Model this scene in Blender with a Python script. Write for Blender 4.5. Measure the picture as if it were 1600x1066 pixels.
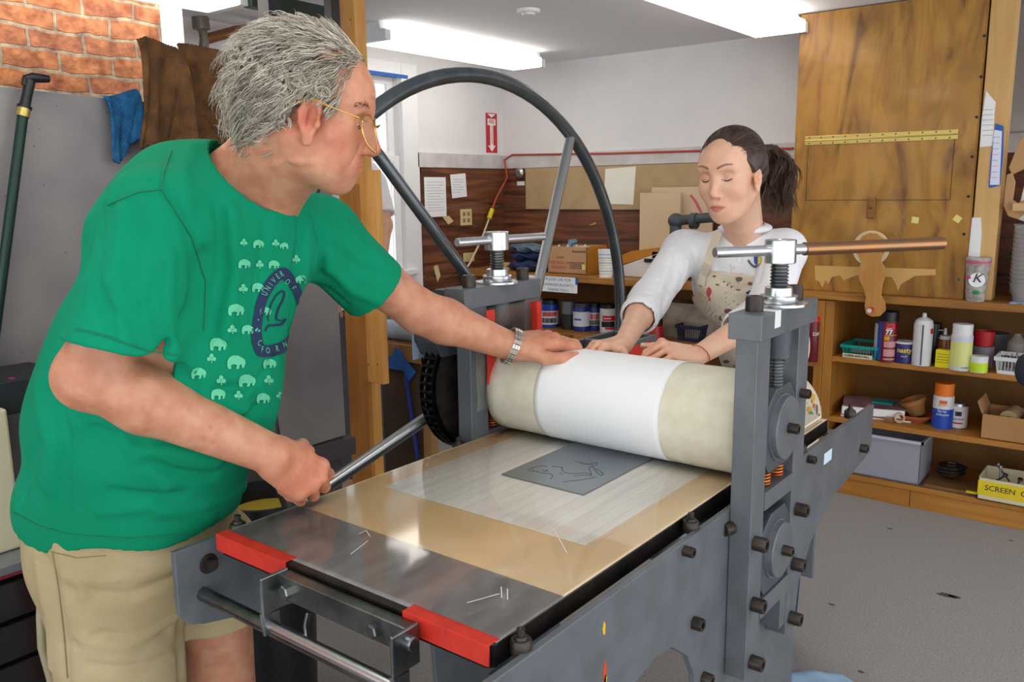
import bpy, bmesh, math, random
import numpy as np
from mathutils import Vector, Matrix
from mathutils.bvhtree import BVHTree
for o in list(bpy.data.objects): bpy.data.objects.remove(o)
SC = bpy.context.scene
COL = SC.collection
PI = math.pi
# ------------------------------------------------------------------ camera
FPX, PITCH, ROLL, YAW = 1316.57, .177264, -.012582, .664098
def _basis():
    F = np.array([0, math.cos(PITCH), -math.sin(PITCH)]); R0 = np.array([1, 0, 0.]); U0 = np.cross(R0, F)
    R = R0*math.cos(ROLL)+U0*math.sin(ROLL); U = -R0*math.sin(ROLL)+U0*math.cos(ROLL)
    M = np.array([[math.cos(YAW), -math.sin(YAW), 0], [math.sin(YAW), math.cos(YAW), 0], [0, 0, 1]])
    return M@F, M@R, M@U
CF, CR, CU = _basis()
CC = np.array([.915, -1.51, 1.42])
cam = bpy.data.cameras.new('camera'); camo = bpy.data.objects.new('camera', cam); COL.objects.link(camo)
cam.sensor_width = 36; cam.lens = FPX/1600*36; cam.clip_start = .05; cam.clip_end = 50
mw = Matrix.Identity(4)
for i in range(3):
    mw[i][0] = CR[i]; mw[i][1] = CU[i]; mw[i][2] = -CF[i]; mw[i][3] = CC[i]
camo.matrix_world = mw
SC.camera = camo
# ------------------------------------------------------------------ world, exposure
W = bpy.data.worlds.new('world'); SC.world = W; W.use_nodes = True
W.node_tree.nodes['Background'].inputs[0].default_value = (.93, .96, 1, 1)
W.node_tree.nodes['Background'].inputs[1].default_value = 1.75
SC.view_settings.view_transform = 'Standard'; SC.view_settings.look = 'None'
SC.view_settings.exposure = 0.42; SC.view_settings.gamma = 1.0
try: SC.view_settings.use_curve_mapping = False
except Exception: pass
LAMP = 3.6      # strength of the fluorescent diffusers
# ------------------------------------------------------------------ measuring helpers (points on real planes of the room)
def ray(px, py): return CF+CR*(px-800)/FPX-CU*(py-533)/FPX
def onz(px, py, z): d = ray(px, py); return Vector(CC+d*(z-CC[2])/d[2])
def onx(px, py, x): d = ray(px, py); return Vector(CC+d*(x-CC[0])/d[0])
def ony(px, py, y): d = ray(px, py); return Vector(CC+d*(y-CC[1])/d[1])
def at(px, py, dep): return Vector(CC+ray(px, py)*dep)
# ------------------------------------------------------------------ materials
MATS = {}
def srgb(c):
    if isinstance(c, str):
        c = [int(c[i:i+2], 16)/255 for i in (0, 2, 4)]
        c = [x/12.92 if x <= .04045 else ((x+.055)/1.055)**2.4 for x in c]
    return (*c[:3], 1)
def mat(name, col, rough=.6, metal=0, col2=None, scale=20, bump=0, bscale=None, coat=0, emit=0, sss=0, stretch=None, detail=4, spec=.5, trans=0, lo=.35, hi=.65, alpha=1):
    if name in MATS: return MATS[name]
    m = bpy.data.materials.new(name); m.use_nodes = True; nt = m.node_tree; N = nt.nodes; L = nt.links
    b = N['Principled BSDF']; c = srgb(col)
    b.inputs['Base Color'].default_value = c; b.inputs['Roughness'].default_value = rough; b.inputs['Metallic'].default_value = metal
    b.inputs['Specular IOR Level'].default_value = spec; b.inputs['Alpha'].default_value = alpha
    if coat: b.inputs['Coat Weight'].default_value = coat; b.inputs['Coat Roughness'].default_value = .05
    if trans: b.inputs['Transmission Weight'].default_value = trans
    if emit: b.inputs['Emission Color'].default_value = c; b.inputs['Emission Strength'].default_value = emit
    if sss:
        b.inputs['Subsurface Weight'].default_value = sss; b.inputs['Subsurface Radius'].default_value = (.012, .005, .003); b.inputs['Subsurface Scale'].default_value = 1
    if col2 or bump:
        tc = N.new('ShaderNodeTexCoord'); mp = N.new('ShaderNodeMapping'); L.new(tc.outputs['Object'], mp.inputs[0])
        if stretch: mp.inputs['Scale'].default_value = stretch
    if col2:
        nz = N.new('ShaderNodeTexNoise'); nz.inputs['Scale'].default_value = scale; nz.inputs['Detail'].default_value = detail
        L.new(mp.outputs[0], nz.inputs['Vector'])
        rp = N.new('ShaderNodeValToRGB'); rp.color_ramp.elements[0].position = lo; rp.color_ramp.elements[1].position = hi
        rp.color_ramp.elements[0].color = c; rp.color_ramp.elements[1].color = srgb(col2)
        L.new(nz.outputs['Fac'], rp.inputs[0]); L.new(rp.outputs[0], b.inputs['Base Color'])
    if bump:
        n2 = N.new('ShaderNodeTexNoise'); n2.inputs['Scale'].default_value = bscale or scale; n2.inputs['Detail'].default_value = 5
        L.new(mp.outputs[0], n2.inputs['Vector'])
        bp = N.new('ShaderNodeBump'); bp.inputs['Strength'].default_value = bump; bp.inputs['Distance'].default_value = .01
        L.new(n2.outputs['Fac'], bp.inputs['Height']); L.new(bp.outputs[0], b.inputs['Normal'])
    MATS[name] = m
    return m
def wood(name, c1, c2, axis=0, rough=.45, scale=3, knots=True, coat=0):
    """plank wood with grain along one axis and dark knots"""
    if name in MATS: return MATS[name]
    m = mat(name, c1, rough, coat=coat); nt = m.node_tree; N = nt.nodes; L = nt.links; b = N['Principled BSDF']
    tc = N.new('ShaderNodeTexCoord'); mp = N.new('ShaderNodeMapping'); L.new(tc.outputs['Object'], mp.inputs[0])
    s = [14, 14, 14]; s[axis] = 1.1; mp.inputs['Scale'].default_value = s
    n1 = N.new('ShaderNodeTexNoise'); n1.inputs['Scale'].default_value = scale; n1.inputs['Detail'].default_value = 6; n1.inputs['Distortion'].default_value = .8
    L.new(mp.outputs[0], n1.inputs['Vector'])
    r1 = N.new('ShaderNodeValToRGB'); r1.color_ramp.elements[0].position = .32; r1.color_ramp.elements[1].position = .68
    r1.color_ramp.elements[0].color = srgb(c2); r1.color_ramp.elements[1].color = srgb(c1)
    L.new(n1.outputs['Fac'], r1.inputs[0])
    n2 = N.new('ShaderNodeTexNoise'); n2.inputs['Scale'].default_value = 2.3; n2.inputs['Detail'].default_value = 5
    L.new(tc.outputs['Object'], n2.inputs['Vector'])
    r2 = N.new('ShaderNodeValToRGB'); r2.color_ramp.elements[0].position = .3; r2.color_ramp.elements[1].position = .62
    r2.color_ramp.elements[0].color = (.55, .47, .38, 1); r2.color_ramp.elements[1].color = (1, 1, 1, 1)
    L.new(n2.outputs['Fac'], r2.inputs[0])
    mx = N.new('ShaderNodeMixRGB'); mx.blend_type = 'MULTIPLY'; mx.inputs[0].default_value = .75 if knots else .3
    L.new(r1.outputs[0], mx.inputs[1]); L.new(r2.outputs[0], mx.inputs[2]); L.new(mx.outputs[0], b.inputs['Base Color'])
    bp = N.new('ShaderNodeBump'); bp.inputs['Strength'].default_value = .15; bp.inputs['Distance'].default_value = .005
    L.new(n1.outputs['Fac'], bp.inputs['Height']); L.new(bp.outputs[0], b.inputs['Normal'])
    return m
# ------------------------------------------------------------------ mesh builder
class MB:
    def __init__(s): s.v = []; s.f = []; s.m = []; s.sm = []
    def add(s, vs, fs, mi=0, smooth=False):
        n = len(s.v); s.v += [tuple(v) for v in vs]; s.f += [tuple(i+n for i in f) for f in fs]; s.m += [mi]*len(fs); s.sm += [smooth]*len(fs); return s
    def box(s, x0, x1, y0, y1, z0, z1, mi=0, M=None):
        vs = [Vector((x, y, z)) for x in (x0, x1) for y in (y0, y1) for z in (z0, z1)]
        if M is not None: vs = [M@v for v in vs]
        return s.add(vs, [(0, 1, 3, 2), (4, 6, 7, 5), (0, 4, 5, 1), (2, 3, 7, 6), (0, 2, 6, 4), (1, 5, 7, 3)], mi)
    def beam(s, a, b, w, h, mi=0, up=(0, 0, 1)):
        a = Vector(a); b = Vector(b); d = (b-a); l = d.length; d.normalize(); u = Vector(up); x = d.cross(u).normalized(); u = x.cross(d)
        M = Matrix((( x[0], d[0], u[0], a[0]), (x[1], d[1], u[1], a[1]), (x[2], d[2], u[2], a[2]), (0, 0, 0, 1)))
        return s.box(-w/2, w/2, 0, l, -h/2, h/2, mi, M)
    def cyl(s, a, b, r0, r1=None, n=24, mi=0, cap=True):
        return s.lathe(a, b, [(0, 0), (0, r0), (1, r0 if r1 is None else r1), (1, 0)] if cap else [(0, r0), (1, r0 if r1 is None else r1)], n, mi, True)
    def lathe(s, a, b, prof, n=24, mi=0, unit=False, smooth=True):
        """profile of (distance along a->b, radius); distances in metres, or fractions when unit"""
        a = Vector(a); b = Vector(b); d = b-a; l = d.length; d.normalize()
        u = d.orthogonal().normalized(); w = d.cross(u)
        vs = []; fs = []; sm = []
        for t, r in prof:
            c = a+d*(t*l if unit else t)
            for k in range(n):
                q = 2*PI*k/n; vs.append(c+(u*math.cos(q)+w*math.sin(q))*max(r, 1e-5))
        for i in range(len(prof)-1):
            for k in range(n): fs.append((i*n+k, i*n+(k+1) % n, (i+1)*n+(k+1) % n, (i+1)*n+k))
        nb = len(s.f); s.add(vs, fs, mi)
        for i in range(len(prof)-1):
            flat = abs(prof[i][0]-prof[i+1][0]) < 1e-6
            for k in range(n): s.sm[nb+i*n+k] = smooth and not flat
        return s
    def tube(s, pts, r, n=10, mi=0, closed=False):
        pts = [Vector(p) for p in pts]; N = len(pts); vs = []; fs = []
        rr = r if hasattr(r, '__len__') else [r]*N
        t0 = (pts[1]-pts[0]).normalized(); u = t0.orthogonal().normalized()
        for i, p in enumerate(pts):
            if closed: t = (pts[(i+1) % N]-pts[i-1]).normalized()
            else: t = (pts[min(i+1, N-1)]-pts[max(i-1, 0)]).normalized()
            u = (u-t*u.dot(t)).normalized(); w = t.cross(u)
            for k in range(n): q = 2*PI*k/n; vs.append(p+(u*math.cos(q)+w*math.sin(q))*rr[i])
        for i in range(N if closed else N-1):
            j = (i+1) % N
            for k in range(n): fs.append((i*n+k, i*n+(k+1) % n, j*n+(k+1) % n, j*n+k))
        if not closed: fs += [tuple(range(n))[::-1], tuple((N-1)*n+k for k in range(n))]
        return s.add(vs, fs, mi, True)
    def prism(s, poly, ax, a, b, mi=0, M=None):
        """poly in the plane across axis ax, extruded from a to b"""
        def P(p, q):
            v = [0, 0, 0]; o = [i for i in range(3) if i != ax]; v[o[0]] = p[0]; v[o[1]] = p[1]; v[ax] = q
            v = Vector(v); return M@v if M is not None else v
        n = len(poly); vs = [P(p, a) for p in poly]+[P(p, b) for p in poly]
        fs = [tuple(range(n)), tuple(range(2*n-1, n-1, -1))]+[(i, n+i, n+(i+1) % n, (i+1) % n) for i in range(n)]
        return s.add(vs, fs, mi)
    def ell(s, c, r, n=20, m=12, mi=0, M=None):
        c = Vector(c); r = r if hasattr(r, '__len__') else (r, r, r); vs = []; fs = []
        for j in range(m+1):
            th = PI*j/m
            for k in range(n):
                q = 2*PI*k/n; v = Vector((r[0]*math.sin(th)*math.cos(q), r[1]*math.sin(th)*math.sin(q), r[2]*math.cos(th)))
                if M is not None: v = M@v
                vs.append(c+v)
        for j in range(m):
            for k in range(n): fs.append((j*n+k, (j+1)*n+k, (j+1)*n+(k+1) % n, j*n+(k+1) % n))
        return s.add(vs, fs, mi, True)
    def build(s, name, mats, parent=None, bevel=0, recalc=True):
        me = bpy.data.meshes.new(name); me.from_pydata(s.v, [], s.f)
        if not isinstance(mats, (list, tuple)): mats = [mats]
        for m in mats: me.materials.append(m)
        for p, mi, sm in zip(me.polygons, s.m, s.sm): p.material_index = mi; p.use_smooth = sm
        bm = bmesh.new(); bm.from_mesh(me); bmesh.ops.remove_doubles(bm, verts=bm.verts, dist=2e-5)
        if recalc: bmesh.ops.recalc_face_normals(bm, faces=bm.faces)
        bm.to_mesh(me); bm.free()
        if any(s.sm): me.set_sharp_from_angle(angle=.62)
        o = bpy.data.objects.new(name, me); COL.objects.link(o)
        if bevel:
            md = o.modifiers.new('bevel', 'BEVEL'); md.width = bevel; md.segments = 2; md.limit_method = 'ANGLE'; md.angle_limit = .7
        if parent:
            o.parent = parent
            if parent.location.length or parent.rotation_euler.z:
                bpy.context.view_layer.update(); o.matrix_parent_inverse = parent.matrix_world.inverted()
        return o
def tag(o, label=None, cat=None, group=None, kind=None):
    if label: o['label'] = label
    if cat: o['category'] = cat
    if group: o['group'] = group
    if kind: o['kind'] = kind
    return o
def thing(name, label, cat, loc=(0, 0, 0), group=None, rz=0):
    o = bpy.data.objects.new(name, None); COL.objects.link(o); o.location = loc; o.rotation_euler = (0, 0, rz); o.empty_display_size = .05
    bpy.context.view_layer.update()
    return tag(o, label, cat, group)
def struct(name, mb, m, bevel=0, parent=None):
    o = mb.build(name, m, parent, bevel)
    if not parent: o['kind'] = 'structure'
    return o
def text(name, s, loc, size, m, xdir, updir, parent=None, ext=.0006, align='CENTER', shear=0, bold=0, sx=1):
    """lettering standing on a surface; xdir = reading direction, updir = up on the surface"""
    cu = bpy.data.curves.new('lettering', 'FONT'); cu.body = s; cu.size = size; cu.extrude = ext; cu.align_x = align; cu.align_y = 'CENTER'; cu.shear = shear; cu.offset = bold; cu.resolution_u = 3
    to = bpy.data.objects.new('lettering', cu); COL.objects.link(to)
    dg = bpy.context.evaluated_depsgraph_get(); me = bpy.data.meshes.new_from_object(to.evaluated_get(dg)); bpy.data.objects.remove(to)
    x = Vector(xdir).normalized(); u = Vector(updir); u = (u-x*u.dot(x)).normalized(); n = x.cross(u)
    M = Matrix(((x[0]*sx, u[0], n[0], loc[0]), (x[1]*sx, u[1], n[1], loc[1]), (x[2]*sx, u[2], n[2], loc[2]), (0, 0, 0, 1)))
    me.transform(M); me.materials.clear(); me.materials.append(m)
    o = bpy.data.objects.new(name, me); COL.objects.link(o)
    if parent:
        o.parent = parent; bpy.context.view_layer.update(); o.matrix_parent_inverse = parent.matrix_world.inverted()
    return o
rnd = random.Random(7)

# ================================================================== MATERIALS
M_wall = mat('white_paint', 'e9e7e6', .75, col2='e5e3e2', scale=6, bump=.05, bscale=60)
M_ceil = mat('ceiling_paint', 'e6e9ef', .85)
M_trim = mat('trim_paint', 'd9d4d2', .6, col2='c4beba', scale=9)
M_press = mat('press_grey_paint', '686d72', .42, col2='5c6165', scale=16, bump=.04, bscale=120, metal=.15)
M_pressd = mat('press_dark_paint', '4d5359', .5, col2='43484d', scale=20, metal=.2)
M_steel = mat('bright_steel', 'cfd1d3', .27, metal=1)
M_steel2 = mat('worn_steel', '8f9292', .33, metal=1, col2='5f6263', scale=14, bump=.06)
M_rim = mat('handwheel_steel', '6c7275', .3, metal=.75, col2='585d60', scale=12)
M_black = mat('black_oxide', '4b433d', .42, metal=.6, col2='342e2a', scale=40)
M_brown_metal = mat('oily_steel', '3a332e', .35, metal=.7, col2='201c1a', scale=25)
M_copper = mat('copper_pipe', 'b0764c', .3, metal=1, col2='8d7a5e', scale=9, stretch=(1, 1, 1))
M_spring = mat('copper_spring', 'c0703f', .35, metal=.8)
M_tape_red = mat('red_tape', 'd43220', .5, col2='c22a1c', scale=30)
M_tape_blue = mat('blue_tape', '1f5fb4', .6)
M_felt = mat('cream_felt', 'e4deca', .95, col2='dad2bb', scale=30, bump=.25, bscale=350)
M_paper = mat('white_paper', 'f1f2f2', .8)
M_black_p = mat('black_plastic', '17181b', .4)
M_ink = mat('ink', '20232c', .7)
# ================================================================== THE ROOM
YB, XL, ZC = 2.85, -2.56, 2.18
M_floor = mat('grey_carpet', 'a9a5a1', .95, col2='8a8683', scale=160, bump=.35, bscale=500, lo=.3, hi=.7)
struct('floor', MB().box(-3.2, 3.2, -4, 2.95, -.05, 0), M_floor)
struct('ceiling', MB().box(-3.2, 3.2, -4, 2.95, ZC, ZC+.05), M_ceil)
struct('wall_back', MB().box(XL-.1, 3.2, YB, YB+.1, 0, ZC), M_wall)
w = MB()
w.box(XL-.1, XL, .36, 1.27, 0, ZC); w.box(XL-.1, XL, 1.93, YB, 0, ZC); w.box(XL-.1, XL, 1.27, 1.93, 0, .97); w.box(XL-.1, XL, 1.27, 1.93, 2.04, ZC)
w.box(XL-.1, -2.1, .27, .36, 0, ZC)
struct('wall_left', w, M_wall)
def brick_mat():
    m = mat('red_brick', 'a8603f', .85); nt = m.node_tree; N = nt.nodes; L = nt.links; b = N['Principled BSDF']
    tc = N.new('ShaderNodeTexCoord'); sp = N.new('ShaderNodeSeparateXYZ'); cb = N.new('ShaderNodeCombineXYZ')
    L.new(tc.outputs['Object'], sp.inputs[0]); L.new(sp.outputs['Y'], cb.inputs[0]); L.new(sp.outputs['Z'], cb.inputs[1])
    nz = N.new('ShaderNodeTexNoise'); nz.inputs['Scale'].default_value = 9; nz.inputs['Detail'].default_value = 4; L.new(tc.outputs['Object'], nz.inputs['Vector'])
    va = N.new('ShaderNodeVectorMath'); va.operation = 'SCALE'; va.inputs['Scale'].default_value = .035; L.new(nz.outputs['Color'], va.inputs[0])
    vb = N.new('ShaderNodeVectorMath'); L.new(cb.outputs[0], vb.inputs[0]); L.new(va.outputs[0], vb.inputs[1])
    bt = N.new('ShaderNodeTexBrick'); L.new(vb.outputs[0], bt.inputs['Vector'])
    bt.inputs['Scale'].default_value = 1; bt.inputs['Brick Width'].default_value = .185; bt.inputs['Row Height'].default_value = .066
    bt.inputs['Mortar Size'].default_value = .007; bt.inputs['Mortar Smooth'].default_value = .25
    bt.inputs['Color1'].default_value = srgb('bd8055'); bt.inputs['Color2'].default_value = srgb('a36c54'); bt.inputs['Mortar'].default_value = srgb('a89c88'); bt.inputs['Bias'].default_value = -.1
    n2 = N.new('ShaderNodeTexNoise'); n2.inputs['Scale'].default_value = 26; n2.inputs['Detail'].default_value = 8; L.new(tc.outputs['Object'], n2.inputs['Vector'])
    rp = N.new('ShaderNodeValToRGB'); rp.color_ramp.elements[0].position = .35; rp.color_ramp.elements[1].position = .66
    rp.color_ramp.elements[0].color = (.62, .5, .48, 1); rp.color_ramp.elements[1].color = (1.25, 1.2, 1.1, 1); L.new(n2.outputs['Fac'], rp.inputs[0])
    mx = N.new('ShaderNodeMixRGB'); mx.blend_type = 'MULTIPLY'; mx.inputs[0].default_value = 1; L.new(bt.outputs['Color'], mx.inputs[1]); L.new(rp.outputs[0], mx.inputs[2])
    L.new(mx.outputs[0], b.inputs['Base Color'])
    ad = N.new('ShaderNodeMath'); ad.operation = 'MULTIPLY_ADD'; ad.inputs[1].default_value = -1.0; L.new(bt.outputs['Fac'], ad.inputs[0]); L.new(n2.outputs['Fac'], ad.inputs[2])
    bp = N.new('ShaderNodeBump'); bp.inputs['Strength'].default_value = .8; bp.inputs['Distance'].default_value = .012; L.new(ad.outputs[0], bp.inputs['Height']); L.new(bp.outputs[0], b.inputs['Normal'])
    return m
struct('wall_brick', MB().box(-2.3, -2.1, -4, .27, 0, ZC), brick_mat())
# brown planks below the white band on both far walls
Mplank = wood('dark_planks', '8f583a', '4a2a1b', 0, .5, 2.2); Mplank2 = wood('dark_planks_side', '8f583a', '4a2a1b', 1, .5, 2.2)
for nm, side in (('wall_back_planks', 0), ('wall_left_planks', 1)):
    w = MB(); z = .0; k = 0
    hs = [.215]*8
    zz = 1.555
    while zz > 0:
        h = (.235, .21, .19, .22)[k % 4]; k += 1; z0 = max(0, zz-h+.004)
        if side == 0: w.box(XL, 3.0, YB-.02-.003*(k % 2), YB, z0, zz)
        else: w.box(XL, XL+.02+.003*(k % 2), 2.075, YB-.02, z0, zz)
        zz -= h
    struct(nm, w, Mplank if side == 0 else Mplank2, .003)
struct('trim_1', MB().box(XL, 3.0, YB-.03, YB, 1.555, 1.64), M_trim, .003)
struct('trim_2', MB().box(XL, XL+.03, 2.04, YB-.03, 1.555, 1.64), M_trim, .003)
# window in the left wall
M_white = mat('white_gloss', 'eeeeee', .4)
def empty_struct(name, loc=(0, 0, 0)):
    o = bpy.data.objects.new(name, None); COL.objects.link(o); o.location = loc; o['kind'] = 'structure'; bpy.context.view_layer.update(); return o
win = empty_struct('window_1', (XL, 1.6, .97))
f = MB()
f.box(XL-.02, XL+.03, 1.19, 1.29, .9, 2.12); f.box(XL-.02, XL+.03, 1.93, 2.055, 0, 2.12); f.box(XL-.02, XL+.03, 1.29, 1.93, 2.04, 2.12)
f.build('window_casing', M_white, win, .004)
f = MB(); f.box(XL-.07, XL+.06, 1.19, 2.0, .95, .98); f.build('window_sill', M_white, win, .003)
for nm, z0, z1, xo in (('lower_sash', .98, 1.62, -.02), ('upper_sash', 1.60, 2.04, -.055)):
    f = MB(); x0, x1 = XL+xo-.015, XL+xo+.015
    f.box(x0, x1, 1.29, 1.335, z0, z1); f.box(x0, x1, 1.885, 1.93, z0, z1); f.box(x0, x1, 1.335, 1.885, z0, z0+.045); f.box(x0, x1, 1.335, 1.885, z1-.035, z1)
    if z0 < 1: f.box(x0, x1, 1.335, 1.885, 1.29, 1.305)
    so = f.build(nm, M_white, win, .002)
    g = mat('window_glass', 'ffffff', .02, trans=1, spec=.5)
    MB().box(XL+xo-.002, XL+xo+.002, 1.335, 1.885, z0+.04, z1-.03).build('pane', g, so)
tag(MB().box(XL+.031, XL+.032, 1.5, 1.98, 2.035, 2.055).build('masking_tape', M_tape_blue), 'strip of blue tape along the head of the window frame', 'tape')
# smoke detector / ceiling things
MB().lathe((-1.36, 1.54, ZC), (-1.36, 1.54, ZC-.1), [(0, 0), (0, .05), (.008, .05), (.014, .044), (.014, .03), (.022, .026), (.026, 0)]).build('smoke_detector', M_white)
tag(bpy.data.objects['smoke_detector'], 'small round white detector on the white ceiling', 'detector')
# fluorescent fixtures
M_fix = mat('fixture_enamel', 'e3e5e6', .5); M_diff = mat('lit_diffuser', 'fff8ee', .5, emit=LAMP)
def fixture(x0, x1, y0, y1, label, along='y'):
    t = thing('ceiling_light', label, 'ceiling light', ((x0+x1)/2, (y0+y1)/2, ZC), 'fluorescent ceiling lights')
    b = MB(); zt = ZC; zb = ZC-.085
    if along == 'y':
        m = (x0+x1)/2; hw = (x1-x0)/2
        b.prism([(m-hw*.62, zt), (m-hw*.7, zt-.035), (m-hw, zt-.04), (m-hw, zb), (m+hw, zb), (m+hw, zt-.04), (m+hw*.7, zt-.035), (m+hw*.62, zt)], 1, y0, y0+.035)
        b.prism([(m-hw*.62, zt), (m-hw*.7, zt-.035), (m-hw, zt-.04), (m-hw, zb), (m+hw, zb), (m+hw, zt-.04), (m+hw*.7, zt-.035), (m+hw*.62, zt)], 1, y1-.035, y1)
        b.prism([(m-hw*.6, zt), (m-hw*.7, zt-.032), (m+hw*.7, zt-.032), (m+hw*.6, zt)], 1, y0+.035, y1-.035)
        b.build('housing', M_fix, t, .002)
        MB().prism([(m-hw*.97, zt-.034), (m-hw*.97, zb+.012), (m-hw*.9, zb), (m+hw*.9, zb), (m+hw*.97, zb+.012), (m+hw*.97, zt-.034)], 1, y0+.036, y1-.036).build('diffuser', M_diff, t)
    return t
fixture(-2.17, -1.96, 1.27, 2.5, 'long lit fluorescent ceiling light hanging above the window corner')
fixture(-.70, -.46, 1.2, 2.42, 'lit fluorescent ceiling light beside the tall plywood panel')
fixture(-2.06, -1.84, -.75, .47, 'lit fluorescent ceiling light at the top edge near the brick wall')
fixture(.55, .79, -1.2, 0.02, 'added unseen fluorescent ceiling light above the front of the press')  # added out of view, for light on the press and reflections in the film
fixture(-.8, -.56, -1.5, -.3, 'added unseen fluorescent ceiling light above the man in green')  # another added fixture out of view, extra light from above

# ================================================================== THE PRESS
P = thing('etching_press', 'grey geared etching press with a long flat bed and a big spoked handwheel', 'printing press', (0, 0, 0))
BZ = .86
def side_poly():
    # (y, z) outline of a side plate with two foot arches
    r = [(-.83, .845), (.80, .845), (.80, .735), (.785, .715), (.45, .67), (.33, .62), (.255, .55), (.235, .44), (.26, .25), (.36, .05), (.40, 0), (-.62, 0), (-.60, .05), (-.555, .2), (-.50, .40)]
    arch = [(-.50, .64), (-.46, .672), (-.40, .682), (-.345, .674), (-.29, .63), (-.262, .58), (-.25, .50), (-.2, .3), (-.2, .12)]
    return r
for sx, nm in ((.318, 'right'), (-.33, 'left')):
    b = MB()
    A = [(-.835, .845), (.80, .845), (.80, .735), (.785, .715), (.48, .68), (.34, .62), (.27, .55), (.245, .44), (.26, .25), (.34, .05), (.36, 0), (.16, 0), (.16, .10), (-.16, .10), (-.16, 0), (-.23, 0), (-.23, .3), (-.245, .50), (-.257, .58), (-.285, .63), (-.345, .674), (-.40, .682), (-.46, .672), (-.60, .66), (-.79, .70), (-.82, .712), (-.835, .735)]
    b.prism(A, 0, sx, sx+.012)
    b.build('side_plate', M_press, P, .0015)
# small paint drips on the near right plate
d = MB(); Myel = mat('yellow_drip', 'e0b41e', .6); Mred = mat('red_drip', 'c8421c', .6)
for (px, py, w_, h_, mi) in ((944, 982, .004, .011, 0), (945, 1050, .005, .02, 1), (946, 1062, .004, .008, 0)):
    p = onx(px, py, .3305); d.prism([(p.y-w_, p.z), (p.y, p.z+h_), (p.y+w_, p.z+h_*.3), (p.y+w_*.6, p.z-h_), (p.y-w_*.5, p.z-h_*.8)], 0, .330, .3306, mi)
d.build('paint_drip', [Myel, Mred], P)
def capscrew(c, ax, r=.0135, l=.022, m=M_black, parent=P, name='cap_screw', mi=None):
    ax = Vector(ax).normalized(); c = Vector(c); b = MB()
    b.lathe(c, c+ax, [(0, 0), (0, r), (l*.85, r), (l, r*.92), (l, r*.5), (l*.6, r*.5), (l*.6, 0)], 18)
    return b.build(name, m, parent)
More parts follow.
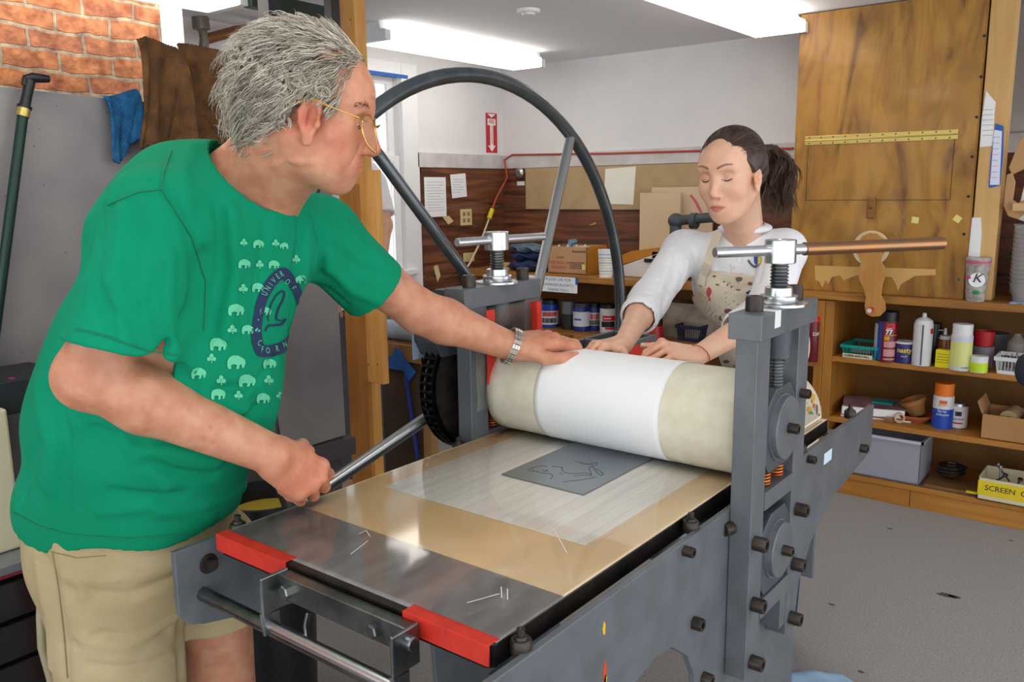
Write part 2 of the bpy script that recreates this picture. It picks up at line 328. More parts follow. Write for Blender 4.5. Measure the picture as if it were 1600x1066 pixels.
# uprights, crowns
LY, LX = .015, -.262   # the left frame sits slightly further in
for s in (1, -1):
    def X(a): return a if s > 0 else -(a)+.033
    yo = 0 if s > 0 else .018
    for y0, y1 in ((-.13, -.07), (.075, .133)):
        x0, x1 = sorted((X(.331), X(.371)))
        MB().box(x0, x1, y0+yo, y1+yo, .52, 1.162).build('upright', M_press, P, .0015)
    x0, x1 = sorted((X(.325), X(.385)))
    MB().box(x0, x1, -.152+yo, .130+yo, 1.162, 1.207).build('crown_block', M_press, P, .0015)
    x0, x1 = sorted((X(.333), X(.371)))
    for z0, z1 in ((.833, .868), (.617, .655)):
        MB().box(x0, x1+(.002 if s > 0 else 0), -.07+yo, .075+yo, z0, z1).build('cross_block', M_press, P, .001)
    sg = 1 if s > 0 else -1
    for (cz, r, nm) in ((.977, .060, 'upper'), (.735, .054, 'lower')):
        b = MB(); h = .078
        pl = [(-.068, cz-h+.02), (-.05, cz-h), (.052, cz-h), (.072, cz-h+.02), (.072, cz+h-.03), (.045, cz+h), (-.025, cz+h), (-.068, cz+h-.03)]
        b.prism([(p[0]+yo, p[1]) for p in pl], 0, x0+.001, x1-.001)
        bb = b.build('bearing_block', M_steel2 if 0 else M_pressd, P, .002)
        xo = X(.371)
        MB().lathe((xo-sg*.004, yo+.002, cz), (xo+sg, yo+.002, cz), [(0, 0), (0, r+.004), (.006, r+.004), (.006, r), (.016, r), (.018, r-.002), (.018, 0)], 48).build('bearing_cap', M_press, bb)
        capscrew((xo+sg*.013, yo+.002, cz), (sg, 0, 0), .010, .02, parent=bb)
    for yy, cz in ((-.03, 0), (.035, 0)):
        pts = []
        for i in range(90):
            q = i/89; pts.append((X(.352)+.012*math.cos(q*5.5*2*PI), yy+yo+.012*math.sin(q*5.5*2*PI), .868+.032*q))
        MB().tube(pts, .0022, 6).build('spring', M_spring, P)
    # adjusting screw
    cx, cy = X(.355), .0+yo
    b = MB(); prof = [(0, 0)]; z0 = 1.05; n = 0
    z = 1.05
    while z < 1.285:
        prof += [(z-1.05, .0138), (z-1.05+.0022, .0165), (z-1.05+.0036, .0165), (z-1.05+.0058, .0138)]; z += .0062
    prof += [(1.287-1.05, 0)]
    scr = b.lathe((cx, cy, 1.05), (cx, cy, 2), prof, 28).build('pressure_screw', M_steel2, P)
    MB().lathe((cx, cy, 1.110), (cx, cy, 2), [(0, 0), (0, .0265), (.052, .0265), (.052, 0)], 32).build('nut', M_pressd, scr)
    MB().lathe((cx, cy, 1.207), (cx, cy, 2), [(0, 0), (0, .052), (.004, .052), (.004, .0)], 48).build('dial_plate', M_steel, scr)
    MB().lathe((cx, cy, 1.2115), (cx, cy, 2), [(0, 0), (0, .033), (.003, .0345), (.012, .0345), (.0135, .033), (.0135, .026), (.0275, .025), (.029, .022), (.029, 0)], 48).build('collar', M_steel, scr)
    MB().lathe((cx, cy, 1.283), (cx, cy, 2), [(0, 0), (0, .0265), (.0015, .028), (.0415, .028), (.043, .0265), (.043, .012), (.040, .010), (.040, 0)], 48).build('handle_hub', M_steel, scr)
    hz = 1.307
    if s > 0:
        dr = (ony(1484, 379, .26)-Vector((cx, cy, hz))); 
        A_ = onz(1121, 394, hz); dr = (onz(1484, 379, hz)-A_).normalized(); dr.z = 0; dr.normalize()
        a = Vector((cx, cy, hz)); ha = MB()
        ha.lathe(a-dr*.138, a+dr, [(0, 0), (0, .0085), (.0015, .0098), (.21, .0098), (.21, 0)], 24)
        ha.build('handle_bar', M_steel, scr)
        MB().lathe(a+dr*.052, a+dr*2, [(0, .009), (0, .0122), (.325, .0122), (.326, .0105), (.32, .009)], 28).build('copper_sleeve', M_copper, scr)
        print('R bar', a-dr*.15, a+dr*.35)
    else:
        a = Vector((cx, cy, hz)); A_ = onz(697, 381, hz); B_ = onz(850, 370, hz); dr = (B_-A_).normalized()
        MB().lathe(a-dr*.125, a+dr, [(0, 0), (0, .0085), (.0015, .0098), (.285, .0098), (.2865, .0085), (.2865, 0)], 24).build('handle_bar', M_steel, scr)
    if s > 0: MB().box(.3855, .3862, -.095, -.068, 1.178, 1.2072).box(.345, .3862, -.095, -.072, 1.2072, 1.2078).build('tape_strip', mat('white_tape', 'e4e4e0', .6), P)
    # crown cap screws
    for yy in (-.105, .093): capscrew(((.352 if s > 0 else X(.352)), yy+yo, 1.207), (0, 0, 1), .0155, .027)
# screws on the outer face of the right frame
for y, z in ((-.132, .785), (.095, .782), (.092, .666), (-.129, .665), (.09, .549), (-.126, .548)): capscrew((.371, y+.022 if y < 0 else y+.01, z), (1, 0, 0), .0135, .024)
for y, z in ((.105, 1.022),): capscrew((.371, y-.005, z), (1, 0, 0), .0095, .018)
for y, z in ((-.266, .684), (-.309, .839-.008), (.288, .83), (.70, .75), (-.22, .557), (.16, .738)): capscrew((.330, y, z), (1, 0, 0), .0115 if z < .8 else .009, .018)
capscrew((.335, -.13, .812), (-.35, -1, 0), .0125, .02)
# stiffening blocks between the lower uprights, feet
MB().box(.331, .369, .075-.03, .075, .545, .617).build('spacer', M_press, P, .001)
MB().box(-.318, .318, -.05, .05, .18, .24).build('tie_bar', M_press, P, .002)
for yy in (-.79, .77): MB().cyl((-.318, yy, .755), (.318, yy, .755), .012).build('tie_rod', M_steel2, P)
MB().box(-.318, .318, .40, .412, .5, .62).build('tie_plate', M_press, P, .002)
# small label sticker on the far right rail
MB().box(.330, .3305, .40, .455, .785, .812).build('label_sticker', mat('sticker', 'cfe0ee', .6), P)
# rollers
MB().cyl((-.29, 0.01, .735), (.315, .01, .735), .090, n=48).build('lower_roller', M_steel2, P)
MB().cyl((-.285, 0.018, .964), (.31, .010, .964), .070, n=48).build('upper_roller', M_steel2, P)
MB().cyl((-.42, 0.018, .977), (-.28, .018, .977), .03).build('roller_shaft', M_steel2, P)
# bed
bed = MB(); bed.prism([(-.295, -.758), (-.285, -.768), (.285, -.768), (.295, -.758), (.295, .53), (-.295, .53)], 2, BZ-.034, BZ-.0005)
bedo = bed.build('press_bed', M_brown_metal, P, .002)
Mbedtop = mat('bed_steel_top', 'a6a4a5', .4, metal=.2, col2='928f90', scale=10, stretch=(4, 1, 1))
# underside channel
MB().box(-.25, .25, -.74, .5, BZ-.05, BZ-.0345).build('bed_stiffener', M_black, bedo)
MB().box(-.2945, .2945, -.757, .53, BZ-.0005, BZ+.0004).build('bed_surface', Mbedtop, bedo)
for (x0, x1) in ((-.297, -.112), (.142, .293)):
    MB().box(x0, x1, -.771, -.7685, .832, BZ+.0012).box(x0, x1, -.771, -.748, BZ+.0004, BZ+.0014).build('red_tape_strip', M_tape_red, bedo, .0005)
# guide bearings along both rails
for x, ys in ((.3105, (-.727, -.246, .29, .655)), (-.3145, (-.716, -.14, .3, .6))):
    for y in ys:
        if y == .29: z0 = .835
        MB().lathe((x, y, .838), (x, y, 2), [(0, 0), (0, .0135), (.003, .0145), (.017, .0145), (.020, .0125), (.020, .009), (.024, .008), (.024, .0055), (.034, .0055), (.034, .003), (.030, 0)], 24).build('guide_bearing', M_black, P)
MB().lathe((-.3305, -.775, .804), (1, -.775, .804), [(0, 0), (0, .019), (.012, .019), (.014, .014), (.014, .010), (.026, .010), (.026, 0)], 24).build('stop_roller', M_black, P)
# bed pull handle in front
hd = MB(); y0 = -.775
hd.box(-.10, .172, -.792, -.771, .815, .853)
pull = hd.build('handle_bracket', M_steel2, bedo, .0015)
for x in (-.104, .172):
    b = MB(); b.box(x, x+.006, -.825, -.775, .80, .858); b.box(x, x+.006, -.825, -.795, .765, .80); b.build('handle_arm', M_steel2, pull, .002)
MB().cyl((-.10, -.812, .778), (.175, -.812, .778), .0085).build('handle_grip', M_steel, pull)
for x in (-.078, .112): 
    MB().lathe((x, -.792, .834), (x, -2, .834), [(0, 0), (0, .011), (.010, .011), (.012, .009), (.012, 0)], 6, smooth=False).build('hex_bolt', M_steel2, pull)
MB().lathe((.178, -.80, .842), (1, -.80, .842), [(0, 0), (0, .010), (.012, .010), (.014, .008), (.014, 0)], 18).build('arm_bolt', M_steel2, pull)
b = MB(); b.tube([(-.05, -.78, .80), (-.045, -.79, .785), (-.03, -.80, .775)], .004, 8); b.tube([(.245, -.79, .80), (.235, -.80, .79), (.215, -.80, .785)], .004, 8)
b.build('hook', M_steel2, pull)
# sprocket, chain and handwheel on the left side
spr = MB().cyl((-.405, .018, .965), (-.385, .018, .965), .152, n=64).build('sprocket', M_black, P)
ch = MB(); NCH = 52
for row in (-.412, -.392):
    for i in range(NCH):
        q = 2*PI*i/NCH; q2 = 2*PI*(i+1)/NCH; R = .163
        c = Vector((row, .018+R*math.cos(q), .965+R*math.sin(q)))
        ch.cyl(c-Vector((.007, 0, 0)), c+Vector((.007, 0, 0)), .0062, n=10)
        c2 = Vector((row, .018+R*math.cos(q2), .965+R*math.sin(q2)))
        for e in ((-.0085,), (.0085,)):
            ch.beam(c+Vector((e[0], 0, 0)), c2+Vector((e[0], 0, 0)), .0022, .0125, 0, up=(1, 0, 0) if 0 else (c-Vector((row, .018, .965))))
ch.build('drive_chain', mat('chain_black', '1d1b1b', .28, metal=.8), P)
HW = Vector((-.52, .21, 1.003)); HR = .705
wh = MB().tube([(HW.x, HW.y+HR*math.cos(2*PI*i/96), HW.z+HR*math.sin(2*PI*i/96)) for i in range(96)], .0185, 14, closed=True).build('handwheel', M_rim, P)
hub = Vector((-.395, HW.y, HW.z))
MB().cyl(hub-Vector((.03, 0, 0)), hub+Vector((.03, 0, 0)), .045, n=32).build('wheel_hub', M_steel2, wh)
MB().cyl(hub-Vector((.02, 0, 0)), (-.30, hub.y, hub.z), .02, n=20).build('wheel_shaft', M_steel2, wh)
def spoke(px, py):
    p = onx(px, py, HW.x); q = math.atan2(p.z-HW.z, p.y-HW.y)
    e = Vector((HW.x, HW.y+HR*math.cos(q), HW.z+HR*math.sin(q)))
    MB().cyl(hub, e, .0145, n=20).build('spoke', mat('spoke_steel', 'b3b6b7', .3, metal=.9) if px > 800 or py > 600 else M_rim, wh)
    return q
q1 = spoke(583, 240); q2 = spoke(888, 222); q3 = spoke(515, 748); print('spoke angles', q1, q2, q3)
for q in (q3+2*PI*1/3+.25, -1.0):
    MB().cyl(hub, (HW.x, HW.y+HR*math.cos(q), HW.z+HR*math.sin(q)), .0145, n=20).build('spoke', M_rim, wh)
# gear housing piece beside the left crown
MB().box(-.40, -.352, -.115, .10, 1.15, 1.20).build('chain_guard', M_pressd, P, .002)
MB().prism([(-.135, 1.16), (.16, 1.16), (.18, 1.10), (.165, 1.045), (-.12, 1.045), (-.14, 1.08)], 0, -.445, -.375).build('guard_box', M_pressd, P, .002)
MB().box(-.4465, -.4455, -.145, -.055, 1.035, 1.15).build('tape_patch', mat('duct_tape', '8fa3b4', .5), P)
# clear guard sheets with red tape inside the left frame
Mclear = mat('clear_acrylic', 'f4f6f6', .05, trans=1, alpha=.25)
g = MB().box(-.283, -.281, -.11, .14, .93, 1.16).build('clear_guard', Mclear, P)
MB().box(-.2809, -.2801, -.075, -.045, .985, 1.155).build('guard_tape', M_tape_red, g)
MB().tube([(-.279, .11, 1.155), (-.278, .112, 1.10), (-.277, .10, 1.05)], [.013, .013, .013], 4).build('guard_tape', M_tape_red, g)
# grey steel rack with a red end on the far side of the wheel hub
b = MB()
yA, yB, xA, xB, zt, zb = .30, .62, -.37, -.235, 1.005, .93
for y in (yA, (yA+yB)/2, yB): b.box(xA, xB, y-.008, y+.008, zb, zt)
for x in (xA, xB): b.box(x-.006, x+.006, yA-.008, yB+.008, zb, zt)
rk = b.build('bracket_frame', M_press, P, .001); MB().box(xB+.006, xB+.0072, .47, .60, zb+.008, zt-.012).build('red_end_plate', M_tape_red, rk)

# ------------------------------------------------------------------ sheets on the bed
def slab(name, x0, x1, y0, y1, z, m, th=.0005, parent=None): return MB().box(x0, x1, y0, y1, z, z+th).build(name, m, parent)
z = BZ+.0004
Mnews = mat('yellowed_newsprint', 'f3debb', .8, col2='e8cd9f', scale=5, lo=.4, hi=.75)
tag(slab('newsprint_sheet', -.294, .294, -.606, .52, z, Mnews), 'yellowed newsprint sheet covering the press bed', 'paper')
Mreg = mat('registration_sheet', 'f8f6f2', .8, col2='efece6', scale=8, stretch=(6, .5, 1))
reg = tag(slab('registration_sheet', -.235, .225, -.447, .5, z+.0006, Mreg), 'white registration sheet with faint ruled pencil lines on the newsprint', 'paper')
gl = MB()
for i in range(18):
    x = -.225+.027*i; gl.box(x, x+.0006, -.44, .1, z+.00115, z+.0012)
gl.build('ruled_line', mat('pencil_line', 'c9c4bb', .8), reg)
# film with reflective surface lying over everything
m = bpy.data.materials.new('clear_film'); m.use_nodes = True; nt = m.node_tree; nt.nodes.clear(); N = nt.nodes; L = nt.links
ou = N.new('ShaderNodeOutputMaterial'); mx = N.new('ShaderNodeMixShader'); tr = N.new('ShaderNodeBsdfTransparent'); gs = N.new('ShaderNodeBsdfGlossy'); fr = N.new('ShaderNodeFresnel')
gs.inputs['Roughness'].default_value = .07; gs.inputs['Color'].default_value = (1, 1, 1, 1); tr.inputs[0].default_value = (.96, .96, .94, 1); fr.inputs[0].default_value = 1.55
L.new(fr.outputs[0], mx.inputs[0]); L.new(tr.outputs[0], mx.inputs[1]); L.new(gs.outputs[0], mx.inputs[2]); L.new(mx.outputs[0], ou.inputs[0])
Mfilm = m
film = MB().add([(-.29, -.75, z+.0016), (.292, -.75, z+.0016), (.292, .5, z+.0016), (-.29, .5, z+.0016)], [(0, 1, 2, 3)]).build('clear_film_sheet', Mfilm, recalc=False)
tag(film, 'clear glossy plastic film sheet laid over the papers on the bed', 'film')
sc = MB()
def scratch(pts, r=.0006):
    pts = [onz(*p, z+.0022) for p in pts]
    for a, c in zip(pts, pts[1:]): sc.beam(a, c, r*2, .0002)
for l in ([(548, 866), (575, 845)], [(865, 826), (886, 865)], [(783, 917), (784, 934)], [(793, 920), (793, 937)], [(560, 835), (572, 829), (578, 838)], [(730, 942), (780, 928)]): scratch(l)
o_ = sc.build('scratch', mat('white_scratch', 'f2f2ee', .7), film); o_['kind'] = 'stuff'
# etched plate
pz = z+.0019
pl = thing('etching_plate', 'grey metal etching plate with a scribed line drawing, lying on the bed', 'printing plate', (.005, -.13, pz))
MB().box(-.093, .102, -.262, .02, pz, pz+.0022).build('plate', mat('zinc_plate', 'a4abb0', .32, metal=.9, col2='959ca2', scale=5), pl, .0004)
ln = MB(); zc = pz+.0024
def sketch(L_, r=.0011):
    q = [onz(740+p[0]/5, 660+p[1]/5, zc) for p in L_]
    for a, c in zip(q, q[1:]):
        if (a-c).length > 1e-5: ln.beam(a, c, r, .0002)
for L_ in ([(790, 308), (840, 312), (900, 325), (960, 312), (972, 320), (955, 335), (925, 345), (900, 350), (910, 375), (922, 410)], [(830, 318), (880, 332), (935, 328)], [(925, 348), (960, 368), (1000, 390), (1015, 405), (1000, 418), (970, 400), (940, 365)],
           [(690, 350), (690, 375), (715, 395), (780, 402), (860, 395), (900, 400), (922, 412)], [(430, 370), (460, 355), (500, 345), (540, 340), (575, 345)], [(420, 375), (440, 382), (470, 378), (455, 360)], [(610, 350), (640, 342), (680, 352), (700, 362)],
           [(465, 378), (520, 392), (560, 400), (600, 402), (618, 418), (612, 430), (600, 438), (605, 445)], [(530, 375), (560, 385), (580, 378), (560, 372)], [(700, 465), (800, 455), (900, 440), (960, 428)], [(780, 422), (870, 412), (930, 418)], [(670, 395), (700, 410)]):
    sketch(L_)
ln.build('line_drawing', mat('etched_line', '24262b', .7), pl)
# felt blankets wrapped over the roller
def drum(name, x0, x1, R, th, y0, zc_, a0, a1, m, x1s=None, tail=.0, wav=0):
    n = 64; vs = []; fs = []; nx = 24
    prof = []
    for i in range(n+1):
        a = a0+(a1-a0)*i/n; prof.append((y0-R*math.cos(a), zc_+R*math.sin(a), -math.cos(a), math.sin(a)))
    if tail:
        y_, z_, _, _ = prof[-1]; ta = a1; dy, dz = math.sin(ta), math.cos(ta)
        for i in range(1, 9):
            s_ = tail*i/8; prof.append((y_+dy*s_, z_+dz*s_-1.2*s_*s_, -math.cos(ta), math.sin(ta)))
    for j in range(nx+1):
        x = x0+(x1-x0)*j/nx
        for k, (y, zz, ny, nz) in enumerate(prof):
            w_ = wav*math.sin(j*1.3+k*.15)*math.sin(k*.09)
            vs.append((x, y+ny*w_, zz+nz*w_))
    P_ = len(prof)
    for j in range(nx):
        for k in range(P_-1): fs.append((j*P_+k, (j+1)*P_+k, (j+1)*P_+k+1, j*P_+k+1))
    me = bpy.data.meshes.new(name); me.from_pydata(vs, [], fs); me.materials.append(m)
    for p in me.polygons: p.use_smooth = True
    o = bpy.data.objects.new(name, me); COL.objects.link(o)
    md = o.modifiers.new('s', 'SOLIDIFY'); md.thickness = th; md.offset = 1
    return o
FY, FZ, FR = .03, .9655, .0965
o = drum('felt_blanket', -.287, .312, FR, .006, FY, FZ, -1.45, 1.75, M_felt, tail=.10, wav=.0006)
tag(o, 'cream felt blanket wrapped up and over the press roller', 'blanket')
o = drum('printing_paper', -.152, .152, FR+.0065, .0008, FY, FZ, -1.40, 1.72, M_paper, tail=.07)
tag(o, 'white printing paper curved over the cream felt blanket on the roller', 'paper')
slab('felt_tail', -.27, .28, .04, .52, z+.0018, M_felt, .006); tag(bpy.data.objects['felt_tail'], 'far end of the cream felt lying flat on the bed beyond the right frame post', 'blanket')
# ================================================================== BENCH AND SHELVES ALONG THE BACK WALL
Wsh = wood('shelf_wood', 'c08535', 'a96d26', 0, .5, 2.0, knots=False); Wshv = wood('shelf_wood_v', 'c08535', 'a66a27', 2, .5, 2.0, knots=False)
Wback = mat('hardboard_back', '8a5f2a', .7, col2='7a5222', scale=8)
YF = 2.39
T1, S1, S2, S0 = .945, .650, .365, .105     # heights: worktop, upper shelf, middle shelf, bottom shelf
bn = thing('shelf_unit', 'orange-brown open wooden shelf unit full of cans and boxes, right of the press', 'shelves', (.3, 2.6, 0))
MB().box(-.27, 1.6, 2.80, 2.83, .02, .905).build('back_panel', Wback, bn)
for x in (-.31, .98): MB().box(x, x+.04, YF, 2.80, 0, .905).build('upright', Wshv, bn, .002)
for z in (S1, S2, S0): MB().box(-.27, 1.6, YF, 2.80, z-.024, z).build('shelf', Wsh, bn, .002)
MB().box(-.27, .10, YF+.01, YF+.03, 0, S0-.024).box(.103, 1.6, YF+.01, YF+.03, 0, S0-.024).build('plinth', Wsh, bn, .001)
bl = thing('shelf_unit', 'orange-brown open shelf unit with ink jars, left of the woman', 'shelves', (-1.4, 2.6, 0))
MB().box(-2.5, -.33, 2.80, 2.825, .02, .905).build('back_panel', Wback, bl)
for x in (-2.5, -1.33, -.352): MB().box(x, x+.04, YF, 2.80, 0, .905).build('upright', Wshv, bl, .002)
for z in (.615, .34, .1):
    MB().box(-2.46, -1.33, YF, 2.80, z-.024, z).build('shelf', Wsh, bl, .002); MB().box(-1.29, -.352, YF, 2.80, z-.024, z).build('shelf', Wsh, bl, .002)
wt = MB().box(-2.52, 1.6, YF-.03, YB-.025, .912, T1).build('worktop', wood('worktop_wood', 'bd8338', '8d5d26', 0, .5, 2.4), None, .003)
tag(wt, 'long worn wooden worktop running along the back wall', 'worktop')
BACKG = {}
def basex(pxL, pxR, pyB, z, fr=.75):
    c = onz((pxL+pxR)/2, pyB, z); dep = (Vector(c)-Vector(CC)).dot(Vector(CF)); r = (pxR-pxL)/2*dep/FPX
    fw = Vector((CF[0], CF[1], 0)).normalized(); return c+fw*r*fr, r, dep
def hgt(px, pyT, c):  # height of a point seen at pyT above c, same distance
    d = ray(px, pyT); t = ((c.x-CC[0])*CF[0]+(c.y-CC[1])*CF[1])/(d[0]*CF[0]+d[1]*CF[1]); return CC[2]+d[2]*t
def can(name, label, cat, pxL, pxR, pyT, pyB, z, body, prof=None, group=None, lid=None, lidfrac=0, lidr=1.0, bands=(), ymax=9):
    c, r, dep = basex(pxL, pxR, pyB, z)
    if c.y > ymax: d_ = ray((pxL+pxR)/2, pyB); c = Vector((CC[0]+d_[0]*(ymax-CC[1])/d_[1], ymax, z))
    h = hgt((pxL+pxR)/2, pyT, c)-z
    t = thing(name, label, cat, (c.x, c.y, z), group)
    hb = h*(1-lidfrac)
    MB().lathe((c.x, c.y, z), (c.x, c.y, 9), prof and [(a*h, q*r) for a, q in prof] or [(0, 0), (0, r*.96), (.002, r), (hb-.002, r), (hb, r*.97), (hb, 0)], 28).build('body', body, t)
    if lid: MB().lathe((c.x, c.y, z+hb), (c.x, c.y, 9), [(0, 0), (0, r*lidr), (h-hb-.002, r*lidr), (h-hb, r*lidr*.95), (h-hb, 0)], 28).build('cap' if lidfrac > .2 else 'lid', lid, t)
    for (a, b_, m_, q0, q1) in bands:
        fwc = Vector((CC[0]-c.x, CC[1]-c.y, 0)); base = math.atan2(fwc.y, fwc.x)
        mb = MB(); K = 14; vs = []; fs = []
        for i in range(K+1):
            q = base+math.radians(q0+(q1-q0)*i/K)
            for zz in (a, b_): vs.append((c.x+math.cos(q)*(r+.0006), c.y+math.sin(q)*(r+.0006), z+zz*h))
        for i in range(K): fs.append((2*i, 2*i+2, 2*i+3, 2*i+1))
        mb.add(vs, fs); mb.build('label_band', m_, t)
    return t, c, r, h
def cantext(t, c, r, z, s, size, m, ang=0, name='lettering', bold=0):
    fwc = Vector((CC[0]-c.x, CC[1]-c.y, 0)).normalized(); q = math.atan2(fwc.y, fwc.x)+math.radians(ang); n = Vector((math.cos(q), math.sin(q), 0)); x = Vector((-n.y, n.x, 0))
    cu = text(name, s, (0, 0, 0), size, m, (1, 0, 0), (0, 1, 0), ext=.0003, bold=bold)
    me = cu.data
    for v in me.vertices:
        a = v.co.x/r; R_ = r+.001+v.co.z; d = n*math.cos(a)+x*math.sin(a); v.co = Vector((c.x, c.y, z+v.co.y))+d*R_
    cu.parent = t; bpy.context.view_layer.update(); cu.matrix_parent_inverse = t.matrix_world.inverted(); return cu
Mwhi = mat('can_white', 'dedfe0', .4); Mblk = mat('cap_black', '141416', .4); Mora = mat('cap_orange', 'ee7a1e', .5); Mdred = mat('can_maroon', '6e1220', .35); Mred2 = mat('label_red', 'cc1f26', .4)
Mblu = mat('can_blue', '1d4fb8', .35); Myl = mat('can_yellow', 'e6d416', .4); Mpky = mat('can_pale_yellow', 'd9dc86', .45); Mnavy = mat('jar_navy', '22307f', .3); Mpurp = mat('tub_purple', '2c2468', .4); Mlime = mat('lime_label', 'c4e021', .45)
Mtin = mat('tin', 'b9bbbd', .3, metal=1); Mterra = mat('terracotta', 'b5643f', .8, col2='9a4f33', scale=30); Mteal = mat('teal_plastic', '0f9288', .4); Mcard = mat('cardboard', 'b98a59', .85, col2='ab7c4c', scale=5)
Mcream = mat('cream_card', 'd9cfae', .8); Mpink = mat('label_pink', 'c98d90', .5); Mgold = mat('label_gold', 'd79a22', .5); Mlav = mat('pale_label', 'c8cbe4', .5)
# ---- upper shelf, right bay
def slat_basket(name, label, pxL, pxR, pyT, pyB, z, m, d, inner, flare=.012, n=11, tagm=None, px2=None):
    a = onz(pxL, pyB, z); b = onz(pxR, pyB, z); a.y = max(a.y, YF+.012); x0, x1, y0 = a.x, b.x, a.y; y1 = y0+d
    h = hgt(pxL, pyT, Vector((x0, y0, z)))-z
    t = thing(name, label, 'basket', ((x0+x1)/2, (y0+y1)/2, z))
    mb = MB(); mb.box(x0, x1, y0, y1, z, z+.004)
    for (ax, ay, bx, by) in ((x0, y0, x1, y0), (x0, y1, x1, y1), (x0, y0, x0, y1), (x1, y0, x1, y1)):
        L_ = math.hypot(bx-ax, by-ay); k = max(4, int(L_/.012)); ox = flare*(1 if ax == bx and ax == x1 else -1 if ax == bx else 0); oy = flare*(1 if ay == by and ay == y1 else -1 if ay == by else 0)
        for i in range(k+1):
            q = i/k; px, py = ax+(bx-ax)*q, ay+(by-ay)*q
            mb.beam((px, py, z+.002), (px+ox, py+oy, z+h), .0045, .002, up=(1, 0, 0) if ax != bx else (0, 1, 0))
    mb.box(x0-flare-.003, x1+flare+.003, y0-flare-.003, y0-flare+.003, z+h*.78, z+h); mb.box(x0-flare-.003, x1+flare+.003, y1+flare-.003, y1+flare+.003, z+h*.78, z+h)
    mb.box(x0-flare-.003, x0-flare+.003, y0-flare, y1+flare, z+h*.78, z+h); mb.box(x1+flare-.003, x1+flare+.003, y0-flare, y1+flare, z+h*.78, z+h)
    mb.box(x0, x1, y0-.004, y0, z, z+h*.2)
    mb.build('basket_body', m, t)
    return t, (x0, x1, y0, y1, z, h)
tb, g = slat_basket('plastic_basket', 'teal slatted plastic basket with a handwritten label, left end of the upper shelf', 1303, 1362, 538, 566, S1, Mteal, .17, None)
MB().box(g[0]-.004, g[1]-.01, g[2]-.012, g[2]-.009, S1+.001, S1+.020).build('paper_label', Mcream, tb)
text('lettering', 'RUBBER BAND BALL', ((g[0]+g[1])/2-.008, g[2]-.013, S1+.011), .012, M_ink, (1, 0, 0), (0, 0, 1), tb)
tag(MB().box(g[0]+.02, g[1]-.03, g[2]+.03, g[2]+.09, S1+.02, S1+.04).build('cloth_bundle', mat('grey_cloth', '8a8783', .9)), 'grey folded cloth lying in the teal basket', 'cloth')
can('glue_bottle', 'white bottle half hidden behind the maroon spray can', 'bottle', 1368, 1388, 505, 560, S1, Mwhi)
t, c, r, h = can('spray_can', 'maroon spray adhesive can with black cap and a big white 77', 'spray can', 1375, 1404, 486, 566, S1, Mdred, lid=Mblk, lidfrac=.19, bands=[(.04, .80, Mblu, -88, -38), (.66, .77, Mred2, -10, 40), (.30, .42, Mpink, -20, 50), (.12, .26, Mpink, -20, 50), (.44, .52, Mgold, -20, 10), (.535, .55, Mgold, -20, 55), (.05, .08, Mpink, -20, 50)])
cantext(t, c, r, S1+h*.60, '77', .028, mat('letter_white', 'f4f4f4', .5), 5, bold=.0008); cantext(t, c, r, S1+h*.68, 'Super', .010, MATS['letter_white'], 5); cantext(t, c, r, S1+h*.715, '3M', .014, mat('letter_dark', '300810', .5), 14)
Mlw = MATS['letter_white']
t, c, r, h = can('paint_tub', 'dark purple tub lettered in yellow between two spray cans', 'tub', 1402, 1432, 533, 568, S1, Mpurp, lid=Mwhi, lidfrac=.08, lidr=1.03)
cantext(t, c, r, S1+h*.62, 'nasty', .030, mat('letter_yellow', 'e8d23a', .5), 0, bold=.0006); cantext(t, c, r, S1+h*.33, 'STUFF', .009, Mlw)
can('spray_can', 'dark spray can standing behind the white aerosol', 'spray can', 1451, 1470, 505, 567, S1+0.0, Mblk)
t, c, r, h = can('spray_can', 'white aerosol can with silver dome top and a dark stripe', 'spray can', 1430, 1458, 489, 572, S1, Mwhi, prof=[(0, 0), (0, .98), (.01, 1), (.80, 1), (.81, .95), (.86, .88), (.90, .55), (.915, .3), (.93, .22), (.985, .22), (1, .15), (1, 0)],
    bands=[(.02, .79, mat('stripe_grey', '555a60', .5), -8, 2), (.62, .72, Mred2, 45, 70)])
t, c, r, h = can('glue_bottle', 'small amber squeeze bottle with white nozzle cap and loop', 'bottle', 1467, 1487, 513, 570, S1, mat('amber', '8d4a1c', .3), prof=[(0, 0), (0, 1), (.62, 1), (.70, .85), (.70, .62), (.80, .62), (.81, .3), (.97, .16), (.97, 0)])
MB().lathe((c.x, c.y, S1+h*.68), (c.x, c.y, 9), [(0, 0), (0, r*.8), (h*.12, r*.8), (h*.125, r*.3), (h*.32, r*.18), (h*.32, 0)]).tube([(c.x-r*.5, c.y, S1+h*.7), (c.x-r*1.3, c.y, S1+h*.74), (c.x-r*1.5, c.y, S1+h*.84), (c.x-r*1.0, c.y, S1+h*.93), (c.x-r*.1, c.y, S1+h*.94)], .0018, 8).build('nozzle_cap', Mwhi, t)
a = onz(1460, 574, S1); b = onz(1483, 577, S1); h = hgt(1470, 546, a)-S1
t = thing('metal_tin', 'small square yellow tin in front of the amber bottle', 'tin', ((a.x+b.x)/2, a.y+.02, S1))
MB().box(a.x, b.x, a.y, a.y+.035, S1, S1+h).build('body', Myl, t, .003)
for k in range(4): MB().box(a.x+.006, b.x-.008, a.y-.0006, a.y, S1+h*(.3+.15*k), S1+h*(.3+.15*k)+.0015).build('print_line', M_ink, t)
t, c, r, h = can('spray_can', 'tall pale yellow spray can with white cap, right of the amber bottle', 'spray can', 1490, 1521, 506, 580, S1, mat('can_pale', 'cdd2c2', .45), lid=Mwhi, lidfrac=.24, lidr=.93, bands=[(.12, .63, Mpky, -80, 80), (.64, .72, Mlav, -80, 80)])
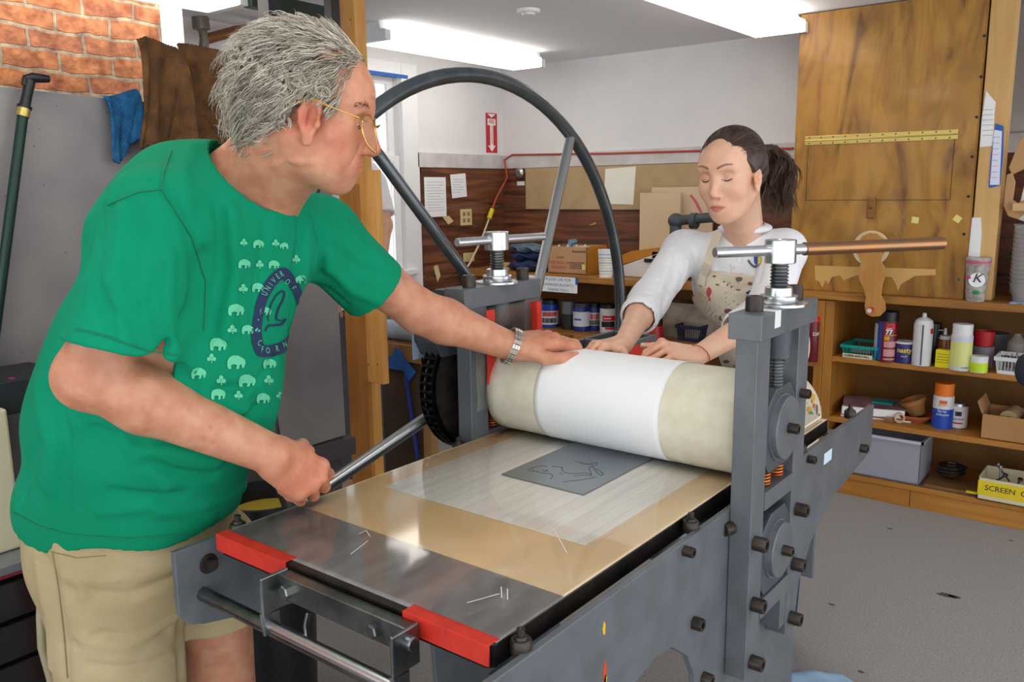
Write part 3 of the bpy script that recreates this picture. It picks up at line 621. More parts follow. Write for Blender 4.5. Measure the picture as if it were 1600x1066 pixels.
cantext(t, c, r, S1+h*.08, 'krylon', .011, M_ink, 25)
can('plastic_bottle', 'thin dark red bottle between yellow tin and pale spray can', 'bottle', 1483, 1492, 537, 574, S1, Mdred)
t, c, r, h = can('paint_jar', 'small lime-yellow jar with white lid', 'jar', 1521, 1546, 556, 583, S1, Mwhi, lid=Mwhi, lidfrac=.28, lidr=1.02, bands=[(.05, .62, Mlime, -85, 85)])
t, c, r, h = can('plastic_tub', 'clear plastic tub with a red cup inside, behind the lime jar', 'tub', 1524, 1556, 540, 576, S1, mat('grey_clear', '8e8388', .3, alpha=.6))
tag(MB().lathe((c.x, c.y, S1+h+.002), (c.x, c.y, 9), [(0, 0), (0, .036), (.05, .04), (.062, .041), (.062, .038), (.003, .034), (.003, 0)]).build('red_cup', mat('red_plastic', 'b01722', .4)), 'red plastic cup stacked on the clear tub', 'cup')
can('motor_drum', 'round dark grey metal lid resting against the shelf back wall', 'lid', 1543, 1580, 520, 565, S1, mat('dull_grey', '56565a', .6))
wb, g = slat_basket('plastic_basket', 'white slatted plastic basket holding small wire hooks', 1552, 1606, 557, 590, S1, Mwhi, .12, None)
for i in range(5):
    x = g[0]+.015+.018*i; tag(MB().tube([(x, g[2]+.03, S1+.005), (x+.004, g[2]+.035, S1+.055), (x+.008, g[2]+.04, S1+.075+.006*(i % 3)), (x+.016, g[2]+.045, S1+.06)], .002, 6).build('wire_hook', M_steel2), 'bent wire hook standing in the white basket', 'hook', 'wire hooks in the white basket')
can('spray_bottle', 'clear trigger spray bottle at the right end of the upper shelf', 'bottle', 1578, 1606, 505, 575, S1, mat('clear_grey', 'a8a4a0', .2, alpha=.6), prof=[(0, 0), (0, 1), (.55, 1), (.72, .35), (.76, .35), (.76, 0)], lid=None)
tag(MB().ell(at(1604, 578, 3.2), (.04, .02, .065), M=None).build('navy_cap', mat('navy_cloth', '20222f', .7)), 'navy cap brim poking in at the right edge', 'cap')
t, c, r, h = can('paint_can', 'red and black spray can in the narrow bay behind the right post', 'spray can', 1262, 1280, 494, 566, .615, Mdred, lid=Mred2, lidfrac=.12)
cantext(t, c, r, .615+h*.62, 'DIF', .022, Mlw, 30)
# ---- middle shelf
def book(name, label, c, L_, D_, th, rz, mc, mp=Mlav):
    t = thing(name, label, 'book', c, None, rz)
    M = Matrix.Translation(c)@Matrix.Rotation(rz, 4, 'Z')
    MB().box(-L_/2+.002, L_/2-.004, -D_/2+.003, D_/2-.003, .003, th-.003, 0, M).build('pages', M_paper, t)
    MB().box(-L_/2, L_/2, -D_/2, D_/2, 0, .003, 0, M).box(-L_/2, L_/2, -D_/2, D_/2, th-.003, th, 0, M).box(-L_/2, -L_/2+.003, -D_/2, D_/2, 0, th, 0, M).build('cover', mc, t)
    return t
c0 = onz(1350, 640, S2); 
book('paper_stack', 'thin buff folder lying under the thick book', Vector((-.10, 2.56, S2)), .30, .24, .012, .2, Mcard)
book('art_book', 'thick book with a maroon picture cover on the middle shelf', Vector((-.115, 2.55, S2+.0125)), .27, .22, .042, .25, mat('book_cover', '7c4a58', .45, col2='b8a2a6', scale=8))
tag(MB().box(-.12, -.03, 2.53, 2.60, S2+.056, S2+.064).build('teal_pad', Mteal), 'small teal pad lying on the thick book', 'pad')
a = onz(1404, 656, S2+.02)
tag(MB().lathe(Vector((a.x, a.y+.02, S2+.0225)), Vector((a.x-.10, a.y+.26, S2+.0225)), [(0, .016), (0, .022), (.28, .022), (.28, .016), (0, .016)], 32).build('cardboard_tube', mat('tube_card', 'cdb893', .8)), 'short pale cardboard tube lying on the middle shelf beside the book', 'tube')
tag(MB().box(a.x-.06, a.x-.025, a.y+.0, a.y+.2, S2+.001, S2+.02, 0).build('wood_scrap', wood('scrap_wood', 'b08a55', '8d6a3a', 1)), 'wood scrap between the book and the cardboard tube', 'wood')
c, r, _ = basex(1408, 1464, 664, S2)
s_ = MB().lathe((c.x, c.y+.02, S2), (c.x, c.y+.02, 9), [(0, 0), (0, r*.65), (.02, r*.95), (.03, r), (.034, r), (.030, r*.9), (.012, r*.7), (.012, 0)], 40).build('plant_saucer', Mterra); tag(s_, 'round terracotta saucer under the tilted pot', 'saucer')
ptd = Vector((-.35, -.1, .9)).normalized(); pb = Vector((c.x+.015, c.y+.025, S2+.030))
t = thing('flower_pot', 'small orange painted flower pot tipped over in the saucer', 'flower pot', pb)
MB().lathe(pb, pb+ptd, [(0, 0), (0, r*.42), (.055, r*.62), (.055, r*.72), (.075, r*.75), (.075, r*.66), (.01, r*.38), (.01, 0)], 32).build('pot_body', mat('pot_orange', 'b5682f', .6, col2='7d6a3d', scale=25), t)
t, c, r, h = can('spray_can', 'blue and white spray adhesive can with an orange cap on the middle shelf', 'spray can', 1462, 1492, 598, 670, S2, Mwhi, lid=Mora, lidfrac=.28, lidr=.93, bands=[(.0, .44, Mblu, -90, 90), (.56, .64, mat('lab_orange', 'e2662a', .5), -22, 20)])
cantext(t, c, r, S2+h*.40, 'Spray', .016, Mlw, -5); cantext(t, c, r, S2+h*.32, 'Adhesive', .014, Mlw, 0); cantext(t, c, r, S2+h*.53, "ELMER'S", .011, MATS['lab_orange'], 0)
t, c, r, h = can('paint_can', 'short white tin with black and red print beside the orange-capped can', 'tin', 1488, 1514, 629, 670, S2, Mtin, bands=[(.04, .90, Mwhi, -90, 90), (.52, .70, M_ink, -20, 20), (.2, .26, Mred2, -30, 30)])
cantext(t, c, r, S2+h*.40, 'Speedball', .012, M_ink, 0)
a = onz(1528, 688, S2); x0, y0 = a.x, YF+.015
t = thing('cardboard_box', 'open low cardboard box holding rolls at the right end of the middle shelf', 'box', (x0+.18, y0+.1, S2))
b = MB(); h = .105; b.box(x0, x0+.36, y0, y0+.003, S2, S2+h); b.box(x0, x0+.36, y0+.2, y0+.203, S2, S2+h); b.box(x0, x0+.003, y0, y0+.2, S2, S2+h); b.box(x0+.357, x0+.36, y0, y0+.2, S2, S2+h); b.box(x0, x0+.36, y0, y0+.2, S2, S2+.003); b.build('box_body', Mcard, t)
MB().beam((x0, y0+.1, S2+h), (x0-.02, y0+.1, S2+h+.05), .19, .003, up=(1, 0, 1)).build('flap', Mcard, t)
for k, xx in enumerate((.09, .19, .28)): tag(MB().lathe((x0+xx, y0+.05, S2+.085), (x0+xx+.01, y0+.18, S2+.085), [(0, .012), (0, .034), (.13, .034), (.13, .012), (0, .012)], 28).build('tape_roll', mat('roll_tan', 'b49a74', .7) if k != 1 else mat('roll_pink', 'c0a59c', .7)), 'roll of %s lying in the cardboard box' % ('tan tape nearest the box flap' if k == 0 else 'pinkish paper in the middle' if k == 1 else 'tan tape at the frame edge'), 'roll')
# ---- bottom shelf
tbx = thing('storage_bin', 'large translucent grey plastic bin on the bottom shelf', 'bin', (-.1, 2.5, S0))
b = MB(); a = onz(1447, 745, S0); bx1 = a.x; h = .20
def frus(mb, x0, x1, y0, y1, z0, z1, f, th):
    for (ax, bx_, ay, by) in ((x0, x1, y0, y0+th), (x0, x1, y1-th, y1), (x0, x0+th, y0, y1), (x1-th, x1, y0, y1)): mb.box(ax, bx_, ay, by, z0, z1)
    mb.box(x0, x1, y0, y1, z0, z0+th)
frus(b, bx1-.36, bx1, YF+.02, YF+.25, S0+.001, S0+h, 0, .004); b.build('bin_body', mat('translucent_plastic', 'aeb0bc', .35, alpha=.75), tbx)
b = MB(); b.box(bx1-.37, bx1+.01, YF+.01, YF+.02, S0+h-.012, S0+h); b.box(bx1-.37, bx1+.01, YF+.25, YF+.26, S0+h-.012, S0+h); b.box(bx1, bx1+.01, YF+.01, YF+.26, S0+h-.012, S0+h); b.box(bx1-.37, bx1-.36, YF+.01, YF+.26, S0+h-.012, S0+h); b.build('bin_rim', mat('bin_rim', 'c3c6d4', .35), tbx)
tag(MB().box(bx1-.40, bx1+.25, YF+.0, YF+.20, S0+.0005, S0+.001).box(bx1+.02, bx1+.24, YF+.02, YF+.18, S0+.001, S0+.012).build('wood_offcut', wood('offcut', '8f6a40', '6f4c2b', 0)), 'dark wooden offcuts lying beside the plastic bin', 'wood')
cb = Vector((bx1+.10, YF+.17, S0+.03)); pts = [cb+Vector((.055*math.cos(q*.7), .07*math.sin(q*.7), .005*q/3)) for q in range(28)]
tag(MB().tube(pts, .006, 8).build('coiled_cable', M_black_p), 'coil of black cable on the offcuts', 'cable')
tag(MB().box(bx1+.19, bx1+.24, YF+.005, YF+.02, S0+.013, S0+.02).build('yellow_clip', Myl), 'small yellow clip at the bottom shelf edge', 'clip')
a = onz(1524, 775, S0); x0, y0 = a.x+.01, YF-.012; h = .095
t = thing('cardboard_tray', 'cream tray of metal screen clamps with a yellow handwritten label', 'tray', (x0+.16, y0+.1, S0))
b = MB(); frus(b, x0, x0+.34, y0, y0+.2, S0+.0005, S0+h, 0, .004); b.build('tray_body', Mcream, t)
MB().box(x0+.001, x0+.33, y0-.001, y0, S0+.022, S0+.085).build('yellow_label', mat('yellow_tape', 'e4c91d', .6), t)
text('lettering', 'SCREEN  CLAMPS', (x0+.15, y0-.0014, S0+.056), .032, M_ink, (1, 0, 0), (0, 0, 1), t)
for i in range(9):
    q = i*1.7; p = Vector((x0+.04+.03*i, y0+.05+.04*(i % 3), S0+.06)); tag(MB().cyl(p, p+Vector((.05*math.cos(q), .03*math.sin(q), .045+.01*(i % 3))), .004, n=8).cyl(p+Vector((.05*math.cos(q), .03*math.sin(q), .045+.01*(i % 3))), p+Vector((.054*math.cos(q), .033*math.sin(q), .055+.01*(i % 3))), .010, n=10).build('clamp_bolt', M_steel2), 'steel clamp bolt lying in the cream tray', 'bolt', 'screen clamp bolts in the tray')
# ---- left bay, ink jars
Mlab = mat('jar_label', 'dfe1ea', .5); SL = .615
def jar(label, pxL, pxR, pyT, pyB, body, bands, lidm, txt=None):
    t, c, r, h = can('ink_jar', label, 'jar', pxL, pxR, pyT, pyB, SL, body, lid=lidm, lidfrac=.14, lidr=.93, bands=bands, group='screen ink jars')
    if txt: cantext(t, c, r, SL+h*txt[1], txt[0], txt[2], txt[3], -5, bold=.0004)
    return t
can('plastic_tub', 'dark tub with a clear top between the ink jars', 'tub', 878, 903, 470, 515, SL, mat('tub_dark', '1b1b20', .5), lid=mat('clear_top', '77787e', .3), lidfrac=.45)
jar('bright blue ink jar, leftmost, beside the press frame', 843, 874, 468, 512, mat('jar_blue', '1c3fae', .3), [(.12, .62, Mlab, -60, 90), (.42, .58, Mred2, -40, 50), (.18, .36, M_black_p, -60, 45)], M_black_p)
jar('navy ink jar behind, right of the white-labelled one', 919, 940, 473, 517, Mnavy, [(.2, .66, Mlab, -60, 60), (.42, .62, Mred2, -40, 60), (.22, .40, M_black_p, -60, 60)], M_black_p)
jar('navy ink jar with a big white label in front', 896, 922, 473, 518, Mnavy, [(.18, .70, Mlab, -85, 80), (.40, .46, Mblu, -60, 0)], mat('lid_grey', '3e3f52', .5))
jar('white ink jar with a red logo beside the wheel rim', 938, 964, 475, 521, Mwhi, [(.22, .42, M_black_p, -50, 50), (.44, .62, Mred2, -40, 55), (.14, .21, Mred2, -20, 55)], M_black_p, ('Speedball', .53, .011, Mlw))
text('lettering', 'DRAWING FLUID', (-1.78, YF-.001, .602), .022, M_ink, (1, 0, 0), (0, 0, 1), bl)
a = onz(1029, 528, SL); 
tag(MB().lathe((a.x, YF+.12, SL), (a.x, YF+.12, 9), [(0, 0), (0, .05), (.075, .042), (.075, 0)]).build('red_tub', mat('red_plastic', 'b01722', .4)), 'red plastic tub partly hidden by the forearm of the woman', 'tub')
bb, g = slat_basket('plastic_basket', 'dark navy plastic basket on the shelf behind the woman', 1060, 1102, 507, 532, SL, mat('navy_plastic', '1f2140', .5), .14, None)
MB().box(-1.21, -.86, YF-.006, YF-.0005, SL-.026, SL+.004).build('wooden_label', mat('label_wood', 'cfb07c', .7), bl)
text('lettering', 'NOODLE INK TRAYS', (-1.04, YF-.0066, SL-.010), .024, M_ink, (1, 0, 0), (0, 0, 1), bl)
tag(MB().box(-1.26, -.80, 2.62, 2.79, SL, SL+.19).build('paper_bundle', mat('dull_bundle', '8d8273', .8, col2='b5aa9c', scale=12)), 'grey-brown paper bundle at the back of the shelf behind the woman', 'bundle')
tag(MB().ell((onz(1045, 520, SL).x+.02, YF+.08, SL+.1), (.035, .035, .03)).build('dark_knob_tool', M_black_p), 'round black knob handle above the red tub', 'tool')
bpy.data.objects['dark_knob_tool'].location.z -= .001
# ---- on the worktop, left part
# sign hanging from the edge
sg = thing('paper_sign', 'white handwritten paper sign taped to the worktop edge', 'sign', (-1.72, YF-.032, .9))
a = ony(848, 434, YF-.032); b = ony(902, 459, YF-.032)
MB().box(a.x-.12, b.x, YF-.0325, YF-.0315, b.z, T1-.006).build('sheet', M_paper, sg); MB().box(b.x-.012, b.x+.004, YF-.0332, YF-.0326, T1-.045, T1-.003).build('blue_tape', M_tape_blue, sg)
Mblink = mat('blue_ink', '7d95b5', .8)
text('lettering', 'PLEASE USE FOR', ((a.x+b.x)/2-.01, YF-.033, T1-.022), .024, Mblink, (1, 0, 0), (0, 0, 1), sg); text('lettering', 'DAMAGED BUCKETS', ((a.x+b.x)/2-.01, YF-.033, T1-.052), .022, Mblink, (1, 0, 0), (0, 0, 1), sg); text('lettering', 'THANKS YOU :)', ((a.x+b.x)/2-.01, YF-.033, T1-.080), .020, Mblink, (1, 0, 0), (0, 0, 1), sg)
# printed carton
x0, x1, y0, y1 = -1.93, -1.66, 2.47, 2.68; h = .155
cbx = thing('cardboard_box', 'open brown carton with red print and a barcode on the worktop', 'box', ((x0+x1)/2, (y0+y1)/2, T1))
b = MB(); frus(b, x0, x1, y0, y1, T1+.0005, T1+h, 0, .004); b.build('box_body', mat('carton', 'c39a72', .8, col2='b88e64', scale=6), cbx)
MB().box(x1+.0002, x1+.001, y0, y1, T1+.001, T1+h).build('orange_side', mat('carton_orange', 'c58122', .8), cbx)
b = MB().box(x1-.115, x1-.02, y0-.0008, y0-.0002, T1+.032, T1+.068); b.build('barcode_frame', M_ink, cbx)
MB().box(x1-.112, x1-.023, y0-.0012, y0-.0008, T1+.035, T1+.065).build('barcode_ground', mat('carton2', 'c39a72', .8), cbx)
for i in range(16): MB().box(x1-.105+.005*i, x1-.105+.005*i+(.0015 if i % 3 else .003), y0-.0016, y0-.0012, T1+.037, T1+.063).build('barcode_bar', M_ink, cbx)
Mrp = mat('red_print', 'c2605a', .8)
text('lettering', 'TUF-FLEX AC', (x0+.085, y0-.001, T1+.062), .026, Mrp, (1, 0, 0), (0, 0, 1), cbx); text('lettering', 'SUPERSIZE', (x0+.08, y0-.001, T1+.034), .022, Mrp, (1, 0, 0), (0, 0, 1), cbx)
text('lettering', 'SMART', (x0+.09, y0-.001, T1+.092), .018, Mrp, (1, 0, 0), (0, 0, 1), cbx); text('lettering', 'ECONOMATE', (x1-.055, y0-.001, T1+.128), .015, M_ink, (1, 0, 0), (0, 0, 1), cbx)
tag(MB().box(x1-.02, x1-.0, y0-.02, y0-.019, T1+.03, T1+.06).build('yellow_note', mat('pale_yellow', 'e6d982', .7)), 'small yellow note standing beside the carton', 'note')
t = thing('spray_nozzle', 'pale blue plastic trigger handle sticking out of the carton', 'handle', (-1.83, 2.55, T1+.14))
MB().prism([(-.01, 0), (.012, 0), (.03, .05), (.055, .055), (.05, .075), (.01, .07), (-.005, .03)], 1, 2.54, 2.56, 0, Matrix.Translation((-1.84, 0, T1+.12))).build('handle', mat('pale_blue', '6f9cb5', .5), t)
tag(MB().lathe((-1.76, 2.57, T1+.135), (-1.76, 2.57, 9), [(0, 0), (0, .035), (.006, .05), (.016, .05), (.018, .03), (.018, 0)]).build('round_dish', Mcream), 'round cream lid on top of the open carton', 'lid')
for i in range(4): tag(MB().prism([(0, 0), (.05, 0), (.03, .035)], 1, 2.50+.03*i, 2.502+.03*i, 0, Matrix.Translation((-1.90+.04*i, 0, T1+.13))).build('paper_scrap', M_paper), 'crumpled white paper scrap poking out of the carton', 'paper', 'paper scraps in the carton')
# pile of cloths
Mcl1 = mat('blue_cloth', '2c3a68', .9, col2='1d2547', scale=12, bump=.5, bscale=20); Mcl2 = mat('greyblue_cloth', '6f8796', .9, col2='4d6272', scale=14, bump=.5, bscale=20)
for (cx, cy, cz, rx, ry, rz_, m_, lb) in ((-2.10, 2.52, .032, .15, .10, .032, Mcl1, 'navy cloth heap lying lowest on the worktop'), (-2.12, 2.54, .09, .13, .09, .027, Mcl1, 'dark blue folded cloth in the middle of the heap'), (-2.10, 2.53, .135, .14, .08, .022, Mcl2, 'grey-blue cloth on top of the heap')):
    b = MB().ell((cx, cy, T1+cz), (rx, ry, rz_), 36, 18)
    b.v = [(x+.008*math.sin(z*160+y*40), y+.01*math.sin(x*60), z+.009*math.sin(x*55+z*90)*(1 if z > T1+.01 else 0)) for x, y, z in b.v]
    tag(b.build('folded_cloth', m_), lb, 'cloth')
tag(MB().box(-2.27, -2.20, 2.45, 2.5, T1, T1+.045).build('wood_block', mat('pine_block', 'cfae78', .7)), 'small pale wood block left of the cloth heap', 'wood')
# striped cup
t, c, r, h = can('paper_cup', 'white paper cup with teal and yellow stripes', 'cup', 935, 960, 390, 434, T1, M_paper, prof=[(0, 0), (0, .78), (.98, 1), (1, 1.03), (1, .95), (.03, .72), (.03, 0)], bands=())
Mst = mat('teal_stripe', '2f9fb5', .6); Mst2 = mat('lime_stripe', 'cfd67a', .6)
for k, (zz, m_) in enumerate([(.12, Mst2), (.22, Mst), (.32, Mst2), (.44, Mst2), (.52, Mst), (.62, Mst2), (.70, Mst), (.82, Mst)]):
    rr = r*(.78+.22*zz)+.0006; MB().lathe((c.x, c.y, T1+zz*h), (c.x, c.y, 9), [(0, rr), (.0035, rr+.0003)], 28).build('stripe', m_, t)
# white box/folder and amber wedge to the right of the wheel
tag(MB().prism([(-1.53, T1+.001), (-1.19, T1+.001), (-1.19, T1+.135), (-1.24, T1+.135), (-1.51, T1+.04)], 1, 2.50, 2.66).build('white_case', mat('offwhite_plastic', 'dbd8d2', .5), None, .006), 'off-white sloping plastic case behind the wheel rim', 'case')
tag(MB().prism([(-1.54, T1+.05), (-1.50, T1+.05), (-1.22, T1+.138), (-1.24, T1+.165), (-1.40, T1+.14), (-1.52, T1+.09)], 1, 2.50, 2.52).build('amber_strip', mat('amber_ply', 'b9791e', .5)), 'curved amber strip standing on the white case', 'strip')
tag(MB().box(-1.47, -1.22, 2.72, 2.74, T1, T1+.45).build('tan_board', mat('tan_board', 'd9bf98', .8), None, .001), 'tall tan board leaning behind the black iron press', 'board')
pb_ = tag(MB().box(-1.42, -1.05, 2.76, 2.775, T1, T1+.48).build('tan_board', mat('pink_board', 'd9bfa0', .8), None, .001), 'pale board with a red mark behind the head of the woman', 'board')
MB().tube([ony(1079, 305, 2.758), ony(1086, 313, 2.758), ony(1092, 324, 2.758), ony(1096, 333, 2.758)], .006, 8).build('red_mark', mat('pink_mark', 'd8546a', .6), pb_)
vb = thing('bench_press', 'black cast-iron pipe press standing on the worktop left of the woman', 'press', (-1.12, 2.56, T1))
q = [ony(*p, 2.56) for p in ((1052, 440), (1056, 345), (1130, 338))]
MB().cyl((q[0].x, 2.56, T1+.02), (q[1].x, 2.56, q[1].z), .030).build('column', M_pressd, vb); MB().ell(q[1], (.042, .042, .04)).build('elbow', M_pressd, vb)
MB().cyl(q[1], (q[2].x, 2.56, q[2].z), .026).cyl(q[1]+Vector((.09, 0, 0)), q[1]+Vector((.12, 0, 0)), .042).build('arm', M_pressd, vb)
MB().box(q[0].x-.10, q[0].x+.14, 2.50, 2.62, T1, T1+.02).build('base', M_black, vb, .003)
MB().box(q[0].x-.14, q[0].x+.02, 2.49, 2.56, T1+.085, T1+.105).build('jaw', M_black, vb, .002); MB().box(q[0].x-.10, q[0].x, 2.5, 2.54, T1+.105, T1+.145).build('wood_pad', mat('pine_block', 'cfae78', .7), vb, .003)
# ---- on the walls
sgn = thing('fire_sign', 'narrow red FIRE EXTINGUISHER sign with a white down arrow on the left wall', 'sign', (XL, 2.745, 1.77))
MB().box(XL, XL+.002, 2.69, 2.80, 1.655, 1.90).build('sign_plate', mat('sign_red', 'c81e2c', .5), sgn)
MB().box(XL+.002, XL+.0026, 2.705, 2.785, 1.825, 1.865).build('white_panel', M_paper, sgn)
MB().prism([(2.73, 1.825), (2.76, 1.825), (2.76, 1.70), (2.782, 1.70), (2.745, 1.662), (2.708, 1.70), (2.73, 1.70)], 0, XL+.002, XL+.0026).build('arrow', M_paper, sgn)
MB().prism([(2.705, 1.895), (2.785, 1.895), (2.745, 1.872)], 0, XL+.002, XL+.0026).build('top_point', M_paper, sgn)
text('lettering', 'FIRE', (XL+.003, 2.745, 1.846), .036, MATS['sign_red'], (0, 1, 0), (0, 0, 1), sgn, sx=.9)
text('lettering', 'EXTINGUISHER', (XL+.003, 2.745, 1.765), .016, MATS['sign_red'], (0, 0, -1), (0, 1, 0), sgn)
def sheet(label, y0, y1, z0, z1, lines, tilt=0, m=M_paper, name='paper_notice', curl=0):
    t = thing(name, label, 'paper', (XL+.03, (y0+y1)/2, z0))
    X0 = XL+.0305
    MB().prism([(y0, z1), (y1, z1+tilt), (y1+tilt, z0+tilt), (y0+tilt*1.4, z0)], 0, X0, X0+.0008).build('sheet', m, t)
    for i in range(lines):
        zz = z1-.03-(z1-z0-.05)*i/max(1, lines); MB().box(X0+.0008, X0+.001, y0+.02, y1-.02-(.03 if i % 3 == 2 else 0), zz, zz+.002).build('text_line', mat('faint_ink', '9a9aa0', .8), t)
    return t
sheet('printed white notice taped on the dark planks next to the window', 2.085, 2.27, 1.27, 1.50, 11)
sheet('smaller curled handwritten note taped beside the printed notice', 2.31, 2.45, 1.375, 1.515, 6, tilt=.01)
Mivory = mat('ivory_plate', 'd8c791', .6)
def plate(y0, y1, z0, z1, label, holes=True):
    t = thing('outlet_plate', label, 'outlet', (XL+.024, (y0+y1)/2, z0)); MB().box(XL+.0232, XL+.029, y0, y1, z0, z1).build('cover_plate', Mivory, t, .001)
    if holes:
        for yy in (.3, .7):
            for zz in (.3, .7): MB().box(XL+.029, XL+.0295, y0+(y1-y0)*yy-.012, y0+(y1-y0)*yy+.012, z0+(z1-z0)*zz-.012, z0+(z1-z0)*zz+.012).build('socket', mat('socket_dark', '8f8257', .6), t)
plate(2.40, 2.505, 1.21, 1.308, 'ivory double outlet plate on the dark planks'); plate(2.42, 2.52, .985, 1.04, 'small ivory plate low on the dark planks', False)
for i, (px, py, w_, h_) in enumerate(((700, 343, .05, .03), (683, 425, .03, .06), (737, 428, .022, .06), (689, 388, .01, .008))):
    p = onx(px, py, XL+.024); tag(MB().prism([(p.y-w_, p.z+h_*.6), (p.y+w_*.2, p.z+h_*.7), (p.y+w_, p.z-h_*.4), (p.y, p.z-h_)], 0, XL+.0235, XL+.0245).build('tape_scrap', Mivory), ('yellowed tape scrap below the notices', 'torn yellow tape low behind the wheel spoke', 'upright yellow tape scrap behind the left hub', 'tiny yellow tape scrap left of the small plate')[i], 'tape')
# bulletin board etc on the back wall
tag(MB().box(-2.345, -1.10, YB-.036, YB-.024, 1.30, 1.553).build('bulletin_board', mat('tan_board2', 'bda27a', .85, col2='b59970', scale=12), None, .001), 'long tan pin board under the white band of the back wall', 'board')
tag(MB().prism([(-1.755, 1.536), (-1.55, 1.545), (-1.565, 1.328), (-1.765, 1.335)], 1, YB-.0385, YB-.0375).build('paper_sheet', mat('cream_paper', 'f3f1e2', .8)), 'blank cream paper pinned to the tan board', 'paper')
gg = ony(813, 271, YB-.03); tag(MB().lathe((gg.x, YB-.024, gg.z), (gg.x, 0, gg.z), [(0, 0), (0, .034), (.02, .034), (.03, .02), (.03, 0)]).build('round_gauge', Mtin), 'small round silver gauge on the planks left of the tan board', 'gauge')
tag(MB().box(gg.x-.03, gg.x+.03, YB-.0262, YB-.0245, gg.z-.075, gg.z-.05).build('small_label', M_paper), 'tiny white label under the round gauge', 'label')
for i, (px, py, w_, h_) in enumerate(((925, 350, .03, .012), (1290, 340, .02, .01))[:1]):
    p = ony(px, py, YB-.025); tag(MB().prism([(p.x-w_, p.z-h_), (p.x+w_, p.z), (p.x+w_*.8, p.z+h_)], 1, YB-.0262, YB-.0245).build('tape_scrap', mat('orange_scrap', 'c99a4e', .7)), 'small tan tape scrap on the back planks', 'tape')
# orange cable with yellow plug
Mor = mat('orange_cable', 'b9442f', .5); cp = thing('extension_cable', 'orange cable running along the white band and down to a yellow plug', 'cable', (XL+.05, 2.8, 1.6))
pts = [ony(1240, 232, YB-.035), ony(1090, 236, YB-.035), ony(950, 240, YB-.035), ony(800, 242, YB-.035), ony(788, 250, YB-.04), Vector((XL+.08, 2.80, 1.50)), onx(775, 310, XL+.06), onx(769, 327, XL+.06)]
MB().tube(pts, .006, 8).build('orange_cord', Mor, cp); a, b = onx(769, 327, XL+.06), onx(764, 342, XL+.06)
MB().cyl(a, b, .016).build('yellow_plug', Myl, cp); MB().tube([b, onx(752, 375, XL+.07), onx(735, 410, XL+.08), onx(722, 430, XL+.08)], .006, 8).build('white_cord', Mcream, cp)

# ================================================================== PLYWOOD CABINET AND THE RIGHT SIDE
PY = 2.415
def ply_mat():
    m = mat('plywood', 'b57a2c', .5, coat=.15); nt = m.node_tree; N = nt.nodes; L = nt.links; b = N['Principled BSDF']
    tc = N.new('ShaderNodeTexCoord'); mp = N.new('ShaderNodeMapping'); L.new(tc.outputs['Object'], mp.inputs[0]); mp.inputs['Scale'].default_value = (5, 5, 1.2)
    n1 = N.new('ShaderNodeTexNoise'); n1.inputs['Scale'].default_value = 1.6; n1.inputs['Detail'].default_value = 5; n1.inputs['Distortion'].default_value = 2.2; L.new(mp.outputs[0], n1.inputs['Vector'])
    r1 = N.new('ShaderNodeValToRGB'); e = r1.color_ramp.elements; e[0].position = .3; e[0].color = srgb('7a5120'); e[1].position = .62; e[1].color = srgb('b38230')
    x = e.new(.42); x.color = srgb('9e6e29'); L.new(n1.outputs['Fac'], r1.inputs[0])
    n2 = N.new('ShaderNodeTexNoise'); n2.inputs['Scale'].default_value = 5; n2.inputs['Detail'].default_value = 8; L.new(tc.outputs['Object'], n2.inputs['Vector'])
    r2 = N.new('ShaderNodeValToRGB'); r2.color_ramp.elements[0].position = .3; r2.color_ramp.elements[0].color = (.6, .55, .5, 1); r2.color_ramp.elements[1].position = .5; r2.color_ramp.elements[1].color = (1, 1, 1, 1); L.new(n2.outputs['Fac'], r2.inputs[0])
    mx = N.new('ShaderNodeMixRGB'); mx.blend_type = 'MULTIPLY'; mx.inputs[0].default_value = .8; L.new(r1.outputs[0], mx.inputs[1]); L.new(r2.outputs[0], mx.inputs[2]); L.new(mx.outputs[0], b.inputs['Base Color'])
    return m
Mply = ply_mat()
pc = thing('plywood_cabinet', 'tall amber plywood cabinet standing on the worktop', 'cabinet', (-.12, 2.6, T1))
MB().box(-.492, .245, PY, PY+.014, T1+.001, 2.175).build('front_panel', Mply, pc, .001)
MB().box(-.50, -.484, PY+.014, 2.82, T1+.001, 2.175).build('side_panel', Mply, pc); MB().box(.235, .25, PY+.014, 2.82, T1+.001, 2.175).build('side_panel', Mply, pc)
a, b = ony(1258, 222, PY), ony(1497, 211, PY)
hg = MB(); zc_ = (a.z+b.z)/2+.004; hg.box(a.x, b.x, PY-.003, PY, zc_-.020, zc_+.020)
ho = hg.build('piano_hinge', mat('brass', 'cbb569', .35, metal=.8), pc, .001); MB().cyl((a.x, PY-.004, zc_), (b.x, PY-.004, zc_), .0028).build('hinge_pin', MATS['brass'], ho)
for i in range(12):
    for s in (-1, 1):
        x = a.x+.02+(b.x-a.x-.05)*i/11; MB().cyl((x, PY-.0035, zc_+s*.0125), (x, PY-.0025, zc_+s*.0125), .0032, n=10).build('hinge_screw', M_ink, ho)
c_, d_ = ony(1259, 313, PY), ony(1484, 315, PY)
Mcut = mat('saw_cut', '3b2410', .9)
b3 = MB(); b3.box(c_.x, d_.x, PY-.0008, PY, c_.z-.001, c_.z+.001); b3.box(c_.x-.001, c_.x+.001, PY-.0008, PY, c_.z, zc_-.02); b3.box(d_.x-.001, d_.x+.001, PY-.0008, PY, c_.z, zc_-.02); b3.build('door_outline', Mcut, pc)
p = ony(1362, 325, PY); MB().box(p.x-.018, p.x+.018, PY-.016, PY, p.z-.045, p.z+.045).build('turn_button', wood('button_wood', 'a9742f', '8a5c22', 2), pc, .004)
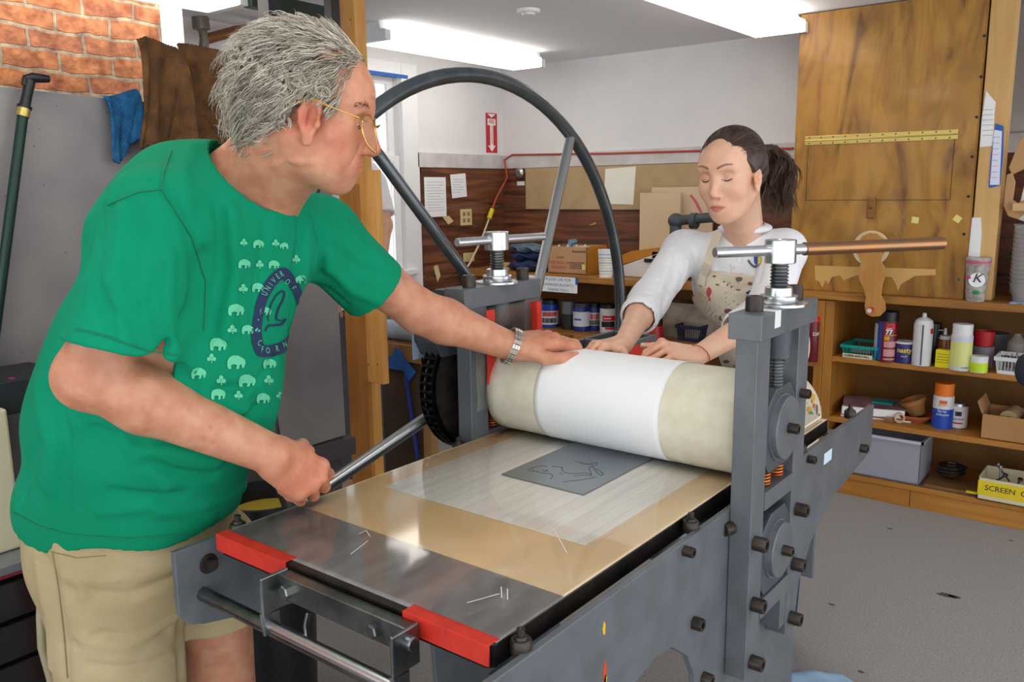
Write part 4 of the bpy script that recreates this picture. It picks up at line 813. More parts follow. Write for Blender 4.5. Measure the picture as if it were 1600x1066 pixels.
MB().cyl((p.x, PY-.018, p.z), (p.x, PY-.015, p.z), .004).build('button_screw', M_ink, pc)
for px, py in ((1538, 56), (1533, 120), (1526, 183), (1519, 245), (1513, 307), (1506, 366), (1498, 437)):
    p = ony(px, py, PY); MB().cyl((p.x, PY-.002, p.z), (p.x, PY, p.z), .006, n=12).build('panel_screw', M_steel2 if py > 400 else M_ink, pc)
Msc = mat('scraped_wood', 'd9ac66', .7)
sb = MB(); pr_ = [(1273, 415), (1462, 421), (1462, 430), (1430, 431), (1420, 437), (1408, 444), (1403, 455), (1400, 444), (1393, 433), (1340, 430), (1318, 438), (1312, 430), (1300, 433), (1294, 444), (1290, 438), (1285, 450), (1280, 440), (1274, 438)]
sb.prism([(ony(*q_, PY).x, ony(*q_, PY).z) for q_ in pr_], 1, PY-.0006, PY); sb.build('scraped_patch', Msc, pc)
for px, py, q in ((1430, 344, .1), (1496, 342, .6)):
    p = ony(px, py, PY); M_ = Matrix.Translation((p.x, PY, p.z))@Matrix.Rotation(q, 4, 'Y'); tag(MB().box(-.014, .014, -.0012, -.0004, -.013, .013, 0, M_).build('tape_square', mat('pale_yellow', 'e6d982', .7)), 'small yellow tape square %s on the plywood' % ('left of centre' if q < .3 else 'near the right edge'), 'tape')
# handled brayer / baren paddle hanging on the panel
pd = thing('wooden_paddle', 'curvy wooden paddle with a pale ring top and red peg, hung on the plywood', 'paddle', ony(1362, 430, 2.335))
yy = 2.335
rc_ = ony(1361, 388, yy); ring = MB().lathe((rc_.x, yy-.006, rc_.z), (rc_.x, 9, rc_.z), [(0, .058), (0, .076), (.012, .076), (.012, .058), (0, .058)], 48).build('ring', mat('pale_ring', 'd8c6a0', .6), pd)
out = [(1340, 385), (1341, 398), (1346, 408), (1342, 420), (1342, 435), (1349, 450), (1353, 465), (1351, 478), (1353, 490), (1362, 495), (1375, 494), (1384, 485), (1383, 472), (1377, 462), (1379, 445), (1384, 430), (1383, 418), (1376, 408), (1379, 397), (1384, 385), (1380, 372), (1370, 365), (1358, 364), (1347, 370)]
MB().prism([(ony(*q_, yy-.012).x, ony(*q_, yy-.012).z) for q_ in out], 1, yy-.016, yy-.006).build('paddle_body', wood('paddle_wood', 'dba25a', 'cb9148', 2, .4), pd, .002)
p = ony(1362, 483, yy-.02); MB().cyl((p.x, yy-.055, p.z-.003), (p.x, yy-.016, p.z), .009).build('red_peg', Mred2, pd); MB().cyl((p.x, yy-.057, p.z-.003), (p.x, yy-.055, p.z-.003), .0095).build('peg_tip', Mwhi, pd)
MB().cyl((rc_.x+.03, yy-.010, rc_.z-.035), (rc_.x+.03, yy+.080, rc_.z-.035), .004).build('mounting_screw', M_ink, pd)
# tall pale stud to the right
st = MB().box(ony(1549, 2, 2.43).x, ony(1590, 2, 2.43).x, 2.43, 2.52, T1+.001, 2.175).build('wooden_stud', wood('pine_stud', 'e0b778', 'd3a463', 2, .5, 1.5, knots=False), None, .002); tag(st, 'tall pale pine post at the right edge of the plywood cabinet', 'post')
SY = 2.43
def onstud(name, label, cat, pts, m, off=.001):
    t = MB().prism([(ony(*q_, SY).x, ony(*q_, SY).z) for q_ in pts], 1, SY-off, SY-off+.0007).build(name, m); return tag(t, label, cat)
n1_ = onstud('paper_note', 'curled white note taped high on the pine post', 'paper', [(1541, 142), (1556, 160), (1554, 175), (1552, 228), (1531, 230), (1534, 185)], M_paper)
for i in range(6): p = ony(1543, 172+8*i, SY); MB().box(p.x-.018, p.x+.02, SY-.0016, SY-.001, p.z, p.z+.002).build('text_line', MATS['faint_ink'], n1_)
cl_ = onstud('clipboard', 'blue-edged clipboard with a handwritten list on the pine post', 'clipboard', [(1556, 193), (1568, 197), (1568, 240), (1563, 290), (1546, 294), (1545, 290), (1549, 240)], M_tape_blue, .004)
MB().prism([(ony(*q_, SY).x, ony(*q_, SY).z) for q_ in [(1554, 203), (1566, 205), (1562, 289), (1547, 289), (1551, 240)]], 1, SY-.0050, SY-.0041).build('list_sheet', mat('pale_sheet', 'dfe3f3', .7), cl_)
for i in range(8): p = ony(1557-(i*.6), 215+9*i, SY); MB().box(p.x-.014, p.x+.012, SY-.0056, SY-.0050, p.z, p.z+.002).build('text_line', mat('red_ink', 'cf8f88', .8) if i % 2 else MATS['faint_ink'], cl_)
onstud('paper_slip', 'long white paper slip taped low on the pine post', 'paper', [(1519, 340), (1533, 340), (1534, 365), (1531, 402), (1513, 400), (1516, 370)], M_paper, .0018)
# tumbler with a K
t, c, r, h = can('tumbler', 'clear glitter tumbler with a black letter K and pink bow', 'tumbler', 1506, 1541, 402, 470, T1, ymax=2.393, body= mat('tumbler_silver', 'b9b4ae', .3, col2='8e8880', scale=60), prof=[(0, 0), (0, .72), (.03, .76), (.93, 1.0), (.97, 1.03), (1, 1), (1, .9), (.97, 0)])
fw_ = Vector((CC[0]-c.x, CC[1]-c.y, 0)).normalized()
MB().lathe(Vector((c.x, c.y, T1+h*.50))+fw_*(r*.86), Vector((c.x, c.y, T1+h*.51))+fw_*9, [(0, 0), (0, .030), (.004, .029), (.004, 0)], 32).build('white_disc', M_paper, t)
text('lettering', 'K', Vector((c.x, c.y, T1+h*.54))+fw_*(r*.86+.0055), .052, M_ink, Vector((-fw_.y, fw_.x, 0)), (0, 0, 1), t, shear=.3)
MB().ell(Vector((c.x, c.y, T1+h*.55))+fw_*(r*.8)-Vector((-fw_.y, fw_.x, 0))*.028, (.010, .010, .007)).build('pink_bow', mat('magenta', 'c92a80', .5), t); MB().ell(Vector((c.x, c.y, T1+h*.22))+fw_*(r*.84), (.014, .006, .008)).build('green_mark', mat('green_mark', '1f8a4a', .5), t)
MB().lathe((c.x, c.y, T1+h*.86), (c.x, c.y, 9), [(0, r*.985), (.012, r*1.0)], 28).build('pink_ring', mat('pink_ring', 'c45f7a', .5), t)
# white boards on the wall at the far right, shelf and odds
shp = []
for z0, z1 in ((1.42, 1.60), (1.605, 1.80), (1.805, 2.0), (2.005, 2.17)):
    pass
sw = MB(); 
wr = thing('white_shelving', 'white painted boards with pale wood strips at the upper right edge', 'shelving', (.9, 2.62, 1.5))
zs = [ony(1590, y_, 2.6).z for y_ in (212, 150, 83, 10)]
for i, z in enumerate(zs):
    z2 = zs[i+1] if i < 3 else 2.17
    MB().box(.40, 1.5, 2.60, 2.62, z+.012, z2-.002).build('white_board', M_white, wr, .001); MB().box(.40, 1.5, 2.585, 2.62, z-.006, z+.011).build('wood_strip', wood('strip_wood', 'c9a36a', 'a98048', 0), wr, .001)
    for xx in (.47, .49): MB().cyl((xx, 2.5985, z+.05), (xx, 2.600, z+.05), .004, n=8).build('nail_head', M_ink, wr)
tag(MB().prism([(.40, 1.28), (.50, 1.24), (.52, 1.50), (.43, 1.50)], 1, 2.50, 2.56).build('white_bag', M_paper, None, .004), 'white paper bag tucked behind the pine post', 'bag')
for pts_, lb in (([(1604, 205), (1592, 222), (1583, 245), (1576, 262), (1581, 273), (1592, 268), (1604, 262)], 'upper brown cardboard offcut with a curved edge, right of the post'), ([(1573, 273), (1581, 270), (1586, 285), (1582, 312), (1590, 318), (1604, 310), (1604, 332), (1590, 343), (1575, 338), (1568, 322), (1570, 295)], 'lower brown cardboard offcut with a hooked shape, right of the post')):
    tag(MB().prism([(ony(*q_, 2.42).x, ony(*q_, 2.42).z) for q_ in pts_], 1, 2.42, 2.44).build('cardboard_offcut', mat('card_curl', 'b88f60', .8), None, .003), lb, 'cardboard')
tag(MB().box(.40, .47, 2.38, 2.50, ony(1560, 322, 2.4).z-.02, ony(1560, 322, 2.4).z+.012).build('wood_bracket', wood('bracket_wood', 'dcb783', 'c99e66', 0), None, .002), 'short pale wooden bracket jutting from the post', 'bracket')
for i in range(14):
    z = T1+.002+.018*i; tag(MB().lathe((ony(1606, 440, 2.47).x, 2.47, z), (ony(1606, 440, 2.47).x, 2.47, 9), [(0, 0), (0, .050), (.075, .066), (.078, .070), (.078, .066), (.003, .047), (.003, 0)], 36).build('clear_container', mat('container_clear', 'bdb9b8', .25, alpha=.45)), 'clear round deli container nested in the stack at the right edge', 'container', 'nested clear containers')
tag(MB().box(.40, .46, 2.5, 2.8, T1+.03, T1+.05).build('grey_offcut', mat('grey_stone', '7a756c', .8)), 'flat grey offcut behind the tumbler', 'offcut')
tag(MB().box(.40, .80, 2.60, 2.78, T1, T1+.20).build('dark_crate', mat('dark_box', '57493a', .8, col2='3b3128', scale=10)), 'dark brown crate in the shadow behind the containers', 'crate')
tag(MB().box(.42, .52, YF-.02, YF+.06, T1+.0005, T1+.004).build('blue_scrap', mat('bluewhite_scrap', 'b9c8d8', .6, col2='5d7fae', scale=40)), 'crumpled blue and white scrap at the worktop edge', 'scrap')
# ================================================================== LEFT SIDE
M_panel = mat('speckled_board', '95918f', .45, col2='7b7678', scale=3, metal=.15)
_nt = M_panel.node_tree; _b = _nt.nodes['Principled BSDF']; _src = _b.inputs['Base Color'].links[0].from_socket
_tc = _nt.nodes.new('ShaderNodeTexCoord'); _v = _nt.nodes.new('ShaderNodeTexVoronoi'); _v.inputs['Scale'].default_value = 30; _nt.links.new(_tc.outputs['Object'], _v.inputs['Vector'])
_r = _nt.nodes.new('ShaderNodeValToRGB'); _r.color_ramp.elements[0].position = .05; _r.color_ramp.elements[0].color = (.25, .24, .26, 1); _r.color_ramp.elements[1].position = .09; _r.color_ramp.elements[1].color = (1, 1, 1, 1)
_nt.links.new(_v.outputs['Distance'], _r.inputs[0]); _m = _nt.nodes.new('ShaderNodeMixRGB'); _m.blend_type = 'MULTIPLY'; _m.inputs[0].default_value = .6; _nt.links.new(_src, _m.inputs[1]); _nt.links.new(_r.outputs[0], _m.inputs[2]); _nt.links.new(_m.outputs[0], _b.inputs['Base Color'])
M_dframe = mat('dark_frame', '4a4347', .5)
bd = thing('drawing_board', 'large grey speckled board standing upright on a dark frame behind the man', 'board', (-1.4, -.3, 0))
MB().prism([(-.70, .545), (.455, .545), (.445, 1.665), (-.36, 1.68), (-.70, 1.69)], 0, -1.43, -1.40).build('board_face', M_panel, bd, .002)
MB().box(-1.41, -1.385, -1.5, -.715, .545, 1.70).build('board_face', M_panel, bd, .002)
MB().box(-1.44, -1.37, -1.5, .475, .475, .54).build('ledge', M_dframe, bd, .002)
for y in (-1.2, -.4, .36): MB().box(-1.43, -1.38, y, y+.05, 0, .475).build('leg', M_dframe, bd, .002)
MB().box(-1.43, -1.38, -1.2, .40, .15, .2).build('stretcher', M_dframe, bd)
# green pole with pistol grip
t = thing('pole', 'dark green pole with a black hooked grip, leaning on the grey board', 'pole', onx(5, 420, -1.365))
p0 = onx(-8, 520, -1.36); p1 = onx(36, 178, -1.36); p2 = onx(42, 150, -1.36); p3 = onx(47, 126, -1.36)
Mgr = mat('dark_green_metal', '1c3a30', .35, metal=.3)
p0 = p1+(p0-p1)*2.6
MB().tube([p0, p1], .0125, 16).build('shaft', Mgr, t)
MB().tube([p1-(p2-p1)*.15, p1+(p2-p1)*.3], .0155, 16).build('brass_ring', MATS['brass'], t)
MB().tube([p1+(p2-p1)*.3, p1+(p2-p1)*.45, p1+(p2-p1)*.46, p2, p3], [.017, .017, .013, .012, .013], 16).tube([onx(38, 122, -1.36), onx(50, 121, -1.36), onx(64, 122, -1.36), onx(76, 123, -1.36)], [.008, .013, .012, .010], 14).tube([onx(37, 133, -1.36), onx(38, 122, -1.36)], .006, 10).build('grip', M_black_p, t)
# towels
def cloth(name, label, X, top, bot, m, nf=6, amp=.02, nu=90, nv=50, ph=0, jag=.006, sag=.0):
    def P(L_, u):
        k = u*(len(L_)-1); i = min(int(k), len(L_)-2); f_ = k-i; return L_[i][0]*(1-f_)+L_[i+1][0]*f_, L_[i][1]*(1-f_)+L_[i+1][1]*f_
    vs = []; fs = []
    for j in range(nv+1):
        v = j/nv
        for i in range(nu+1):
            u = i/nu; a = onx(*P(top, u), X); b = onx(*P(bot, u), X); p = a.lerp(b, v)
            w = amp*(.25+.75*v)*(math.sin(u*nf*2*PI+ph+.8*math.sin(v*2+u*5))+.45*math.sin(u*nf*4.6*PI+v*3+ph)); w += .02*math.exp(-v*9)*-1
            p = p+Vector((w, .3*w, jag*math.sin(u*61)*v*v+.4*jag*math.sin(u*140))); vs.append(p)
    for j in range(nv):
        for i in range(nu): a = j*(nu+1)+i; fs.append((a, a+1, a+nu+2, a+nu+1))
    # back half hanging behind the rail
    o = MB().add(vs, fs, 0, True).build(name, m); md = o.modifiers.new('s', 'SOLIDIFY'); md.thickness = .009; md.offset = 0
    return tag(o, label, 'towel')
Mtow = mat('brown_terry', '82592f', .95, col2='54371f', scale=22, bump=1, bscale=260, lo=.3, hi=.7); Mtowb = mat('blue_terry', '2a7fb8', .95, col2='1c629a', scale=40, bump=1, bscale=300)
cloth('towel', 'brown terry towel hanging highest, its left half with a ragged hem', -1.30, [(224, 62), (235, 57), (262, 66), (284, 75), (296, 90)], [(214, 232), (232, 226), (250, 262), (272, 240), (300, 265)], Mtow, 1.3, .020, jag=.004)
cloth('towel', 'second brown towel fold hanging right behind the grey hair of the man', -1.335, [(284, 68), (300, 68), (330, 74), (352, 80), (378, 86)], [(290, 262), (310, 250), (335, 240), (350, 230), (385, 230)], Mtow, 1.2, .016, ph=2, jag=.003)
cloth('towel', 'bright blue towel hanging left of the brown one over the grey board', -1.37, [(170, 151), (178, 152), (195, 148), (212, 142), (222, 140)], [(176, 251), (182, 256), (194, 250), (206, 225), (218, 212)], Mtowb, 1.2, .010, ph=1, jag=.002)
rk = thing('towel_rack', 'dark metal towel rail standing behind the towels', 'rack', (-1.5, -.1, 0))
za = onx(250, 82, -1.36).z-.015
MB().cyl((-1.36, onx(228, 100, -1.36).y, za), (-1.36, .06, za-.02), .008).build('rail', M_dframe, rk)
for y in (-.10, .05): MB().tube([(-1.36, y, za-.01), (-1.47, y, za-.01), (-1.47, y, 0)], .010, 10).build('stand', M_dframe, rk)
# pale glove fingers next to the rail, bucket and dark flat cabinets at lower left
fc = thing('flat_file', 'glossy black flat-file cabinet with stacked drawers at the lower left edge', 'cabinet', (-1.15, -1.2, 0))
Mfile = mat('glossy_black', '15151a', .12, spec=.8)
MB().box(-1.33, -1.03, -1.9, -.45, 0, .60).build('cabinet_body', Mfile, fc, .004)
for i in range(6):
    dw = MB().box(-1.029, -1.015, -1.88, -.47, .03+i*.095, .115+i*.095).build('drawer', Mfile, fc, .003); MB().box(-1.0149, -1.008, -1.25, -1.1, .06+i*.095, .08+i*.095).build('handle', M_steel2, dw)
MB().box(-1.33, -1.02, -1.9, -.45, .60, .625).build('cabinet_top', mat('file_top', '8f959c', .25, metal=.5), fc, .002)
MB().box(-1.020, -1.018, -1.9, -.45, .6, .607).build('red_edge', mat('dark_red_edge', '7a1f2c', .5), fc)
tag(MB().tube([onx(66, 925, -.80), onx(64, 960, -.79), onx(66, 1010, -.79), onx(80, 1060, -.79), onx(86, 1100, -.79)], .009, 12).build('rubber_hose', mat('tan_rubber', 'a59a7c', .5)), 'tan rubber hose hanging beside the khaki shorts at lower left', 'hose')
b = MB(); p = onx(5, 640, -1.1); q_ = onx(5, 850, -1.1); b.box(-1.15, -1.10, p.y-.5, p.y+.008, .626, p.z); tag(b.build('foam_pad', mat('cream_foam', 'd8cfae', .7), None, .006), 'cream padded panel on the black cabinet at the left edge', 'panel')
p = onx(22, 590, -1.34)
tag(MB().box(-1.36, -1.16, p.y-.25, p.y+.05, p.z-.05, p.z+.03).build('dark_crate', mat('charcoal_box', '26292e', .6), None, .004), 'charcoal crate behind the green shirt at the left edge', 'crate')
p = onx(15, 596, -1.2); tag(MB().ell((-1.185, p.y-.0, p.z-.01), (.024, .016, .022)).build('pink_cloth', mat('magenta_cloth', 'a01f63', .8)), 'scrap of magenta cloth behind the green shirt', 'cloth')
# post with doubled boards
Wp = wood('post_pine', 'efb868', 'dc9c4c', 2, .5, 1.6); Wp2 = wood('post_pine_dark', 'c98a42', 'b27430', 2, .5, 1.6)
pp = thing('wooden_post', 'floor to ceiling pine post behind the man, doubled with a screwed-on board', 'post', (-1.72, .75, 0))
c1 = ony(527, 0, .72).x; c2 = ony(553, 0, .72).x
MB().box(c1, c2, .72, .775, 0, ZC-.005).build('stud', Wp, pp, .002)
zb = ony(545, 590, .70).z
MB().box(c1+.11, c1+.20, .690, .72, zb, 1.5).build('front_board', Wp, pp, .002)
MB().box(c1-.02, c1+.10, .70, .719, 0, 1.45).build('side_board', Wp2, pp, .002)
for px in (576, 590):
    p = ony(px, 570, .69); MB().cyl((p.x, .6885, p.z), (p.x, .691, p.z), .003, n=8).build('screw', M_ink, pp)
p = ony(548, 31, .72); MB().cyl((p.x, .718, p.z), (p.x, .721, p.z), .004, n=10).build('knot', mat('knot', '8a6a30', .6), pp)
# overhead beam
bm_ = thing('steel_beam', 'dark green steel track with black hangers below the ceiling', 'beam', (-1.9, .75, 2.1))
a = onz(405, 2, 2.12); b_ = onz(527, 28, 2.12)
MB().beam(a-Vector((.0, .05, 0)), b_+Vector((0, .1, 0)), .05, .055).build('track', mat('track_green', '1f3029', .5), bm_)
a2 = at(424, 38, 2.95); MB().box(a2.x-.03, a2.x+.03, a2.y-.03, a2.y+.03, a2.z-.09, 2.115).build('hanger', M_black_p, bm_); a3 = at(520, 46, 3.1); MB().box(a3.x-.02, a3.x+.02, a3.y-.02, a3.y+.02, a3.z-.04, 2.12).build('hanger', M_black_p, bm_)
# copper pipe and valve
cpp = thing('wall_pipe', 'brown copper pipe with a round valve high on the white wall', 'pipe', onx(320, 55, -2.4))
A_ = onx(320, 62, -2.4); 
MB().tube([A_, onx(345, 55, -2.4), onx(370, 48, -2.4), onx(395, 45, -2.4), onx(418, 50, -2.4)], .022, 14).build('pipe', mat('old_copper', '8a5a38', .5, metal=.5), cpp)
MB().tube([onx(318, 75, -2.4), A_, onx(317, 50, -2.4), onx(315, 40, -2.4)], [.02, .022, .018, .034], 14).lathe(onx(315, 46, -2.4), onx(313, 30, -2.4), [(0, 0), (0, .035), (.05, .035), (.05, 0)], 24).build('valve', mat('valve_bronze', '7d766a', .5, metal=.6), cpp)
# crate with blue tape right of the post
cr = thing('plywood_crate', 'tall plywood box with blue tape and tape tail, right of the pine post', 'crate', (-1.35, 1.0, 0))
zc1 = ony(640, 540, .95).z; xa, xb = ony(596, 600, .95).x, ony(674, 600, .95).x
Wcr = wood('crate_wood', 'a98250', '8c6a40', 2, .6, 2)
MB().box(xa, xb-.045, .955, .965, 0, zc1-.03).build('panel', mat('hardboard_dark', '4b3a28', .8, col2='3b2d20', scale=5), cr)
MB().box(xb-.045, xb, .94, .985, 0, zc1-.02).build('leg', Wcr, cr, .001); MB().box(xa-.05, xb, .94, 1.35, zc1-.02, zc1).build('top', Wcr, cr, .001); MB().box(xa-.05, xb-.03, .94, .96, zc1-.07, zc1-.02).build('rail', Wcr, cr, .001); MB().box(xb-.045, xb, 1.3, 1.345, 0, zc1-.02).build('leg', Wcr, cr, .001)
def onc(*q_): p = ony(*q_, .936); return (p.x, p.z)
MB().prism([onc(594, 553), (onc(615, 557)), onc(618, 543), onc(628, 550), onc(634, 563), onc(650, 582), onc(640, 596), onc(634, 580), onc(594, 572)], 1, .930, .9385).build('blue_tape', M_tape_blue, cr)
MB().prism([onc(632, 572), onc(637, 590), onc(655, 715), onc(652, 718), onc(633, 592)], 1, .929, .9375).build('tape_tail', mat('dark_blue_tape', '233f9c', .6), cr)
p = at(628, 514, (Vector((xb, .98, zc1))-Vector(CC)).dot(Vector(CF)))
tag(MB().lathe((xa-.10, 1.02, zc1+.042), (xb+.03, 1.02, zc1+.045), [(0, 0), (0, .042), (1, .038), (1, 0)], 28, unit=True).build('fabric_roll', mat('pale_blue_roll', 'a3b8c9', .6, col2='8aa4ba', scale=10)), 'pale blue roll lying on top of the plywood box', 'roll')
# black bucket with yellow behind the man s fist
p = at(415, 790, 2.15)
bk = thing('bucket', 'black tub with a yellow inside behind the fist', 'tub', (p.x, p.y, 0))
MB().lathe((p.x, p.y, 0), (p.x, p.y, 9), [(0, 0), (0, .10), (p.z+.03, .12), (p.z+.03, .11), (p.z-.02, .10), (p.z-.02, 0)], 40).build('tub_body', M_black_p, bk)
MB().lathe((p.x, p.y, p.z-.019), (p.x, p.y, 9), [(0, 0), (0, .095), (.003, .095), (.003, 0)], 40).build('yellow_liner', mat('dull_yellow', 'a99225', .6), bk)
# light blue rag on the floor right of the press
p = onz(1290, 1075, 0)
b = MB().ell((p.x+.02, p.y-.03, .012), (.13, .09, .02), 30, 12); b.v = [(x+.006*math.sin(y*80), y, max(0, z+.008*math.sin(x*50)*math.cos(y*60))) for x, y, z in b.v]
tag(b.build('rag', mat('pale_blue_rag', '9fc0dc', .9)), 'pale blue rag on the carpet beside the press foot', 'rag')
# carpet stains
stn = MB()
for (px, py, r_) in ((1478, 930, .03), (1490, 932, .02), (1300, 945, .012), (1390, 826, .012), (1580, 845, .010), (1345, 1050, .01)):
    p = onz(px, py, .0006); stn.prism([(p.x+r_*(1+.4*math.sin(k*2.3+px))*math.cos(k*.7), p.y+r_*.5*math.sin(k*.7)) for k in range(9)], 2, .0004, .0008)
    o = stn.build('stain', mat('dark_stain', '4b4846', .9)); tag(o, 'dark ink stain on the grey carpet', 'stain', 'ink stains on the carpet'); stn = MB()
# ================================================================== PEOPLE: one smooth surface per body, grown from blended volumes
def unit(v): v = np.array(v, float); return v/np.linalg.norm(v)
class Vol:
    def __init__(s): s.p = []; s.d = []; s.post = None; s.shell = False
    def cap(s, a, b, ra, rb=None, k=.012, sub=False):
        a = np.array(a, float); b = np.array(b, float); rb = ra if rb is None else rb
        ab = b-a; L2 = max(ab@ab, 1e-9)
        def f(P):
            t = np.clip(((P-a)@ab)/L2, 0, 1); return np.sqrt(((P-a-t[:, None]*ab)**2).sum(1))-(ra+(rb-ra)*t)
        s.p.append((f, k, (a+b)/2, np.sqrt(L2)/2+max(ra, rb), sub)); return s
    def ell(s, c, r, R=None, k=.012, sub=False):
        c = np.array(c, float); r = np.array(r, float) if hasattr(r, '__len__') else np.array([r]*3, float); Rm = np.eye(3) if R is None else np.array(R, float)
        def f(P):
            q = (P-c)@Rm.T; k0 = np.sqrt(((q/r)**2).sum(1)); k1 = np.sqrt(((q/(r*r))**2).sum(1)); return k0*(k0-1)/np.maximum(k1, 1e-6)
        s.p.append((f, k, c, r.max(), sub)); return s
    def stroke(s, pts, w, amp):
        pts = [np.array(p, float) for p in pts]; c = np.mean(pts, 0); R = max(np.linalg.norm(p-c) for p in pts)+2.6*w
        def f(P):
            m = None
            for a, b in zip(pts, pts[1:]):
                ab = b-a; t = np.clip(((P-a)@ab)/max(ab@ab, 1e-9), 0, 1); d = ((P-a-t[:, None]*ab)**2).sum(1); m = d if m is None else np.minimum(m, d)
            return amp*np.exp(-m/(w*w))
        s.d.append((f, c, R)); return s
    def raw(s, P, pr=None, dr=None):
        d = np.full(len(P), .5)
        for f, k, c, R, sub in (s.p if pr is None else pr):
            e = f(P)
            if sub: e = -e; h = np.maximum(k-np.abs(d-e), 0)/k; d = np.maximum(d, e)+h*h*k*.25
            else: h = np.maximum(k-np.abs(d-e), 0)/k; d = np.minimum(d, e)-h*h*k*.25
        for f, c, R in (s.d if dr is None else dr): d = d-f(P)
        return d
    def val(s, P, pr=None, dr=None):
        d = s.raw(P, pr, dr); return s.post(d, P) if s.post else d
    def mesh(s, lo, hi, h):
        lo = np.array(lo, float); hi = np.array(hi, float); B = 8; nb = np.ceil((hi-lo)/(h*B)).astype(int); n = nb*B+1
        V = np.full(n, .5, np.float32); hd = h*B*.8661; ar = np.arange(B+1)
        loc = np.stack(np.meshgrid(ar, ar, ar, indexing='ij'), -1).reshape(-1, 3)*h
        PC = np.array([p[2] for p in s.p]); PR = np.array([p[3] for p in s.p]); PK = np.array([p[1] for p in s.p])
        for i in range(nb[0]):
            for j in range(nb[1]):
                for k in range(nb[2]):
                    c = lo+(np.array([i, j, k])+.5)*B*h
                    dd = np.sqrt(((PC-c)**2).sum(1))-PR-hd; m = dd < PK+.02
                    if not m.any(): continue
                    pr = [p for p, q in zip(s.p, m) if q]
                    dr = [q for q in s.d if np.linalg.norm(q[1]-c) < q[2]+hd]
                    r0 = s.raw(c[None], pr, dr)[0]
                    sl = (slice(i*B, i*B+B+1), slice(j*B, j*B+B+1), slice(k*B, k*B+B+1))
                    if abs(r0) > hd*1.25+.022:
                        if not s.shell and r0 < 0: V[sl] = -.5
                        continue
                    V[sl] = s.val(loc+(lo+np.array([i, j, k])*B*h), pr, dr).reshape(B+1, B+1, B+1)
        return nets(V, lo, h)
def nets(V, lo, h):
    S = (V < 0).astype(np.int8); c = sum(S[a:S.shape[0]-1+a, b:S.shape[1]-1+b, d:S.shape[2]-1+d] for a in (0, 1) for b in (0, 1) for d in (0, 1))
    I = np.argwhere((c > 0) & (c < 8))
    if not len(I): return np.zeros((0, 3)), np.zeros((0, 4), int)
    ny, nz = V.shape[1:]; ids = (I[:, 0]*ny+I[:, 1])*nz+I[:, 2]; o_ = np.argsort(ids); ids = ids[o_]; I = I[o_]
    F = V.ravel(); off = [(a, b, d) for a in (0, 1) for b in (0, 1) for d in (0, 1)]; cv = [F[ids+(a*ny+b)*nz+d] for a, b, d in off]
    acc = np.zeros((len(ids), 3)); cnt = np.zeros(len(ids))
    for x in range(8):
        for y in range(x+1, 8):
            if sum(abs(p-q) for p, q in zip(off[x], off[y])) != 1: continue
            m = (cv[x] < 0) != (cv[y] < 0); va, vb = cv[x][m], cv[y][m]; t = (va/(va-vb))[:, None]
            acc[m] += np.array(off[x])*(1-t)+np.array(off[y])*t; cnt[m] += 1
    P = lo+(I+acc/cnt[:, None])*h
    quads = []
    SS = S.astype(bool)
    for ax in range(3):
        u, w = [q for q in range(3) if q != ax]
        A = [slice(None)]*3; Bq = [slice(None)]*3; A[ax] = slice(0, -1); Bq[ax] = slice(1, None)
        for q in (u, w): A[q] = slice(1, -1); Bq[q] = slice(1, -1)
        a = SS[tuple(A)]; b = SS[tuple(Bq)]; E = np.argwhere(a != b)
        if not len(E): continue
        st = a[tuple(E.T)]; E = E.copy(); E[:, u] += 1; E[:, w] += 1
        def cid(du, dw): Q = E.copy(); Q[:, u] += du; Q[:, w] += dw; return np.searchsorted(ids, (Q[:, 0]*ny+Q[:, 1])*nz+Q[:, 2])
        q = np.stack([cid(-1, -1), cid(0, -1), cid(0, 0), cid(-1, 0)], 1)
        flip = st if ax != 1 else ~st
        q[~flip] = q[~flip][:, ::-1]; quads.append(q)
    return P, np.concatenate(quads)
def npmesh(name, parts, mats, parent=None, smooth=True, tint=None, face_mat=None):
    off = 0; Vs = []; Fs = []
    for P, Q in parts: Vs.append(P); Fs.append(Q+off); off += len(P)
    V = np.concatenate(Vs); Q = np.concatenate(Fs); k = Q.shape[1]; me = bpy.data.meshes.new(name)
    me.vertices.add(len(V)); me.vertices.foreach_set('co', V.astype(np.float32).ravel()); me.loops.add(Q.size); me.loops.foreach_set('vertex_index', Q.astype(np.int32).ravel())
    me.polygons.add(len(Q)); me.polygons.foreach_set('loop_start', np.arange(0, Q.size, k, dtype=np.int32)); me.polygons.foreach_set('loop_total', np.full(len(Q), k, np.int32))
    me.update(calc_edges=True); me.validate()
    for m in (mats if isinstance(mats, (list, tuple)) else [mats]): me.materials.append(m)
    if face_mat is not None: me.polygons.foreach_set('material_index', face_mat.astype(np.int32))
    me.polygons.foreach_set('use_smooth', np.full(len(me.polygons), smooth))
    if tint is not None:
        at_ = me.color_attributes.new('tint', 'FLOAT_COLOR', 'POINT'); c = np.ones((len(V), 4), np.float32); c[:, :3] = tint(V); at_.data.foreach_set('color', c.ravel())
    o = bpy.data.objects.new(name, me); COL.objects.link(o)
    if parent: o.parent = parent; bpy.context.view_layer.update(); o.matrix_parent_inverse = parent.matrix_world.inverted()
    return o
def skin_mat(name, col, col2):
    m = mat(name, col, .48, col2=col2, scale=35, bump=.12, bscale=260, sss=.12); nt = m.node_tree; b = nt.nodes['Principled BSDF']
    a = nt.nodes.new('ShaderNodeAttribute'); a.attribute_name = 'tint'; mx = nt.nodes.new('ShaderNodeMixRGB'); mx.blend_type = 'MULTIPLY'; mx.inputs[0].default_value = 1
    s_ = b.inputs['Base Color'].links[0].from_socket; nt.links.new(s_, mx.inputs[1]); nt.links.new(a.outputs['Color'], mx.inputs[2]); nt.links.new(mx.outputs[0], b.inputs['Base Color']); return m
